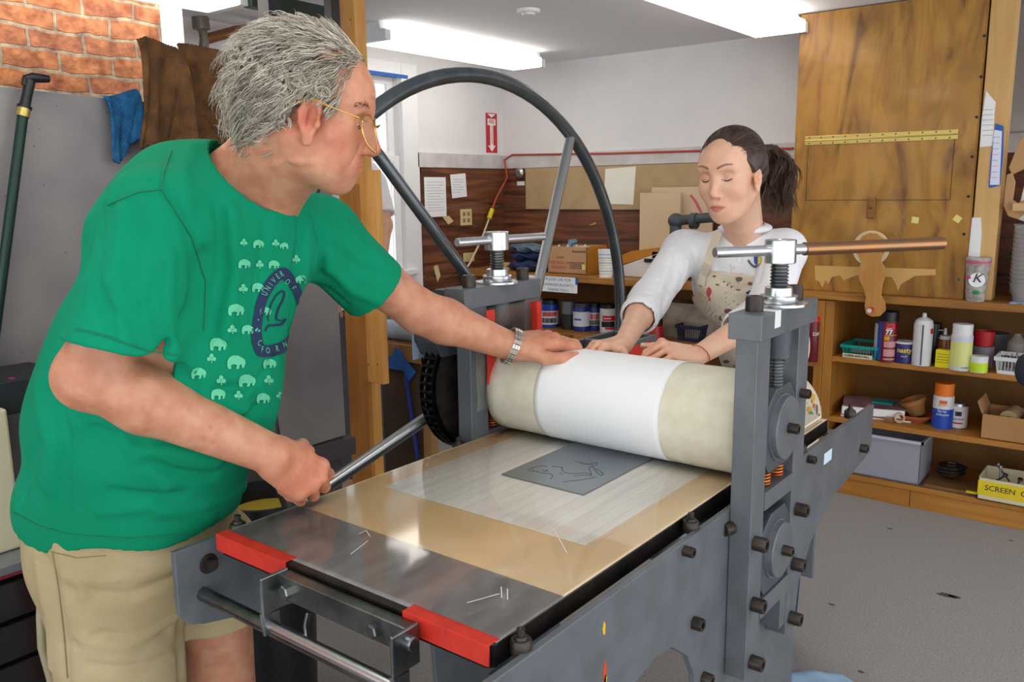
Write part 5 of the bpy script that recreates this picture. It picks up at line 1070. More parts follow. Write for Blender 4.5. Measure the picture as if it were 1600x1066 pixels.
def fabric(name, c1, c2, sc=300, b=.25, big=5): return mat(name, c1, .9, col2=c2, scale=big, bump=b, bscale=sc, spec=.2)
Fh = unit([CF[0], CF[1], 0]); Rh = np.array([Fh[1], -Fh[0], 0]); ZU = np.array([0, 0, 1.])   # level axes of the viewer's side: away, to the right, up
def A3(px, py, dep): return np.array(at(px, py, dep))
class Frame:
    """local axes: x forward, y left, z up, with an origin and a scale"""
    def __init__(s, o, x, up, sc=1.0):
        s.o = np.array(o, float); s.x = unit(x); up = np.array(up, float); s.z = unit(up-s.x*(up@s.x)); s.y = np.cross(s.z, s.x); s.s = sc
    def p(s, x, y, z): return s.o+s.s*(x*s.x+y*s.y+z*s.z)
    @property
    def R(s): return np.array([s.x, s.y, s.z])
    def loc(s, P): return ((P-s.o)@s.R.T)/s.s
def head(v, f, male=True, lid=.5, ears=(1, -1), ez=0, ex=0, es=1.0, ey=0):
    S = f.s; R = f.R
    def E(c, r, k=.012, sub=False): v.ell(f.p(*c), np.array(r)*S if hasattr(r, '__len__') else r*S, R, k, sub)
    def C(a, b, ra, rb=None, k=.01, sub=False): v.cap(f.p(*a), f.p(*b), ra*S, (ra if rb is None else rb)*S, k, sub)
    E((-.012, 0, .022), (.098, .077, .086)); E((.048, 0, .022), (.046, .060, .052), .03); E((.046, 0, -.040), (.046, .055, .062), .03)
    E((.034, 0, -.082), (.050, .047, .034), .03)
    jw = 1 if male else .86
    for s in (1, -1):
        E((.060, s*.036, -.038), .026 if male else .025, .03); C((-.002, s*.054*jw, -.060), (.062, s*.018, -.106), .020 if male else .014, .016, .03)
        C((.084, s*.012, .010+ez), (.074, s*.044, .010+ez), .010 if male else .007, .008, .018)
        if male: C((.070, s*.036, -.072), (.060, s*.034, -.096), .014, .012, .02)
    E((.074, 0, -.110), (.021, .022, .017) if male else (.017, .016, .015), .022)
    E((.082, 0, -.078), (.020, .026, .022), .02)
    # eye hollows, lids
    for s in (1, -1):
        E((.100, s*.031, -.010+ez), (.019, .017, .012), .014, True)
        E((.0745, s*.031, -.0125+ez), (.0145, .0155, .0125), .004)
        if lid < .9: E((.094, s*.031, -.0165+ez+.004*lid), (.012, .0125, .0045*(1-lid)+.0006), .002, True)
    # nose
    if male: C((.089, 0, .000), (.112, 0, -.040), .0078, .0125, .012); E((.110, 0, -.045), (.0135, .0130, .011), .008)
    else: C((.088, 0, .008), (.108, 0, -.038), .0062, .0088, .012); E((.107, 0, -.043), (.010, .0092, .0085), .008)
    for s in (1, -1):
        w = .0125 if male else .0095; E((.101 if male else .096, s*w, -.049), (.012, .0075, .0078) if male else (.009, .006, .006), .006)
        C((.108 if male else .102, s*.006, -.058), (.108 if male else .102, s*.006, -.052), .0028, k=.003, sub=True)
    # lips
    fx = .0985 if male else .0975; lw = .0215 if male else .019
    for s in (1, -1):
        C((fx, s*.003, -.0735), (fx-.011, s*lw, -.0785), .0052 if male else .0060, .0025, .005); C((fx-.002, 0, -.0835), (fx-.011, s*lw*.9, -.0795), .0060 if male else .0072, .0025, .006)
    for s in (1, -1): v.stroke([f.p(fx+.007, 0, -.0785), f.p(fx, s*.011, -.0785), f.p(fx-.010, s*(lw+.001), -.0792)], .0022*S, -.0024*S)
    v.stroke([f.p(.100, 0, -.062), f.p(.102, 0, -.070)], .004*S, -.0012*S)
    for s in ears:
        e = np.array([.004+ex, s*(.077+ey), -.028]); k_ = es
        def Z(c, r, k=.004, sub=False): v.ell(f.p(*(e+np.array(c)*[1, s, 1]*k_)), np.array(r)*S*k_, R, k, sub)
        def Y(a, b, r, k=.003): v.cap(f.p(*(e+np.array(a)*[1, s, 1]*k_)), f.p(*(e+np.array(b)*[1, s, 1]*k_)), r*S*k_, k=k)
        Z((0, 0, 0), (.0145, .0070, .031), .006); Z((.003, .0085, .003), (.0095, .0095, .0215), .003, True)
        rim = [(-.004, .004, -.020), (-.011, .005, -.008), (-.0145, .006, .008), (-.011, .006, .022), (-.002, .006, .030), (.008, .004, .026), (.012, .001, .014)]
        for a_, b_ in zip(rim, rim[1:]): Y(a_, b_, .0046)
        Y((-.0065, .004, -.008), (-.007, .005, .012), .0026); Z((.004, .003, -.030), (.0085, .005, .010), .005); Z((.013, .003, -.004), (.0045, .0045, .0065), .004)
    if male:
        for s in (1, -1):
            v.stroke([f.p(.098, s*.018, -.045), f.p(.094, s*.030, -.066), f.p(.082, s*.036, -.084)], .0035*S, -.0013*S)
            v.stroke([f.p(.088, s*.022, -.030), f.p(.082, s*.040, -.030)], .0035*S, -.0016*S)
            for q in range(3): v.stroke([f.p(.073-.005*q, s*(.048+.003*q), -.012), f.p(.060-.005*q, s*.056, -.010+.008*(q-1))], .0022*S, -.0012*S)
        for q in range(3): v.stroke([f.p(.094, -.03, .030+.012*q), f.p(.098, 0, .032+.012*q), f.p(.094, .03, .030+.012*q)], .003*S, -.0008*S)
def hand(v, f, side, bend, spread=(8, 2, -5, -12), thumb=((.30, .75, -.35), (.75, .55, -.2), (.9, .35, -.1)), fat=1.0):
    """f: wrist frame, x to the fingers, z the back of the hand; side +1 when the thumb is on +y"""
    S = f.s; g = lambda x, y, z: f.p(x, y*side, z); tips = []
    kn = [(.090, .027, .002), (.094, .007, .004), (.088, -.013, .002), (.078, -.031, -.003)]
    ln = [(.045, .026, .021), (.049, .030, .022), (.045, .028, .022), (.035, .020, .019)]; rr = [.0092, .0095, .0090, .0080]
    for i, k_ in enumerate(kn):
        w = (.006, k_[1]*.62, 0); v.cap(g(*w), g(k_[0]-.006, k_[1], k_[2]-.003), .0140*S*fat, .0112*S*fat, .014)
        a = np.array(k_); sp = math.radians(spread[i]); b = bend[i] if hasattr(bend[0], '__len__') else bend; th = 0; r = rr[i]*S*fat
        v.ell(g(*(a+[0, 0, .001])), r*1.16, None, .008)
        for j in range(3):
            th += math.radians(b[j]); d = np.array([math.cos(th)*math.cos(sp), math.cos(th)*math.sin(sp), -math.sin(th)]); c = a+d*ln[i][j]
            v.cap(g(*a), g(*c), r*(1-.08*j), r*(.93-.10*j), .0035)
            if j < 2: v.ell(g(*(c+[0, 0, .0])), r*(1.03-.08*j), None, .003)
            if j == 2: up = np.array([math.sin(th)*math.cos(sp), math.sin(th)*math.sin(sp), math.cos(th)]); tips.append((g(*a), g(*c), r*.76, g(*up)-f.o))
            a = c
    v.cap(g(.012, .012, -.006), g(.048, .032, -.010), .0165*S*fat, .0135*S*fat, .016)
    v.cap(g(.012, -.020, -.006), g(.060, -.030, -.006), .014*S*fat, .011*S*fat, .014)
    a = np.array([.040, .034, -.008]); L_ = (.024, .034, .027); r = .0108*S*fat
    for j in range(3):
        c = a+unit(thumb[j])*L_[j]; v.cap(g(*a), g(*c), r*(1.04-.05*j), r*(1.0-.12*j), .006)
        if j == 2: tips.append((g(*a), g(*c), r*.78, f.p(0, -.55*side, 1)-f.o))
        a = c
    f.tips = tips; return f
def nails(f, parent, m):
    for a, c, r, up in f.tips:
        x = unit(c-a); n = unit(up-x*(up@x)); y = np.cross(n, x); o = c+n*r*.72-x*r*.05
        M_ = Matrix(((x[0], y[0], n[0]), (x[1], y[1], n[1]), (x[2], y[2], n[2]))); MB().ell(o, (r*.85, r*.66, r*.34), 16, 10, 0, M_).build('fingernail', m, parent)
def base_hit(v, lo, hi, h=.012):
    P_, Q = v.mesh(lo, hi, h); b = BVHTree.FromPolygons([tuple(p) for p in P_], [tuple(q) for q in Q])
    def g(L_):
        out = []
        for q in L_:
            r_ = b.ray_cast(Vector(CC), Vector(ray(q[0], q[1])).normalized())
            if r_[0] is not None: out.append(np.array(r_[0]))
        return out
    return g
def folds(v, g, L_, ks=1.0, ws=1.0):
    for pts, w, a in L_:
        q = g(pts); seg = []
        for p in q:
            if seg and np.linalg.norm(p-seg[-1]) > .16:
                if len(seg) > 1: v.stroke(seg, w*ws, a*ks)
                seg = []
            seg.append(p)
        if len(seg) > 1: v.stroke(seg, w*ws, a*ks)
def tube_strands(name, strands, r, mats, parent, seed=1, sides=3):
    """strands: (N, K, 3) points; one mesh of thin hairs"""
    S_ = np.array(strands); N, K = S_.shape[:2]; T = np.gradient(S_, axis=1); T /= np.linalg.norm(T, axis=2, keepdims=True)+1e-9
    ref = np.array([.3, .5, .81]); U = np.cross(T, ref); U /= np.linalg.norm(U, axis=2, keepdims=True)+1e-9; W_ = np.cross(T, U)
    rr = r*np.interp(np.linspace(0, 1, K), [0, .7, 1], [1, .9, .25])[None, :, None, None]
    a = np.arange(sides)*2*PI/sides; P = S_[:, :, None, :]+rr*(U[:, :, None, :]*np.cos(a)[None, None, :, None]+W_[:, :, None, :]*np.sin(a)[None, None, :, None])
    V = P.reshape(-1, 3); base = (np.arange(N)*K*sides)[:, None, None]+(np.arange(K-1)*sides)[None, :, None]
    k0 = np.arange(sides)[None, None, :]; k1 = (k0+1) % sides; Q = np.stack([base+k0, base+k1, base+sides+k1, base+sides+k0], -1).reshape(-1, 4)
    fm = np.repeat(np.random.RandomState(seed).randint(0, len(mats), N), (K-1)*sides)
    return npmesh(name, [(V, Q)], mats, parent, True, face_mat=fm)
def gauss(V, c, w): return np.exp(-((V-np.array(c))**2).sum(1)/(w*w))
# ------------------------------------------------------------------ the man in green
def man():
    M_skin = skin_mat('man_skin', 'cf9777', 'c08163')
    T = thing('person', 'grey-haired man in a green T-shirt and khaki shorts leaning over the press', 'person', (A3(200, 900, 1.6)[0], A3(200, 900, 1.6)[1], 0))
    shR, elR, wrR = A3(242, 336, 1.32), A3(140, 590, 1.30), A3(428, 712, 1.43)
    shL, elL, wrL = A3(500, 368, 1.64), A3(655, 487, 1.80), A3(795, 540, 1.855)
    hipR, hipL = A3(170, 850, 1.54), A3(320, 850, 1.74)
    S_ = unit([*(shL-shR)[:2], 0]); D_ = np.cross(S_, ZU); H_ = unit([*(hipL-hipR)[:2], 0]); HD = np.cross(H_, ZU)
    tors = np.array([D_, S_, ZU]); pelv = np.array([HD, H_, ZU])
    hd = Frame(A3(487, 160, 1.36), unit(Rh*.999+Fh*.02)*math.cos(.30)-ZU*math.sin(.30), ZU, 1.0)
    nk = A3(402, 268, 1.45)
    def torso(v, g=0.0):
        v.ell(A3(335, 395, 1.50), (.145+g, .185+g, .17+g), tors, .05); v.ell(A3(318, 335, 1.47), (.12+g, .140+g, .105+g), tors, .06)
        v.cap(shR, shL, .068+g, .070+g, .06); v.cap(A3(325, 282, 1.44), A3(400, 285, 1.46), .055+g, .062+g, .05)
        v.cap(A3(262, 282, 1.45), A3(195, 368, 1.43), .052+g, .062+g, .05)
        v.ell(A3(268, 560, 1.52), (.195+g, .200+g, .20+g), tors, .08); v.ell(A3(232, 660, 1.55), (.208+g, .205+g, .17+g), pelv, .08); v.ell(A3(203, 780, 1.60), (.212+g, .190+g, .16+g), pelv, .06)
    # body
    v = Vol(); torso(v, -.022)
    v.cap(nk, hd.p(-.030, 0, -.055), .068, .060, .03); v.cap(A3(425, 300, 1.46), hd.p(.010, 0, -.085), .052, .045, .04)
    for a, e, w, r in ((shR, elR, wrR, (.062, .047, .046, .0335)), (shL, elL, wrL, (.058, .045, .043, .0315))):
        v.cap(a, e, r[0], r[1], .03); m = e*.72+w*.28; dr = unit(w-e); v.cap(e, m, r[1]-.001, r[2]+.004, .02); v.cap(m, w, r[2]+.004, r[3], .02)
    v.ell(elR+(elR-wrR)*.02, .044, None, .02)
    hR = Frame(wrR, Rh*.50-ZU*.56+Fh*.42, -Fh*.75+ZU*.55+Rh*.1, 1.06)
    hand(v, hR, 1, [(38, 78, 45), (42, 80, 45), (46, 80, 45), (50, 78, 42)], thumb=((.55, .45, -.70), (.8, .1, -.6), (.85, -.25, -.45)), spread=(3, 1, -2, -5), fat=1.14)
    hL = Frame(wrL, Rh*.93+Fh*.34+ZU*.05, ZU*1.0-Fh*.25, 1.12)
    hand(v, hL, -1, [(16, 44, 30), (22, 46, 30), (30, 44, 28), (38, 40, 26)], thumb=((.72, .68, -.22), (.97, .26, -.06), (1.0, .0, .05)), spread=(2, 0, -4, -9), fat=1.22)
    v.stroke([hL.p(.060, -.040, -.004), hL.p(.085, -.046, -.006), hL.p(.115, -.046, -.010)], .0035, -.0045)
    # tendons, veins and knuckles
    for y in (-.010, .006, .020): v.stroke([hR.p(.025, y*.7, .016), hR.p(.080, y*1.1, .014)], .0030, .0016)
    v.stroke([hR.p(.01, .01, .017), hR.p(.04, -.004, .017), hR.p(.062, -.02, .016)], .0024, .0016); v.stroke([wrR*.8+elR*.2-Fh*.033, wrR-Fh*.03, hR.p(.02, .0, .018)], .0028, .0015)
    head(v, hd, True, .62, ears=(-1, 1), ex=.017, es=1.03)
    v.stroke([hd.p(.035, -.06, -.09), hd.p(-.01, -.062, -.105), nk-Fh*.06+Rh*.03], .006, .003)
    thR, thL = hipR-ZU*.0, hipL
    knR, knL = hipR-ZU*.40+Rh*.01, hipL-ZU*.40+Rh*.02; anR, anL = knR-ZU*.37-Rh*.03, knL-ZU*.37-Rh*.02
    for h_, k_, a_ in ((thR, knR, anR), (thL, knL, anL)):
        v.cap(h_-ZU*.04, k_, .085, .060, .03); v.cap(k_, a_, .058, .036, .02); v.ell(k_-ZU*.12-Rh*.02, (.05, .052, .11), None, .03); v.cap(a_, [a_[0]+.0, a_[1], .05]+0*a_ if False else np.array([a_[0], a_[1], .07]), .036, .034, .02)
        v.cap(np.array([a_[0], a_[1], .05]), np.array([a_[0], a_[1], .04])+Rh*.13, .034, .028, .03)
    parts = []
    hlo, hhi = hd.o-.16, hd.o+.16
    lo = np.min([elR, wrR, shL, anR, hd.o], 0)-.2; hi = np.max([wrL, wrR, hd.o, anL], 0)+.22
    H1 = nk[2]-.055
    parts.append(v.mesh([hd.o[0]-.17, hd.o[1]-.17, H1], [hd.o[0]+.17, hd.o[1]+.17, hd.o[2]+.16], .0019))
    # arms and hands fine, everything below the collar coarser
    def box_of(pts, m): pts = np.array(pts); return pts.min(0)-m, pts.max(0)+m
    fR = v.mesh(*box_of([elR, wrR, hR.p(.09, 0, 0), hR.p(.05, 0, -.06)], .065), .0023)
    fL = v.mesh(*box_of([elL, wrL, hL.p(.19, 0, 0)], .075), .0024)
    rest = v.mesh([lo[0], lo[1], 0], [hi[0], hi[1], H1+.006], .0055)
    def clip(PQ, boxes):
        P_, Q = PQ; c = P_[Q].mean(1); keep = np.ones(len(Q), bool)
        for a, b in boxes: keep &= ~((c > a).all(1) & (c < b).all(1))
        return P_, Q[keep]
    bR = box_of([elR, wrR, hR.p(.09, 0, 0), hR.p(.05, 0, -.06)], .060); bL = box_of([elL, wrL, hL.p(.19, 0, 0)], .070)
    fR = (fR[0], fR[1][[True]*len(fR[1])])
    rest = clip(rest, [bR, bL])
    # the fine arm boxes may hold bits of the torso: drop what lies under the shirt
    def drop_torso(PQ, cen, rad):
        P_, Q = PQ; c = P_[Q].mean(1); keep = np.ones(len(Q), bool)
        tv = Vol(); torso(tv, -.022); keep &= tv.raw(c) > .004
        return P_, Q[keep]
    def tint(V):
        c = np.ones((len(V), 3))
        def add(p, w, col, a=1.0):
            g = (gauss(V, p, w)*a)[:, None]; nonlocal c; c = c*(1-g)+c*np.array(col)*g
        red = (1.06, .78, .74)
        add(hd.p(.115, 0, -.045), .022, red); add(hd.p(.065, -.045, -.045), .034, red, .8); add(hd.p(.065, .045, -.045), .034, red, .8); add(hd.p(.005, -.085, -.028), .03, (1.08, .74, .70)); add(hd.p(.06, 0, .07), .06, (1.02, .88, .84), .7)
        add(hd.p(.095, 0, -.079), .013, (.95, .62, .60)); add(hd.p(.095, -.014, -.079), .010, (.95, .62, .60))
        add(hR.p(.08, 0, 0), .05, (1.05, .80, .76)); add(hR.p(.03, 0, 0), .05, (1.03, .88, .84)); add(hL.p(.09, -.01, 0), .06, (1.04, .84, .80)); add(elR, .05, (1.03, .84, .80)); add(nk, .1, (1.0, .86, .80)); add(hd.p(.020, -.083, -.026), .012, (.72, .48, .44)); add(hd.p(.020, .083, -.026), .012, (.72, .48, .44))  # last two darken the ear hollows: shade put into the skin colour
        rs = np.random.RandomState(3)
        for i in range(26):
            p = hd.p(rs.uniform(.0, .09), -.075, rs.uniform(-.09, .06)); p = p+hd.y*rs.uniform(0, .02); add(p, rs.uniform(.0025, .0045), (.80, .62, .55), .8)
        for i in range(30):
            t = rs.uniform(); p = elR*(1-t)+wrR*t-Fh*.045+ZU*rs.uniform(-.03, .03); add(p, .0035, (.82, .66, .6), .7)
        return c
    body = npmesh('body', parts+[fR, fL, rest], M_skin, T, tint=tint)
    Mnl = mat('man_nail', 'dcae9c', .3); nails(hR, T, Mnl); nails(hL, T, Mnl)
    # eyes
    for s in (1, -1):
        c = hd.p(.0762, s*.031, -.0135); e = MB().ell(c, .0118, 24, 16).build('eyeball', mat('eye_white', 'e8dfd8', .25), T)
        d = unit(hd.x*.9-hd.z*.35); MB().lathe(c+Vector(d)*.0105, c+Vector(d)*.02, [(0, 0), (0, .0055), (.0012, .004), (.0016, 0)], 20).build('iris', mat('iris_dark', '4b3a2c', .2), e)
    # hair: cap and curls
    hv = Vol(); hv.ell(hd.p(-.022, 0, .024), (.092, .081, .086), hd.R, .01); hv.ell(hd.p(-.060, 0, -.020), (.058, .076, .062), hd.R, .03)
    hv.ell(hd.p(-.004, -.070, .022), (.048, .017, .034), hd.R, .02); hv.ell(hd.p(-.004, .070, .022), (.048, .017, .034), hd.R, .02)
    hv.cap(hd.p(.035, -.070, .012), hd.p(.020, -.075, -.022), .010, .006, .01); hv.cap(hd.p(.035, .070, .012), hd.p(.020, .075, -.022), .010, .006, .01)
    def hp(d, P):
        q = hd.loc(P); front = q[:, 0]-(.060+.25*(q[:, 2]-.02)*(q[:, 2] < .06)-1.0*np.maximum(q[:, 2]-.06, 0)); ear = np.sqrt((q[:, 0]-.020)**2+(np.abs(q[:, 1])-.08)**2*.3+(q[:, 2]+.032)**2)-.028; n = .0035*np.sin(q[:, 0]*210+4*np.sin(q[:, 2]*90))*np.sin(q[:, 2]*170+3*np.sin(q[:, 0]*80))
        return np.maximum(np.maximum(d+n+.001, front), -ear)
    hv.post = hp
    hp_ = hv.mesh(hd.o-.15, hd.o+.15, .003)
    Mh = [mat('hair_grey', 'c9c1b0', .45, spec=.6), mat('hair_grey_light', 'e6e0d0', .45, spec=.6), mat('hair_grey_dark', '968b7b', .5), mat('hair_grey_mid', 'b2a794', .5)]
    hair = npmesh('hair', [hp_], mat('hair_base', 'a39b8d', .8, col2='7b7367', scale=60), T)
    rs = np.random.RandomState(11); st = []; K = 22; cen = np.array([-.014, 0, .022])
    for cl in range(820):
        th = rs.uniform(-PI, PI); u = rs.uniform(-.95, 1.0)
        n = np.array([math.cos(th)*math.sqrt(1-u*u), math.sin(th)*math.sqrt(1-u*u), u])
        p = cen+n*np.array([.099, .080, .088])
        zf = .057+.10*(min(p[2], .06)-.03)-.35*max(0, p[2]-.075)
        if p[0] > zf or p[2] < -.066 or (p[0] > -.006 and p[2] < -.008) or (p[0] > .045 and p[2] < .0): continue
        top = max(0, min(1, (p[2]-.045)/.06)); low = max(0, min(1, (.045-p[2])/.08)); back = max(0, min(1, (-p[0]+.01)/.08))
        Lh = (.060+.020*low+.01*back)*(1-.25*top)*rs.uniform(.8, 1.15); flow = unit(np.array([-.55-.35*top, n[1]*.3, -.95+.35*top])); flow = unit(flow-n*(flow@n)*.95); sd = np.cross(n, flow)
        wv = (.0025+.0065*max(low, .5*back))*rs.uniform(.6, 1.3); fr = rs.uniform(1.1, 1.9); ph = rs.uniform(0, 6.3); curl = (.003+.016*max(low, back*.8))*rs.uniform(.5, 1.2)
        for h_ in range(rs.randint(9, 15)):
            o_ = rs.normal(size=3)*.0026; ll = Lh*rs.uniform(.9, 1.1); dph = rs.normal()*.15; pts = []; stop = False
            for k in range(K):
                s = k/(K-1); lift = .004+.010*math.sin(min(1, s*1.3)*PI*.5)*(.4+.6*low)
                if stop: pts.append(pts[-1]+(pts[-1]-pts[-2])*.02 if len(pts) > 1 else hd.p(*p)); continue
                c_ = curl*max(0, s-.25)/.75; an = ph+dph+fr*2.2*PI*s*1.3
                x = p+o_+flow*(ll*s*(1-.30*s*low)+c_*.9*math.sin(an))+sd*(wv*math.sin(ph+dph+fr*2*PI*s)*(.3+.7*s))+n*(lift+c_*.9*(1+math.cos(an))*.6)+o_*.5*s
                e = (x-cen)/np.array([.101, .082, .090]); le = np.linalg.norm(e)
                if le < 1.0: x = cen+(x-cen)/le*1.012
                
                de = math.hypot(x[0]-.021, x[2]+.034)
                if de < .031 and abs(x[1]) > .05: x = x+np.array([0, 0, 0.]); stop = True
                pts.append(hd.p(*x))
            st.append(pts)
    locks = []
    for cl in range(210):   # ringlets over the nape and behind the ear
        if cl % 3: side = rs.choice([-1, -1, 1]); th = rs.uniform(1.15, PI)*side; u = rs.uniform(-.85, .15)
        else: side = rs.choice([-1, -1, 1]); th = rs.uniform(1.45, 2.2)*side; u = rs.uniform(-.95, -.25)
        n = np.array([math.cos(th)*math.sqrt(1-u*u), math.sin(th)*math.sqrt(1-u*u), u]); p = cen+n*np.array([.110, .089, .098])
        if p[2] < -.074 or math.hypot(p[0]-.024, p[2]+.030) < .044: continue
        dn = unit(np.array([-.1, 0, -1])-n*(-n[2])); sd = np.cross(n, dn); R_ = rs.uniform(.007, .0125); a0 = rs.uniform(0, 6.3); sg = rs.choice([-1, 1]); turns = rs.uniform(.8, 1.4)
        for h_ in range(22):
            o_ = rs.normal(size=3)*.0007; dr_ = rs.normal()*.0013; pts = []
            for k in range(K):
                s = k/(K-1); a = a0+sg*turns*2*PI*s; rr_ = (R_+dr_)*(1.25-.70*s); x = p+n*(.003+.007*math.sin(s*PI)+dr_)+dn*(rr_*math.cos(a)+.004*s)+sd*rr_*math.sin(a)+o_
                de = math.hypot(x[0]-.024, x[2]+.034)
                if de < .027: x = x+np.array([-.027+de, 0, 0])
                pts.append(hd.p(*x))
            locks.append(pts)
    tube_strands('curl_locks', locks, .0008, [mat('curl_light', 'd8d1c0', .4, spec=.7), mat('curl_mid', 'c2b9a6', .4, spec=.6), mat('curl_shade', 'a89e8c', .45)], hair, 4)
    for i in range(90):   # loose flyaway hairs on the crown
        th = rs.uniform(-.7, .7); p = np.array([rs.uniform(-.07, .05), math.sin(th)*.06, .0]); p[2] = .022+.088*math.sqrt(max(.05, 1-(p[0]+.014)**2/.0098-p[1]**2/.0064)); L2 = rs.uniform(.03, .06); b_ = rs.uniform(-.004, .012)
        st.append([hd.p(*(p+np.array([-.8*L2*k/(K-1), rs.normal()*.0003, b_*math.sin(k/(K-1)*PI)-.25*L2*(k/(K-1))**2+.002]))) for k in range(K)])
    tube_strands('hair_curls', st, .00075, Mh, hair)
    # eyebrow
    for s in (1, -1):
        bs = []
        for i in range(170):
            t = rs.uniform(); p = hd.p(.095-.018*t*t, s*(.014+.034*t), .012+.006*math.sin(t*PI)+rs.normal()*.0022); d = hd.x*.004+hd.y*s*.009*(.5+t)+hd.z*rs.uniform(-.002, .004); bs.append([p-hd.x*.002+d*k/4 for k in range(5)])
        tube_strands('eyebrow', bs, .00065, [mat('brow_grey', '8f7a6a', .7)], T)
    for s in (1, -1): MB().tube([hd.p(.0885-.008*t*t, s*(.019+.026*t), -.0165-.003*math.sin(t*PI)) for t in np.linspace(0, 1, 8)], .0009, 6).build('eyelashes', mat('lash', '4a332a', .7), T)
    # glasses
    gl = bpy.data.objects.new('eyeglasses', None); COL.objects.link(gl); gl.parent = T; gl.matrix_parent_inverse = T.matrix_world.inverted()
    Mg = mat('gold_wire', 'd9b25a', .25, metal=1); Mte = mat('amber_tip', 'e39a1c', .35); Ml = mat('lens_amber', 'c9977a', .03, alpha=.45, spec=1)
    for s in (1, -1):
        c = np.array([.112, s*.033, -.020]); ring = []
        for k in range(40):
            q = 2*PI*k/40; ring.append(hd.p(c[0]-.5*max(0, math.cos(q)*s)*.026+.012*math.sin(q)*-1, c[1]+.029*math.cos(q), c[2]+.0255*math.sin(q)*(1 if math.sin(q) > 0 else 1.1)))
        MB().tube(ring, .0013, 8, closed=True).build('lens_rim', Mg, T).parent = gl
        m_ = MB().add([hd.p(*c)]+ring, [(0, 1+k, 1+(k+1) % 40) for k in range(40)], 0, True); m_.build('lens', Ml, T, recalc=False).parent = gl
        MB().tube([hd.p(.103, s*.058, -.006), hd.p(.092, s*.073, -.004), hd.p(.060, s*.080, -.002), hd.p(.038, s*.084, -.000)], .0011, 8).build('temple', Mg, T).parent = gl
        MB().tube([hd.p(.044, s*.083, -.001), hd.p(.030, s*.087, .002), hd.p(.012, s*.088, .002), hd.p(-.006, s*.085, -.012)], [.0014, .0032, .003, .002], 8).build('temple_tip', Mte, T).parent = gl
    MB().tube([hd.p(.110, .009, -.008), hd.p(.114, 0, -.004), hd.p(.110, -.009, -.008)], .0014, 8).build('bridge', Mg, T).parent = gl
    for o in gl.children: o.matrix_parent_inverse = T.matrix_world.inverted()@Matrix.Identity(4); o.matrix_parent_inverse = (T.matrix_world@Matrix.Identity(4)).inverted()
    gl.matrix_parent_inverse = Matrix.Identity(4); bpy.context.view_layer.update()
    for o in gl.children: o.matrix_parent_inverse = gl.matrix_world.inverted()
    # watch
    wt_ = bpy.data.objects.new('wristwatch', None); COL.objects.link(wt_); wt_.parent = T; bpy.context.view_layer.update()
    ax = unit(wrL-elL); c0 = wrL+ax*.006; u = unit(np.cross(ax, ZU)); w_ = np.cross(u, ax); Mw = mat('watch_steel', 'c9c6bb', .28, metal=1)
    up_ = unit(ZU-ax*(ZU@ax)); sd_ = np.cross(ax, up_); n = 22
    b = MB()
    for i in range(n):
        q = 2*PI*i/n; r_ = np.array([math.cos(q), math.sin(q)]); c = c0+(up_*r_[0]*.0405+sd_*r_[1]*.0405); d = unit(up_*r_[0]+sd_*r_[1]); tg = unit(-up_*r_[1]+sd_*r_[0])
        M_ = Matrix(((ax[0], tg[0], d[0], c[0]), (ax[1], tg[1], d[1], c[1]), (ax[2], tg[2], d[2], c[2]), (0, 0, 0, 1)))
        b.box(-.0085, -.0034, -.0048, .0048, -.0014, .0014, 0, M_).box(-.0028, .0028, -.0048, .0048, -.0014, .0020, 0, M_).box(.0034, .0085, -.0048, .0048, -.0014, .0014, 0, M_)
    o = b.build('bracelet', Mw, T, .0006); o.parent = wt_; o.matrix_parent_inverse = wt_.matrix_world.inverted()
    cw = Vector(c0+unit(up_*.45+Fh*.9)*.041)
    dd = Vector(unit(cw-Vector(c0))); o = MB().lathe(cw-dd*.003, cw+dd, [(0, 0), (0, .018), (.008, .018), (.010, .015), (.010, 0)], 32).build('watch_case', Mw, T); o.parent = wt_; o.matrix_parent_inverse = wt_.matrix_world.inverted()
    # ---------------- T-shirt
    sv = Vol(); torso(sv, .0)
    def sleeve(a, b, r0, r1, k=.035, ell=None):
        a = np.array(a); b = np.array(b); ab = b-a; n = unit(ab); L2 = ab@ab
        def f(P):
            t = ((P-a)@ab)/L2; tc = np.clip(t, 0, 1.3); d = np.sqrt(((P-a-tc[:, None]*ab)**2).sum(1))-(r0+(r1-r0)*tc); return np.maximum(d, (P-b)@n)
        sv.p.append((f, k, (a+b)/2, np.linalg.norm(ab)/2+max(r0, r1), False)); return b, n, r1
    sR = sleeve(shR+np.array([0, 0, -.005]), A3(196, 548, 1.315), .068, .092); sL = sleeve(shL, A3(585, 452, 1.735), .072, .073)
    # folds: long soft ridges and creases in the cloth
    G = lambda *L_: L_
    blo = np.array([*(A3(150, 600, 1.55)[:2]-.48), .80]); bhi = np.array([*(A3(560, 420, 1.7)[:2]+.34), 1.62]); gg = base_hit(sv, blo, bhi)
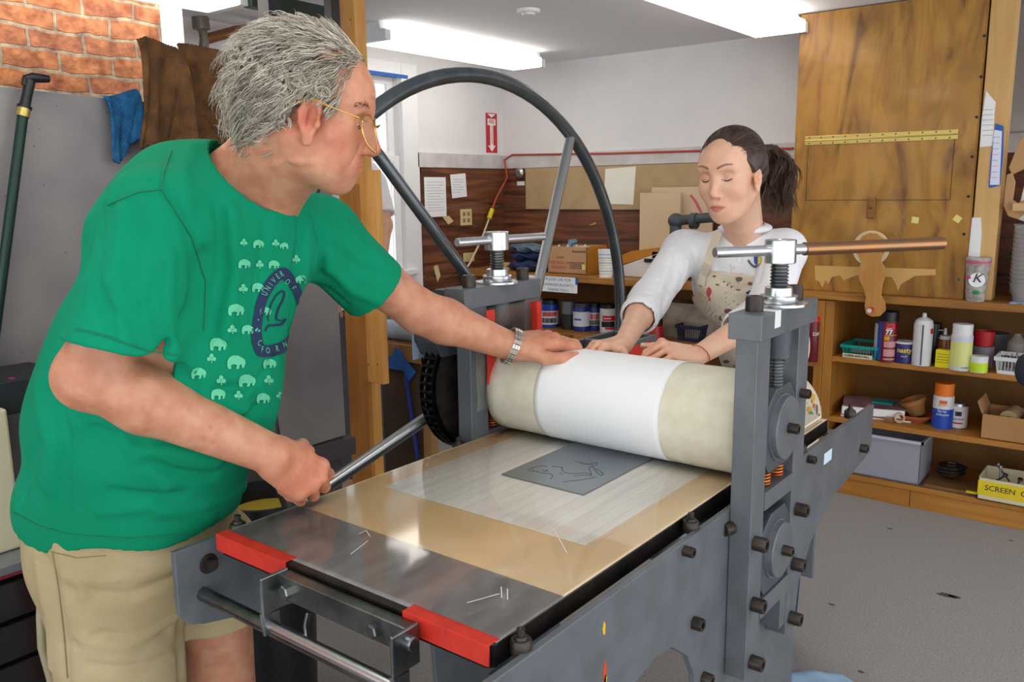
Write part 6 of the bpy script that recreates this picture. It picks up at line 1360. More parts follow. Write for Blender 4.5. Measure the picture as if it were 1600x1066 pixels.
    folds(sv, gg, (
        (G((470, 340, 1.55), (462, 420, 1.5), (452, 520, 1.42)), .011, -.008), (G((480, 345, 1.55), (476, 430, 1.5), (470, 500, 1.45)), .010, .008), (G((495, 350, 1.56), (500, 430, 1.58), (490, 520, 1.52)), .012, -.007), (G((520, 350, 1.58), (515, 420, 1.6), (505, 480, 1.6)), .012, .007),
        (G((245, 235, 1.36), (262, 300, 1.32), (300, 380, 1.34), (310, 470, 1.36)), .010, -.006), (G((345, 330, 1.36), (350, 420, 1.34), (330, 520, 1.34)), .012, -.010), (G((360, 330, 1.36), (368, 420, 1.34), (352, 520, 1.33)), .014, .009), (G((320, 400, 1.33), (300, 480, 1.33), (240, 560, 1.36)), .013, -.011),
        (G((455, 600, 1.42), (380, 640, 1.34), (300, 640, 1.31)), .013, .009), (G((440, 640, 1.44), (370, 670, 1.35), (290, 665, 1.31)), .011, -.009), (G((300, 620, 1.31), (210, 600, 1.33), (140, 620, 1.38)), .012, -.008), (G((420, 690, 1.45), (340, 720, 1.37), (240, 700, 1.34)), .013, .008), (G((410, 720, 1.46), (330, 745, 1.38), (230, 725, 1.35)), .011, -.008),
        (G((60, 600, 1.55), (80, 690, 1.5), (75, 760, 1.48)), .014, .009), (G((85, 590, 1.5), (105, 690, 1.45), (100, 790, 1.42)), .012, -.007), (G((150, 640, 1.38), (200, 690, 1.36), (260, 760, 1.37)), .012, .007), (G((370, 790, 1.48), (280, 775, 1.4), (180, 770, 1.38)), .012, -.007), (G((380, 760, 1.48), (320, 790, 1.42), (250, 800, 1.39)), .012, .007),
        (G((160, 330, 1.25), (150, 420, 1.24), (175, 520, 1.23)), .010, -.006), (G((215, 330, 1.23), (205, 420, 1.22), (225, 540, 1.22)), .011, -.006), (G((190, 330, 1.23), (180, 430, 1.22), (195, 540, 1.22)), .011, .006), (G((265, 400, 1.25), (262, 470, 1.24), (275, 550, 1.25)), .010, .007), (G((165, 300, 1.28), (240, 285, 1.24), (258, 290, 1.25)), .005, -.004),
        (G((520, 385, 1.6), (560, 420, 1.66), (600, 430, 1.70)), .010, -.006), (G((515, 420, 1.6), (550, 455, 1.66), (590, 470, 1.70)), .010, .007), (G((510, 450, 1.6), (540, 475, 1.66), (575, 490, 1.70)), .008, -.006),
        (G((300, 600), (250, 570), (150, 575), (80, 610)), .012, -.006), (G((260, 660), (200, 640), (120, 660)), .012, .006), (G((60, 690), (45, 740), (30, 790)), .010, -.006), (G((430, 560), (400, 600), (340, 610)), .009, -.007), (G((420, 580), (380, 620), (300, 625)), .009, .006), (G((330, 810), (240, 790), (160, 800)), .010, .005), (G((400, 640), (330, 690), (230, 690), (150, 670)), .012, -.008),
        (G((200, 250), (190, 290), (170, 330)), .010, -.005), (G((300, 230), (285, 270), (295, 320)), .012, .005), (G((415, 350), (405, 420), (395, 500)), .010, -.004), (G((540, 350), (560, 380), (590, 400)), .010, .005), (G((130, 430), (150, 470), (200, 500)), .009, -.006), (G((140, 400), (165, 440), (220, 470)), .009, .005), (G((255, 420), (240, 470), (250, 530)), .010, -.006)), 1.25)
    # seam rings at hem and sleeves
    ncax = unit(hd.p(-.03, 0, -.055)-nk)
    nkc = nk-ncax*.02
    def post(d, P):
        zh_ = .828+.008*np.sin((P[:, 0]+P[:, 1])*22); e = np.maximum(d, zh_-P[:, 2]); e = np.maximum(e, -np.maximum(d+.010, P[:, 2]-zh_-.05))
        for b, n, r in (sR, sL):
            q = P-b; ax = q@n; rad = np.sqrt(np.maximum((q**2).sum(1)-ax*ax, 0)); rem = np.maximum(np.maximum(rad-(r-.016), -(ax+.03)), ax-.05); e = np.maximum(e, -rem)
        q = P-nkc; ax = q@ncax; rad = np.sqrt(np.maximum((q**2).sum(1)-ax*ax, 0)); rem = np.maximum(rad-.083-.15*np.maximum(ax, 0), -(ax+.05)); e = np.maximum(e, -rem); return e
    sv.post = post
    lo = np.array([*(A3(150, 600, 1.55)[:2]-.48), .80]); hi = np.array([*(A3(560, 420, 1.7)[:2]+.34), 1.62])
    Msh = mat('green_jersey', '08906a', .92, col2='07835c', scale=5, bump=.12, bscale=420, spec=.15)
    _P = sv.mesh(lo, hi, .0042)
    shirt = npmesh('t_shirt', [_P], Msh, T)
    tr = bpy.data.meshes.new('x')
    bv = BVHTree.FromPolygons([tuple(p) for p in _P[0]], [tuple(q) for q in _P[1]])
    # collar rib and hem stitching lines
    def hit(px, py, off=.0012):
        d = Vector(ray(px, py)).normalized(); h = bv.ray_cast(Vector(CC), d)
        if h[0] is None: return None
        n = h[1]; n = n if n.dot(d) < 0 else -n; return h[0]+n*off-d*.0008
    def line(name, pts, r, m):
        L_ = []; seg = []
        for (a, b) in zip(pts, pts[1:]):
            k = max(2, int(math.hypot(b[0]-a[0], b[1]-a[1])/4))
            for i in range(k):
                h = hit(a[0]+(b[0]-a[0])*i/k, a[1]+(b[1]-a[1])*i/k, .0006)
                if h is not None and (not L_ or (h-L_[-1]).length < .03): L_.append(h)
        if len(L_) > 2: return MB().tube(L_, r*1.4, 6).build(name, m, shirt)
    Mseam = mat('green_seam', '077a55', .95)
    line('seam', [(268, 236), (255, 270), (252, 295), (268, 320), (300, 370), (322, 440), (318, 520)], .0010, Mseam); line('seam', [(252, 296), (215, 300), (165, 322)], .0010, Mseam)
    line('hem_stitch', [(20, 800), (60, 822), (110, 836), (200, 842), (300, 834), (360, 816)], .0009, Mseam); line('hem_stitch', [(118, 514), (160, 524), (230, 548), (280, 556)], .0009, Mseam)
    # printed pattern, lying on the cloth
    Mpr = mat('faded_print', '63c79b', .9); Mnv = mat('navy_print', '1d2f52', .9)
    def patch(name, poly, m, off=.0012, dens=0):
        vs = [hit(x, y, off) for x, y in poly]
        if any(q is None for q in vs): return None
        return vs
    def shape_mesh(name, polys, m, off=.0013):
        mb = MB()
        for poly in polys:
            bm2 = None
            vs = patch('', poly, m, off)
            if vs is None: continue
            if max((a-vs[0]).length for a in vs) > .06: continue
            mb.add(vs, [tuple(range(len(vs)))])
        return mb
    pr_ = []
    def bear(x, y, s, fl=1):
        P_ = [(-10, 1), (-9, -3), (-6, -5), (-2, -7), (3, -7), (7, -5), (9, -1), (9, 4), (8, 7), (5, 7), (5, 3), (2, 2), (-1, 3), (0, 7), (-3, 7), (-4, 3), (-6, 2), (-6, 6), (-8, 6), (-9, 3)]
        return [(x+fl*a*s, y+b*s) for a, b in P_]
    def clover(x, y, s):
        out = []
        for cx, cy in ((0, -4.2), (-4, 1), (4, 1)): out.append([(x+(cx+3.4*math.cos(k*.785))*s, y+(cy+3.4*math.sin(k*.785))*s) for k in range(8)])
        out.append([(x-.8*s, y), (x+.8*s, y), (x+1.4*s, y+7*s), (x-.4*s, y+7*s)]); return out
    polys = []
    for x, y, s in ((403, 381, .9), (443, 384, .7), (381, 412, 1.0), (427, 413, .9), (402, 449, 1.0), (470, 436, .9), (368, 484, 1.3), (414, 486, .9), (479, 464, .8), (386, 515, 1.0), (480, 525, .95), (340, 538, 1.4), (368, 566, 1.5), (420, 568, 1.1), (464, 559, .8), (310, 583, 1.2), (385, 595, 1.4), (444, 592, 1.0), (340, 616, 1.2), (410, 622, 1.1), (452, 618, .7)): polys.append(bear(x, y, s, -1 if x < 440 else 1))
    for x, y, s in ((380, 379, .8), (430, 380, .8), (405, 413, .9), (462, 405, .9), (379, 451, 1.0), (362, 515, 1.0), (402, 516, .6), (481, 494, .9), (451, 561, .9), (330, 560, 1.0), (345, 594, 1.0), (419, 594, 1.0), (462, 586, .7), (372, 618, .9), (436, 618, .8)): polys += clover(x, y, s)
    mb = shape_mesh('print', polys, Mpr)
    if mb.v: mb.build('printed_pattern', Mpr, shirt, recalc=False)['kind'] = 'stuff'
    Z = lambda L_: [(260+a/4.1, 380+b/4.1) for a, b in L_]
    outer = Z([(745, 155), (800, 190), (862, 300), (866, 420), (850, 580), (800, 662), (720, 715), (600, 728), (560, 680), (543, 600), (553, 500), (575, 380), (618, 270), (680, 190)])
    inner = Z([(745, 235), (795, 290), (828, 370), (834, 470), (812, 550), (750, 620), (690, 645), (628, 652), (612, 610), (608, 550), (618, 470), (640, 375), (678, 300), (712, 255)])
    def dense(L_, k):
        out = []
        for i in range(len(L_)):
            a = np.array(L_[i-1]); b = np.array(L_[i]); c = np.array(L_[(i+1) % len(L_)]); d = np.array(L_[(i+2) % len(L_)])
            for j in range(k):
                t = j/k; out.append(.5*((2*b)+(-a+c)*t+(2*a-5*b+4*c-d)*t*t+(-a+3*b-3*c+d)*t**3))
        return out
    O_ = dense(outer, 6); I_ = dense(inner, 6); NR = 7; vs = []; fs = []; n = len(O_)
    for i in range(n):
        for j in range(NR+1):
            q = O_[i]*(1-j/NR)+I_[i]*j/NR; h = hit(q[0], q[1], .0013); vs.append(h if h is not None else vs[-1])
    for i in range(n):
        for j in range(NR): a = i*(NR+1)+j; b = ((i+1) % n)*(NR+1)+j; fs.append((a, b, b+1, a+1))
    MB().add(vs, fs).build('emblem_ring', Mnv, shirt, recalc=False)
    def glyph(s, px, py, size, ang, m, sx=.62, off=.0024):
        cu = bpy.data.curves.new('g', 'FONT'); cu.body = s; cu.size = size; cu.align_x = 'CENTER'; cu.align_y = 'CENTER'; cu.resolution_u = 3; cu.offset = .02
        to = bpy.data.objects.new('g', cu); COL.objects.link(to); me = bpy.data.meshes.new_from_object(to.evaluated_get(bpy.context.evaluated_depsgraph_get())); bpy.data.objects.remove(to)
        ca, sa = math.cos(ang), math.sin(ang); vs = []
        for w in me.vertices:
            x, y = w.co.x*sx, w.co.y; h = hit(px+x*ca+y*sa, py+x*sa-y*ca, off)
            if h is None: return
            vs.append(h)
        return vs, [tuple(p.vertices) for p in me.polygons]
    mb = MB()
    for ch, x, y, a in (('U', 626, 322, -1.15), ('N', 645, 288, -1.05), ('I', 663, 262, -.95), ('V', 683, 238, -.8), ('E', 708, 212, -.65), ('R', 733, 196, -.5), ('O', 767, 248, .7), ('F', 808, 285, 1.0), ('C', 590, 640, .3), ('F', 608, 680, .1), ('O', 643, 688, -.12), ('R', 703, 674, -.2), ('N', 752, 650, -.4), ('I', 785, 628, -.6), ('A', 815, 596, -.8)):
        g = glyph(ch, 260+x/4.1, 380+y/4.1, 13, a, Mpr)
        if g: mb.add(*g)
    for x, y in ((585, 478), (856, 414)): g = glyph('.', 260+x/4.1, 378+y/4.1, 20, 0, Mpr); g and mb.add(*g)
    mb.build('emblem_lettering', mat('print_mint', '5fbf97', .9), shirt, recalc=False)
    def ribbon(L_, w):
        L_ = [np.array(q) for q in dense([(260+a/4.1, 380+b/4.1) for a, b in L_], 5)[:-5*1]]; vs = []; fs = []
        for i, q in enumerate(L_):
            t = unit([*(L_[min(i+1, len(L_)-1)]-L_[max(i-1, 0)]), 0])[:2]; nrm = np.array([-t[1], t[0]])*w*(.5+.5*math.sin(i/len(L_)*PI))
            for s in (-1, 1): h = hit(*(q+nrm*s), .0014); vs.append(h if h is not None else vs[-1])
        for i in range(len(L_)-1): fs.append((2*i, 2*i+2, 2*i+3, 2*i+1))
        return vs, fs
    mb = MB(); mb.add(*ribbon([(655, 500), (660, 420), (690, 350), (730, 310), (752, 318), (745, 360), (715, 420), (702, 480), (722, 495), (755, 490), (755, 488)], 1.6)).add(*ribbon([(640, 560), (650, 530), (690, 525), (735, 518), (756, 492), (758, 490)], 2.0)); mb.build('emblem_figure', Mnv, shirt, recalc=False)
    # ---------------- shorts
    pv = Vol()
    pv.ell(A3(212, 850, 1.615), (.188, .19, .15), pelv, .05); pv.ell(A3(205, 775, 1.60), (.192, .18, .12), pelv, .05)
    pv.cap(hipR-ZU*.02, hipR-ZU*.47-Rh*.0, .118, .108, .03); pv.cap(hipL-ZU*.02, hipL-ZU*.36+Rh*.015, .108, .100, .03)
    gg = base_hit(pv, np.array([*(np.minimum(hipR, hipL)[:2]-.30), .42]), np.array([*(np.maximum(hipR, hipL)[:2]+.30), .93]))
    folds(pv, gg, ((G((60, 850, 1.5), (85, 900, 1.45), (100, 1000, 1.42), (105, 1080, 1.4)), .010, -.007), (G((90, 850, 1.45), (130, 930, 1.40), (135, 1066, 1.38)), .009, .006), (G((280, 900, 1.5), (200, 930, 1.42), (110, 920, 1.44)), .010, -.006), (G((280, 960, 1.5), (200, 1010, 1.42), (130, 1000, 1.42)), .011, .006), (G((285, 880, 1.5), (220, 900, 1.42), (150, 890, 1.42)), .009, .006), (G((285, 1000, 1.5), (230, 1040, 1.43), (140, 1040, 1.42)), .010, -.006),
        (G((300, 870, 1.5), (290, 960, 1.5), (285, 1060, 1.5)), .012, -.014), (G((400, 960, 1.66), (340, 975, 1.63), (290, 970, 1.66)), .010, .005), (G((100, 900), (180, 905), (270, 880)), .008, .005), (G((95, 1010), (160, 990), (260, 985)), .008, -.005), (G((60, 880), (75, 960), (80, 1040)), .010, .006)), 1.2)
    zR = (hipR-ZU*.345)[2]; 
    zh = float(A3(350, 1002, 1.66)[2]); print('hem', zh, zR)
    def post2(d, P):
        nr = ((P-hipR)[:, :2]**2).sum(1) < ((P-hipL)[:, :2]**2).sum(1); e = np.maximum(d, zh-.09*nr-P[:, 2]); e = np.maximum(e, P[:, 2]-.90)
        for h_, zz_ in ((hipR-ZU*.36, zh-.09), (hipL-ZU*.36+Rh*.015, zh)):
            q = P-np.array([h_[0], h_[1], zz_]); rad = np.sqrt(q[:, 0]**2+q[:, 1]**2); e = np.maximum(e, -np.maximum(rad-.092, q[:, 2]-.05))
        return e
    pv.post = post2
    Mk = mat('khaki_twill', 'b9a883', .9, col2='a99871', scale=6, bump=.2, bscale=380, spec=.2)
    P_ = pv.mesh(np.array([*(np.minimum(hipR, hipL)[:2]-.30), zh-.12]), np.array([*(np.maximum(hipR, hipL)[:2]+.30), .93]), .0045)
    shorts = npmesh('shorts', [P_], Mk, T)
    bv = BVHTree.FromPolygons([tuple(p) for p in P_[0]], [tuple(q) for q in P_[1]])
    def hit(px, py, off=.0012):
        d = Vector(ray(px, py)).normalized(); h = bv.ray_cast(Vector(CC), d)
        if h[0] is None: return None
        n = h[1]; n = n if n.dot(d) < 0 else -n; return h[0]+n*off-d*.0006
    Msk = mat('khaki_seam', '8f7f5c', .9)
    def line2(pts, r):
        L_ = []
        for (a, b) in zip(pts, pts[1:]):
            k = max(2, int(math.hypot(b[0]-a[0], b[1]-a[1])/4))
            for i in range(k):
                h = hit(a[0]+(b[0]-a[0])*i/k, a[1]+(b[1]-a[1])*i/k, .0004)
                if h is not None and (not L_ or (h-L_[-1]).length < .03): L_.append(h)
        if len(L_) > 2: MB().tube(L_, r, 6).build('seam', Msk, shorts)
    line2([(82, 862), (92, 920), (100, 990), (106, 1064)], .0014); line2([(78, 862), (120, 872), (170, 868)], .0008); line2([(312, 852), (314, 868)], .002)
    # shoes
    for a_ in (anR, anL):
        MB().ell((a_[0]+Rh[0]*.06, a_[1]+Rh[1]*.06, .045), (.15, .052, .045), 30, 14, 0, Matrix.Rotation(math.atan2(Rh[1], Rh[0]), 3, 'Z')).build('shoe', mat('shoe_grey', '56524e', .8), T)
    return T
man()
# ------------------------------------------------------------------ the young woman
def woman():
    Msk = skin_mat('woman_skin', 'e3b599', 'dcaa8c')
    T = thing('person', 'young woman with a dark ponytail, white shirt and paint-splattered apron, both hands on the roller', 'person', (A3(1215, 700, 2.6)[0], A3(1215, 700, 2.6)[1], 0))
    G = lambda *L_: L_
    hd = Frame(A3(1143, 266, 2.10), unit(-Rh*.66-Fh*.75)*math.cos(.21)-ZU*math.sin(.21), ZU-Rh*.05, .925)
    shR, elR, wrR = A3(1068, 392, 2.36), A3(1008, 478, 2.20), A3(975, 536, 1.965)
    shL, elL, wrL = A3(1226, 392, 2.24), A3(1196, 492, 2.10), A3(1090, 556, 1.885)
    S_ = unit([*(shL-shR)[:2], 0]); D_ = np.cross(S_, ZU); tors = np.array([D_, S_, ZU])
    nk = A3(1164, 352, 2.26)
    hipc = A3(1196, 640, 2.56); hipR, hipL = hipc-S_*.07-ZU*.02, hipc+S_*.07-ZU*.02
    chest = A3(1160, 440, 2.36)
    def torso(v, g=0.0):
        v.ell(chest, (.095+g, .138+g, .125+g), tors, .05); v.cap(shR, shL, .045+g, .045+g, .05); v.ell(A3(1192, 540, 2.47), (.088+g, .118+g, .13+g), tors, .06); v.ell(hipc, (.100+g, .145+g, .13+g), tors, .06)
        v.cap(A3(1160, 372, 2.29), A3(1160, 400, 2.32), .05+g, .07+g, .05)
        for s in (1, -1): v.ell(chest+D_*.062+S_*s*.058+ZU*.0, .048+g*.6, None, .03)
    v = Vol(); torso(v, -.014)
    v.cap(A3(1166, 372, 2.29), hd.p(-.030, 0, -.06), .047, .050, .03); v.cap(A3(1158, 368, 2.27), hd.p(.0, 0, -.075), .036, .040, .03)
    for a, e, w in ((shR, elR, wrR), (shL, elL, wrL)):
        v.cap(a, e, .042, .034, .02); m = e*.72+w*.28; v.cap(e, m, .034, .0335, .02); v.cap(m, w, .0335, .0225, .02)
    hR = Frame(wrR, -Rh*.70-Fh*.50+ZU*.04, ZU+Fh*.05, .93)
    hand(v, hR, 1, [(34, 42, 24), (36, 44, 24), (38, 42, 24), (38, 40, 22)], spread=(10, 3, -4, -12), thumb=((.4, .80, -.25), (.55, .75, -.18), (.7, .6, -.1)), fat=.86)
    hL = Frame(wrL, -Rh*.86-Fh*.22+ZU*.26, ZU-Fh*.25+Rh*.2, .93)
    hand(v, hL, -1, [(58, 46, 25), (52, 44, 25), (46, 40, 25), (36, 34, 25)], spread=(14, 3, -8, -18), thumb=((.6, .60, -.30), (.75, .5, -.35), (.85, .3, -.3)), fat=.86)
    head(v, hd, False, .93, ears=(1, -1), ez=.011, es=.86, ex=.004, ey=-.003)
    knR, knL = hipR-ZU*.36, hipL-ZU*.36; anR, anL = np.array([knR[0], knR[1], .09]), np.array([knL[0], knL[1], .09])
    for h_, k_, a_ in ((hipR, knR, anR), (hipL, knL, anL)):
        v.cap(h_, k_, .058, .046, .02); v.cap(k_, a_, .048, .032, .02); v.cap(a_-ZU*.05, a_-ZU*.05+D_*.13, .030, .024, .02)
    def tint(V):
        c = np.ones((len(V), 3))
        def add(p, w, col, a=1.0):
            nonlocal c; g = (gauss(V, p, w*.93)*a)[:, None]; c = c*(1-g)+c*np.array(col)*g
        q = hd.loc(V); fr = (q[:, 0] > .055) & (np.abs(q[:, 1]) < .075)
        def paint(w, col, a=1.0):
            nonlocal c; g = (np.clip(w, 0, 1)*a*fr)[:, None]; c = c*(1-g)+c*np.array(col)*g
        y, z = q[:, 1], q[:, 2]; ay = np.abs(y)
        up = -.0788+.0095*np.clip(1-(ay/.0235)**1.6, 0, 1)-.0022*np.exp(-(ay/.0035)**2); dn = -.0788-.0120*np.clip(1-(ay/.0225)**2, 0, 1)
        paint(np.clip((up-z)/.0012, 0, 1)*np.clip((z-dn)/.0012, 0, 1)*(ay < .0235), (.78, .38, .41), .9); paint(np.exp(-((z+.0788)/.0011)**2)*(ay < .023), (.45, .26, .26), .9)
        for s in (1, -1):
            t = (s*y-.012)/.038; bc = .0235+.0075*np.sin(np.clip(t, 0, 1)*PI*.75); bw = .0036*(1-.55*np.clip(t, 0, 1)); paint(np.exp(-((z-bc)/bw)**4)*(t > 0)*(t < 1), (.20, .15, .13), .95)
            t = (s*y-.0165)/.029; lc = -.0070-.0045*np.sin(np.clip(t, 0, 1)*PI); paint(np.exp(-((z-lc)/.0016)**2)*(t > 0)*(t < 1), (.25, .18, .17), .9)
            paint(np.exp(-((z-.004)/.007)**2-((s*y-.031)/.014)**2), (.86, .70, .66), .7)
            add(hd.p(.062, s*.042, -.045), .024, (1.03, .84, .82), .6); add(hd.p(.004, s*.078, -.028), .03, (1.03, .86, .82), .7)
        add(hd.p(.107, 0, -.043), .014, (1.02, .86, .84), .7)
        for f_ in (hR, hL): add(f_.p(.12, 0, -.02), .05, (1.04, .82, .78), .8)
        return c
    H1 = nk[2]-.03
    def bx(pts, m): pts = np.array(pts); return pts.min(0)-m, pts.max(0)+m
    fine = [v.mesh([hd.o[0]-.15, hd.o[1]-.15, H1-.08], [hd.o[0]+.15, hd.o[1]+.15, hd.o[2]+.14], .0022),
            v.mesh(*bx([elR*.75+wrR*.25, wrR, hR.p(.17, 0, 0)], .045), .0021), v.mesh(*bx([elL*.7+wrL*.3, wrL, hL.p(.16, 0, 0)], .045), .0021)]
    lo = np.min([elR, wrL, anR, anL], 0)-.2; hi = np.max([shL, hipL, anL, hd.o], 0)+.2
    P_, Q = v.mesh([lo[0], lo[1], 0], [hi[0], hi[1], H1-.07], .007); c = P_[Q].mean(1); keep = np.ones(len(Q), bool)
    for a, b in (bx([elR*.75+wrR*.25, wrR, hR.p(.17, 0, 0)], .043), bx([elL*.7+wrL*.3, wrL, hL.p(.16, 0, 0)], .043), (np.array([hd.o[0]-.15, hd.o[1]-.15, H1-.076]), np.array([hd.o[0]+.15, hd.o[1]+.15, 3]))): keep &= ~((c > a).all(1) & (c < b).all(1))
    npmesh('body', fine+[(P_, Q[keep])], Msk, T, tint=tint)
    for s in (1, -1):
        MB().tube([hd.p(.0905-.010*(2*t-1)**2, s*(.0165+.029*t), -.0070-.0045*math.sin(t*PI)) for t in np.linspace(0, 1, 9)], .0011, 6).build('eyelashes', mat('dark_lash', '2b1a16', .6), T)
    Mnl = mat('pink_nail', 'e8b9a8', .3); nails(hR, T, Mnl); nails(hL, T, Mnl)
    # bracelet of red thread
    ax = unit(wrL-elL); c0 = wrL-ax*.006; u = unit(ZU-ax*(ZU@ax)); w_ = np.cross(ax, u)
    MB().tube([c0+(u*math.cos(q)+w_*math.sin(q))*.0262+ax*.010*math.cos(q) for q in np.linspace(0, 2*PI, 28)[:-1]], .0011, 6, closed=True).build('thread_bracelet', mat('red_thread', 'b23a30', .7), T)
    # hair
    Mh = [mat('hair_dark', '503728', .4, spec=.6), mat('hair_brown', '6e4d38', .4, spec=.6), mat('hair_deep', '3a271e', .4, spec=.6)]
    hv = Vol(); hv.ell(hd.p(-.014, 0, .024), np.array([.103, .0815, .090])*.925, hd.R, .01); hv.ell(hd.p(-.045, 0, -.015), np.array([.062, .073, .062])*.925, hd.R, .03)
    for s in (1, -1): hv.ell(hd.p(.010, s*.068, .015), np.array([.034, .014, .032])*.925, hd.R, .015)
    def hp(d, P):
        q = hd.loc(P); ang = q[:, 2]; front = q[:, 0]-(.068-.9*np.maximum(ang-.070, 0)-.55*np.maximum(.070-ang, 0)*np.clip((np.abs(q[:, 1])-.012)/.05, 0, 1)-.10*np.maximum(.03-ang, 0))
        ear = np.sqrt((q[:, 0]-.010)**2+(np.abs(q[:, 1])-.08)**2*.25+(q[:, 2]+.030)**2)-.024
        low = -q[:, 2]-.072-.4*q[:, 0]
        n = .0009*np.sin(q[:, 1]*330+q[:, 2]*160+4*np.sin(q[:, 0]*30))
        return np.maximum(np.maximum(np.maximum(d+n, front), -ear), low)
    hv.post = hp
    hair = npmesh('hair', [hv.mesh(hd.o-.14, hd.o+.14, .0024)], mat('hair_cap', '463028', .45, col2='33231d', scale=90, spec=.6), T)
    rs = np.random.RandomState(5); K = 16; tie = np.array([-.098, -.0, .018]); st = []
    # the tie sits high at the back, turned to the right of the picture
    for i in range(1500):
        th = rs.uniform(-PI, PI); u = rs.uniform(-.7, 1); n = np.array([math.cos(th)*math.sqrt(1-u*u), math.sin(th)*math.sqrt(1-u*u), u]); cen = np.array([-.014, 0, .024]); p = cen+n*np.array([.101, .080, .089])
        lim = .060-.9*max(p[2]-.07, 0)-.55*max(.07-p[2], 0)*min(1, max(0, (abs(p[1])-.012)/.05))
        if p[0] > lim or (math.hypot(p[0]-.008, p[2]+.03) < .032) or p[2] < -.05: continue
        pts = []
        for k in range(K):
            s = k/(K-1); x = p*(1-s)+tie*s; e = (x-cen)/np.array([.105, .083, .0915]); le = np.linalg.norm(e); x = cen+(x-cen)/max(le, 1e-6)*max(le, 1.0)*1.004+rs.normal(size=3)*.0002; pts.append(hd.p(*x))
        st.append(pts)
    tube_strands('combed_strands', st, .0007, Mh, hair, 2)
    T0 = A3(1190, 232, 2.17); st = []; K = 24
    way = [A3(1183, 236, 2.15), A3(1196, 229, 2.19), A3(1210, 246, 2.23), A3(1214, 272, 2.24), A3(1214, 302, 2.22), A3(1220, 336, 2.21)]
    for cl in range(150):
        o1 = np.clip(rs.normal(size=2), -1.7, 1.7); r_end = rs.uniform(.6, 1.0); ph = rs.uniform(0, 6.3); fr = rs.uniform(1.6, 3.0); am = rs.uniform(.005, .013); ln_ = rs.uniform(.62, 1.05)
        for h_ in range(9):
            j = rs.normal(size=3)*.0016; pts = []
            for k in range(K):
                s = k/(K-1)*ln_; t = s*(len(way)-1); i = min(int(t), len(way)-2); f_ = t-i; c = way[i]*(1-f_)+way[i+1]*f_ if t < len(way)-1 else way[-1]+(way[-1]-way[-2])*(t-len(way)+1)
                w = .007+.026*math.sin(min(1, s*1.1)*PI*.62); a_ = am*min(1, s*2)
                pts.append(c+Rh*(o1[0]*w*.75+a_*math.sin(ph+fr*2*PI*s))+Fh*(o1[1]*w*.6+a_*math.cos(ph+fr*2*PI*s))+ZU*(.3*a_*math.sin(ph*2+fr*5*s))+j*(1+s))
            st.append(pts)
    for i in range(60):
        a = rs.uniform(-.5, .5); st.append([A3(1150+40*a, 205+abs(a)*18, 2.1)+Rh*(.012*k/(K-1)*np.sign(a)+.004*math.sin(i))+ZU*.006*math.sin(k/(K-1)*PI)-Fh*.002*k/(K-1)+rs.normal(size=3)*.0001 for k in range(K)])
    tube_strands('ponytail', st, .0008, Mh, hair, 3)
    # ---------------- white shirt
    Mw = mat('white_cotton', 'eeeef0', .85, col2='e6e7ea', scale=6, bump=.1, bscale=350)
    sv = Vol(); torso(sv, .004)
    def sleeve(a, b, r0, r1, k=.03):
        a = np.array(a); b = np.array(b); ab = b-a; n = unit(ab); L2 = ab@ab
        def f(P):
            t = ((P-a)@ab)/L2; tc = np.clip(t, 0, 1.3); d = np.sqrt(((P-a-tc[:, None]*ab)**2).sum(1))-(r0+(r1-r0)*tc); return np.maximum(d, (P-b)@n)
        sv.p.append((f, k, (a+b)/2, np.linalg.norm(ab)/2+max(r0, r1), False)); return b, n, r1
    sleeve(shR, elR+(elR-shR)*.02, .056, .048); sleeve(shL, elL+(elL-shL)*.02, .056, .050)
    cR = elR*.72+wrR*.28; cL = elL*.62+wrL*.38
    e1 = sleeve(elR-(elR-shR)*.12, cR, .049, .047, .02); e2 = sleeve(elL-(elL-shL)*.12, cL, .049, .045, .02)
    for c_, w_, el_ in ((cR, wrR, elR), (cL, wrL, elL)):   # rolled cuffs
        n = unit(w_-el_); sv.cap(c_-n*.022, c_-n*.006, .0495, .0505, .004)
    gg = base_hit(sv, np.array([lo[0]-.05, lo[1]-.05, .70]), np.array([hi[0]+.1, hi[1]+.1, nk[2]+.07]))
    folds(sv, gg, ((G((1058, 400, 2.30), (1050, 440, 2.22), (1035, 480, 2.16)), .009, -.007), (G((1075, 410, 2.28), (1062, 450, 2.22), (1040, 490, 2.14)), .008, .006), (G((1040, 420, 2.28), (1030, 455, 2.22), (1010, 480, 2.16)), .008, .006), (G((1085, 395, 2.26), (1090, 440, 2.26), (1080, 500, 2.30)), .009, -.006),
        (G((1225, 400, 2.18), (1215, 440, 2.13), (1200, 480, 2.08)), .009, .006), (G((1240, 410, 2.2), (1235, 450, 2.16), (1215, 490, 2.08)), .009, -.006), (G((1110, 400, 2.25), (1120, 450, 2.25), (1125, 520, 2.3)), .008, .005), (G((1210, 380, 2.2), (1195, 400, 2.2), (1185, 440, 2.22)), .008, -.005),
        (G((1000, 480, 2.14), (1020, 500, 2.12), (1040, 500, 2.14)), .006, -.005), (G((1015, 465, 2.16), (1035, 480, 2.14), (1052, 478, 2.17)), .006, .005), (G((1260, 400, 2.25), (1255, 440, 2.2), (1240, 470, 2.15)), .008, .006), (G((1050, 390), (1062, 420), (1080, 440)), .007, -.005), (G((1030, 440), (1050, 460), (1070, 465)), .006, -.005), (G((1010, 455), (1030, 470), (1055, 490)), .006, .005), (G((1220, 375), (1240, 400), (1250, 440)), .007, -.005), (G((1095, 370), (1090, 400), (1084, 440)), .007, .005)), 1.1)
    ax_ = unit(hd.p(-.02, 0, -.06)-nk)
    nc = nk-ax_*.0
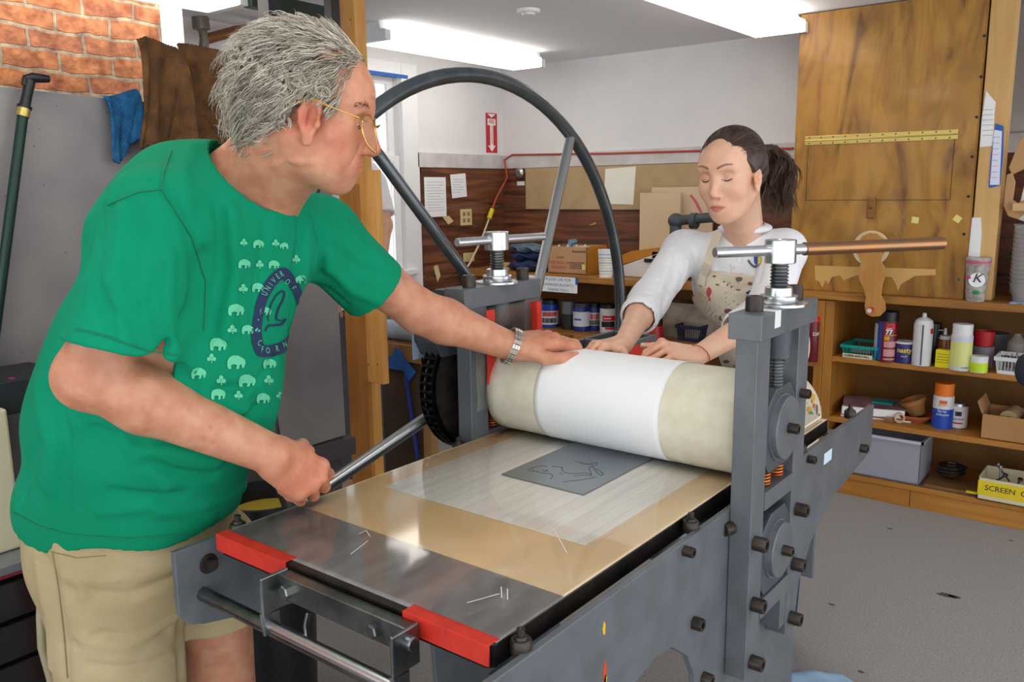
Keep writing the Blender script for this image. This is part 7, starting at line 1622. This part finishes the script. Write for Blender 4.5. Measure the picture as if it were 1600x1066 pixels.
    def post(d, P):
        e = np.maximum(d, .72-P[:, 2])
        for (b, n, r), w_ in ((e1, wrR), (e2, wrL)):
            n = unit(w_-b); q = P-b; ax = q@n; rad = np.sqrt(np.maximum((q**2).sum(1)-ax*ax, 0)); e = np.maximum(e, -np.maximum(np.maximum(rad-.041, -(ax+.03)), ax-.05))
        q = P-nc; ax = q@ax_; rad = np.sqrt(np.maximum((q**2).sum(1)-ax*ax, 0)); e = np.maximum(e, -np.maximum(rad-.055-.2*np.maximum(ax, 0), -(ax+.035)))
        # open V at the throat
        vx = (P-nc)@S_; vz = (nc[2]+.02-P[:, 2]); vd = (P-nc)@D_; e = np.maximum(e, -np.maximum(np.maximum(np.abs(vx+.004)-.034*(1-vz/.14), vz-.12), .03-vd)); return e
    sv.post = post
    sp = sv.mesh(np.array([lo[0]-.05, lo[1]-.05, .70]), np.array([hi[0]+.1, hi[1]+.1, nk[2]+.07]), .0042)
    shirt = npmesh('shirt', [sp], Mw, T)
    bv = BVHTree.FromPolygons([tuple(p) for p in sp[0]], [tuple(q) for q in sp[1]])
    # collar leaves: folded strip around the neck
    def collar(s):
        vs = []; fs = []; K = 18
        for i in range(K+1):
            t = i/K; a = math.radians(180-150*t)*s; dr = D_*math.cos(a)+S_*math.sin(a)
            r0 = .053; top = nc+ax_*(.026-.030*t)+dr*r0+D_*.012*t; wd = .030+.018*t
            low_ = top+dr*(.018)-ax_*wd*.75+D_*.012*t-S_*s*.010*t*t
            for j in range(5): u = j/4; vs.append(tuple(top*(1-u)+low_*u+dr*.010*math.sin(u*PI)))
        for i in range(K):
            for j in range(4): a = i*5+j; fs.append((a, a+5, a+6, a+1))
        o = MB().add(vs, fs, 0, True).build('collar', Mw, shirt); md = o.modifiers.new('s', 'SOLIDIFY'); md.thickness = .003; return o
    collar(1); collar(-1)
    # placket and buttons
    def hit(px, py, off=.001):
        d = Vector(ray(px, py)).normalized(); h = bv.ray_cast(Vector(CC), d)
        if h[0] is None: return None
        n = h[1]; n = n if n.dot(d) < 0 else -n; return h[0]+n*off, n
    for py in (418, 437):
        h = hit(1147, py); 
        if h: MB().lathe(h[0], h[0]+h[1], [(0, 0), (0, .0045), (.0015, .0045), (.0015, 0)], 16).build('button', mat('button_pearl', 'dcdcd6', .3), shirt)
    L_ = [hit(*q) for q in ((1141, 412), (1143, 425), (1144, 440))]; L_ = [q[0] for q in L_ if q]
    if len(L_) > 1: MB().tube(L_, .0009, 6).build('placket', mat('seam_grey', 'c9cbd0', .9), shirt)
    # embroidered crest on the chest: shield with curved band
    def dec(polys, name, m, off):
        mb = MB()
        for P_ in polys:
            vs = [hit(*q, off) for q in P_]
            if all(vs): mb.add([q[0] for q in vs], [tuple(range(len(vs)))])
        if mb.v: mb.build(name, m, shirt, recalc=False)
    dec([[(1178, 401), (1190, 400), (1190, 411), (1185, 417), (1179, 411)]], 'crest_shield', mat('crest_blue', '2b4fae', .7), .0015)
    dec([[(1185, 402), (1190, 401), (1190, 411), (1185, 416)]], 'crest_quarter', mat('crest_yellow', 'd9cc3a', .7), .0021)
    dec([[(1168+k*3.6, 408+9*math.sin(k/6*PI)+k*.6) for k in range(7)]+[(1170+(6-k)*3.1, 405+8*math.sin((6-k)/6*PI)+(6-k)*.6) for k in range(7)]], 'crest_band', mat('crest_grey', '5d5f68', .8), .0012)
    # ---------------- apron
    av = Vol(); torso(av, .013); av.ell(hipc-ZU*.12+D_*.01, (.112, .150, .20), tors, .06)
    av.ell(hipc-ZU*.32+D_*.02, (.115, .152, .18), tors, .06)
    zt = A3(1130, 432, 2.2)[2]
    gg = base_hit(av, np.array([lo[0]-.05, lo[1]-.05, .40]), np.array([hi[0]+.1, hi[1]+.1, zt+.03]))
    folds(av, gg, ((G((1262, 560, 2.45), (1268, 620, 2.45), (1270, 660, 2.45)), .008, -.006), (G((1250, 560, 2.45), (1255, 640, 2.45)), .008, .006), (G((1110, 470, 2.2), (1120, 540, 2.25)), .010, .005), (G((1130, 440, 2.2), (1150, 455, 2.18), (1175, 445, 2.18)), .006, -.005), (G((1105, 480), (1115, 540), (1120, 580)), .008, -.005), (G((1140, 480), (1130, 540)), .008, .004)), .7)
    def apost(d, P):
        q = P-chest; fx = q@D_; sx = np.abs(q@S_+.005); bib = np.clip((zt-P[:, 2])/.16, 0, 1)
        e = np.maximum(d, -(d+.006)); e = np.maximum(e, P[:, 2]-(zt-.10*((q@S_)-.03))); e = np.maximum(e, .42-P[:, 2])
        back = .03-fx; lowm = P[:, 2] < zt-.16
        side = np.where(lowm, -(P-hipc)@D_-.085, np.maximum(sx-(.085+.085*bib), -fx-.0)); return np.maximum(e, side)
    av.post = apost; av.shell = True
    Map = mat('apron_canvas', 'e2d6c2', .9, col2='d6c8b0', scale=7, bump=.15, bscale=300)
    ap_ = av.mesh(np.array([lo[0]-.05, lo[1]-.05, .40]), np.array([hi[0]+.1, hi[1]+.1, zt+.03]), .0045)
    apron = npmesh('apron', [ap_], Map, T)
    bv = BVHTree.FromPolygons([tuple(p) for p in ap_[0]], [tuple(q) for q in ap_[1]])
    def hit2(px, py, off=.0015):
        d = Vector(ray(px, py)).normalized(); h = bv.ray_cast(Vector(CC), d)
        if h[0] is None: return None
        n = h[1]; n = n if n.dot(d) < 0 else -n; return h[0]+n*off
    cols = {k: mat('splat_'+k, c, .8) for k, c in dict(red='c94a52', navy='3a3470', grey='6d6660', yellow='dba72a', green='4c8a4a', brown='7d5a48', plum='7a4c62', orange='cf6a3a').items()}
    rr = random.Random(4)
    sp_ = [('red', 1108, 456, 4, 9), ('red', 1109, 467, 2, 3), ('navy', 1171, 457, 5, 3), ('grey', 1128, 497, 8, 5), ('plum', 1139, 486, 7, 5), ('grey', 1155, 436, 6, 4), ('brown', 1172, 443, 4, 3), ('green', 1121, 445, 4, 1.5), ('orange', 1085, 462, 2, 2), ('brown', 1116, 432, 3, 2),
           ('yellow', 1270, 622, 3, 9), ('yellow', 1264, 640, 3, 6), ('green', 1266, 646, 3, 5), ('orange', 1272, 634, 2, 5), ('grey', 1276, 640, 1.5, 8), ('navy', 1279, 650, 1.5, 5), ('brown', 1258, 600, 2, 6), ('yellow', 1277, 612, 1.5, 3), ('grey', 1135, 565, 6, 3), ('grey', 1150, 572, 5, 2), ('navy', 1128, 556, 6, 1.5), ('plum', 1268, 590, 2, 2), ('orange', 1120, 520, 2, 2)]
    for i in range(40): sp_.append((rr.choice(list(cols)), rr.uniform(1090, 1282), rr.uniform(440, 665), rr.uniform(.6, 1.6), rr.uniform(.6, 2.2)))
    for k in cols:
        mb = MB()
        for c_, x, y, w, h in sp_:
            if c_ != k: continue
            poly = [(x+w*math.cos(q*.7)*rr.uniform(.6, 1.2), y+h*math.sin(q*.7)*rr.uniform(.6, 1.2)) for q in range(9)]; vs = [hit2(*q) for q in poly]
            if all(q is not None for q in vs) and max((a-vs[0]).length for a in vs) < .06: mb.add(vs, [tuple(range(9))])
        if mb.v: o = mb.build('paint_splats', cols[k], apron, recalc=False); o['kind'] = 'stuff'
    # neck strap
    def strap(name, L_, w, th, m):
        pts = [np.array(q) for q in L_]; vs = []; fs = []
        for i, p in enumerate(pts):
            t = unit(pts[min(i+1, len(pts)-1)]-pts[max(i-1, 0)]); nrm = unit(p-(A3(1172, 440, 2.42)*[1, 1, 0]+np.array([0, 0, p[2]]))); sd = unit(np.cross(t, nrm))
            for a, b in ((-1, 0), (1, 0), (1, 1), (-1, 1)): vs.append(tuple(p+sd*a*w/2+nrm*b*th))
        for i in range(len(pts)-1):
            for k in range(4): fs.append((4*i+k, 4*i+(k+1) % 4, 4*i+4+(k+1) % 4, 4*i+4+k))
        fs += [(3, 2, 1, 0), tuple(4*(len(pts)-1)+k for k in range(4))]
        MB().add(vs, fs).build(name, m, apron)
    def sh(px, py, off=.004):
        h = hit(px, py, off); return np.array(h[0]) if h else A3(px, py, 2.25)
    strap('neck_strap', [sh(1122, 362), sh(1117, 378), sh(1111, 395), sh(1106, 412), sh(1100, 430), sh(1097, 445)], .026, .002, Map)
    strap('neck_strap', [sh(1184, 350), sh(1188, 365), sh(1192, 380), sh(1195, 398), sh(1192, 420), sh(1187, 440)], .022, .002, Map)
    # trousers
    tv = Vol(); tv.ell(hipc, (.092, .134, .11), tors, .03)
    for h_, k_, a_ in ((hipR, knR, anR), (hipL, knL, anL)): tv.cap(h_, k_, .070, .058, .02); tv.cap(k_, a_, .060, .05, .02)
    tv.post = lambda d, P: np.maximum(np.maximum(d, .07-P[:, 2]), P[:, 2]-hipc[2]-.06)
    npmesh('trousers', [tv.mesh([lo[0], lo[1], .05], [hi[0], hi[1], hipc[2]+.1], .008)], mat('denim', '2d3a52', .9, col2='243046', scale=30), T)
    for a_ in (anR, anL): MB().ell((a_[0]+D_[0]*.06, a_[1]+D_[1]*.06, .04), (.13, .045, .04), 28, 12, 0, Matrix.Rotation(math.atan2(D_[1], D_[0]), 3, 'Z')).build('shoe', mat('shoe_dark', '2b2b2e', .7), T)
woman()
# ------------------------------------------------------------------ a third person, mostly hidden behind the post
def bystander():
    T = thing('person', 'person in a white T-shirt mostly hidden behind the pine post by the window', 'person', (A3(559, 700, 3.85)[0], A3(559, 700, 3.85)[1], 0))
    c = A3(558, 300, 3.85); v = Vol(); z = c[2]; base = np.array([c[0], c[1], 0])
    X = Rh
    def tor(v, g=0): v.ell(base+ZU*(z-.10), (.115+g, .115+g, .24+g), None, .05); v.ell(base+ZU*(z+.05), (.12+g, .10+g, .10+g), None, .05)
    tor(v, -.01); sR = base+X*.085+ZU*(z+.03); eR = A3(600, 352, 3.80); wR = A3(590, 462, 3.72); sL = base-X*.12+ZU*(z+.05); eL = base-X*.16+ZU*(z-.22); wL = base-X*.12-Fh*.1+ZU*(z-.42)
    for a, e, w in ((sR, eR, wR), (sL, eL, wL)): v.cap(a, e, .045, .036, .02); v.cap(e, w, .036, .024, .02); f = Frame(w, w-e, Rh*.3-Fh, .9); hand(v, f, 1, (20, 25, 20), fat=.95)
    hd = Frame(base+ZU*(z+.30), -Fh*.9+Rh*.1-ZU*.3, ZU, .92); head(v, hd, True, .8); v.cap(base+ZU*(z+.10), hd.p(-.03, 0, -.06), .052, .048, .03)
    for s in (1, -1): h_ = base+X*s*.08+ZU*.80; v.cap(h_, base+X*s*.09+ZU*.42, .075, .052, .03); v.cap(base+X*s*.09+ZU*.42, base+X*s*.09+ZU*.08, .05, .034, .02); v.cap(base+X*s*.09+ZU*.035, base+X*s*.09-Fh*.12+ZU*.03, .032, .026, .02)
    npmesh('body', [v.mesh(np.array([base[0]-.4, base[1]-.4, 0]), np.array([base[0]+.4, base[1]+.4, z+.46]), .006)], skin_mat('bystander_skin', 'dba98c', 'd19a7c'), T, tint=lambda V: np.ones((len(V), 3)))
    hv = Vol(); hv.ell(hd.p(-.02, 0, .028), np.array([.096, .082, .088])*.92, hd.R); hv.post = lambda d, P: np.maximum(d, hd.loc(P)[:, 0]-.045)
    npmesh('hair', [hv.mesh(hd.o-.13, hd.o+.13, .005)], MATS['hair_cap'], T)
    tv = Vol(); tor(tv, .006)
    def sl(a, b, r0, r1):
        ab = b-a; n = unit(ab); L2 = ab@ab
        def f(P): t = np.clip(((P-a)@ab)/L2, 0, 1.3); return np.maximum(np.sqrt(((P-a-t[:, None]*ab)**2).sum(1))-(r0+(r1-r0)*t), (P-b)@n)
        tv.p.append((f, .03, (a+b)/2, np.linalg.norm(ab)/2+.08, False))
    sl(sR, sR*.25+eR*.75, .055, .060); sl(sL, sL*.3+eL*.7, .055, .058)
    tv.post = lambda d, P: np.maximum(d, z-.42-P[:, 2])
    npmesh('t_shirt', [tv.mesh(np.array([base[0]-.35, base[1]-.35, z-.45]), np.array([base[0]+.35, base[1]+.35, z+.2]), .006)], mat('white_tee', 'e3e0e0', .9), T)
    pv = Vol(); pv.ell(base+ZU*.80, (.125, .125, .10), None, .04)
    for s in (1, -1): pv.cap(base+X*s*.08+ZU*.78, base+X*s*.09+ZU*.10, .088, .06, .03)
    pv.post = lambda d, P: np.maximum(d, .06-P[:, 2]); npmesh('trousers', [pv.mesh(np.array([base[0]-.3, base[1]-.3, .04]), np.array([base[0]+.3, base[1]+.3, .95]), .009)], mat('grey_trousers', '54565c', .9), T)
bystander()
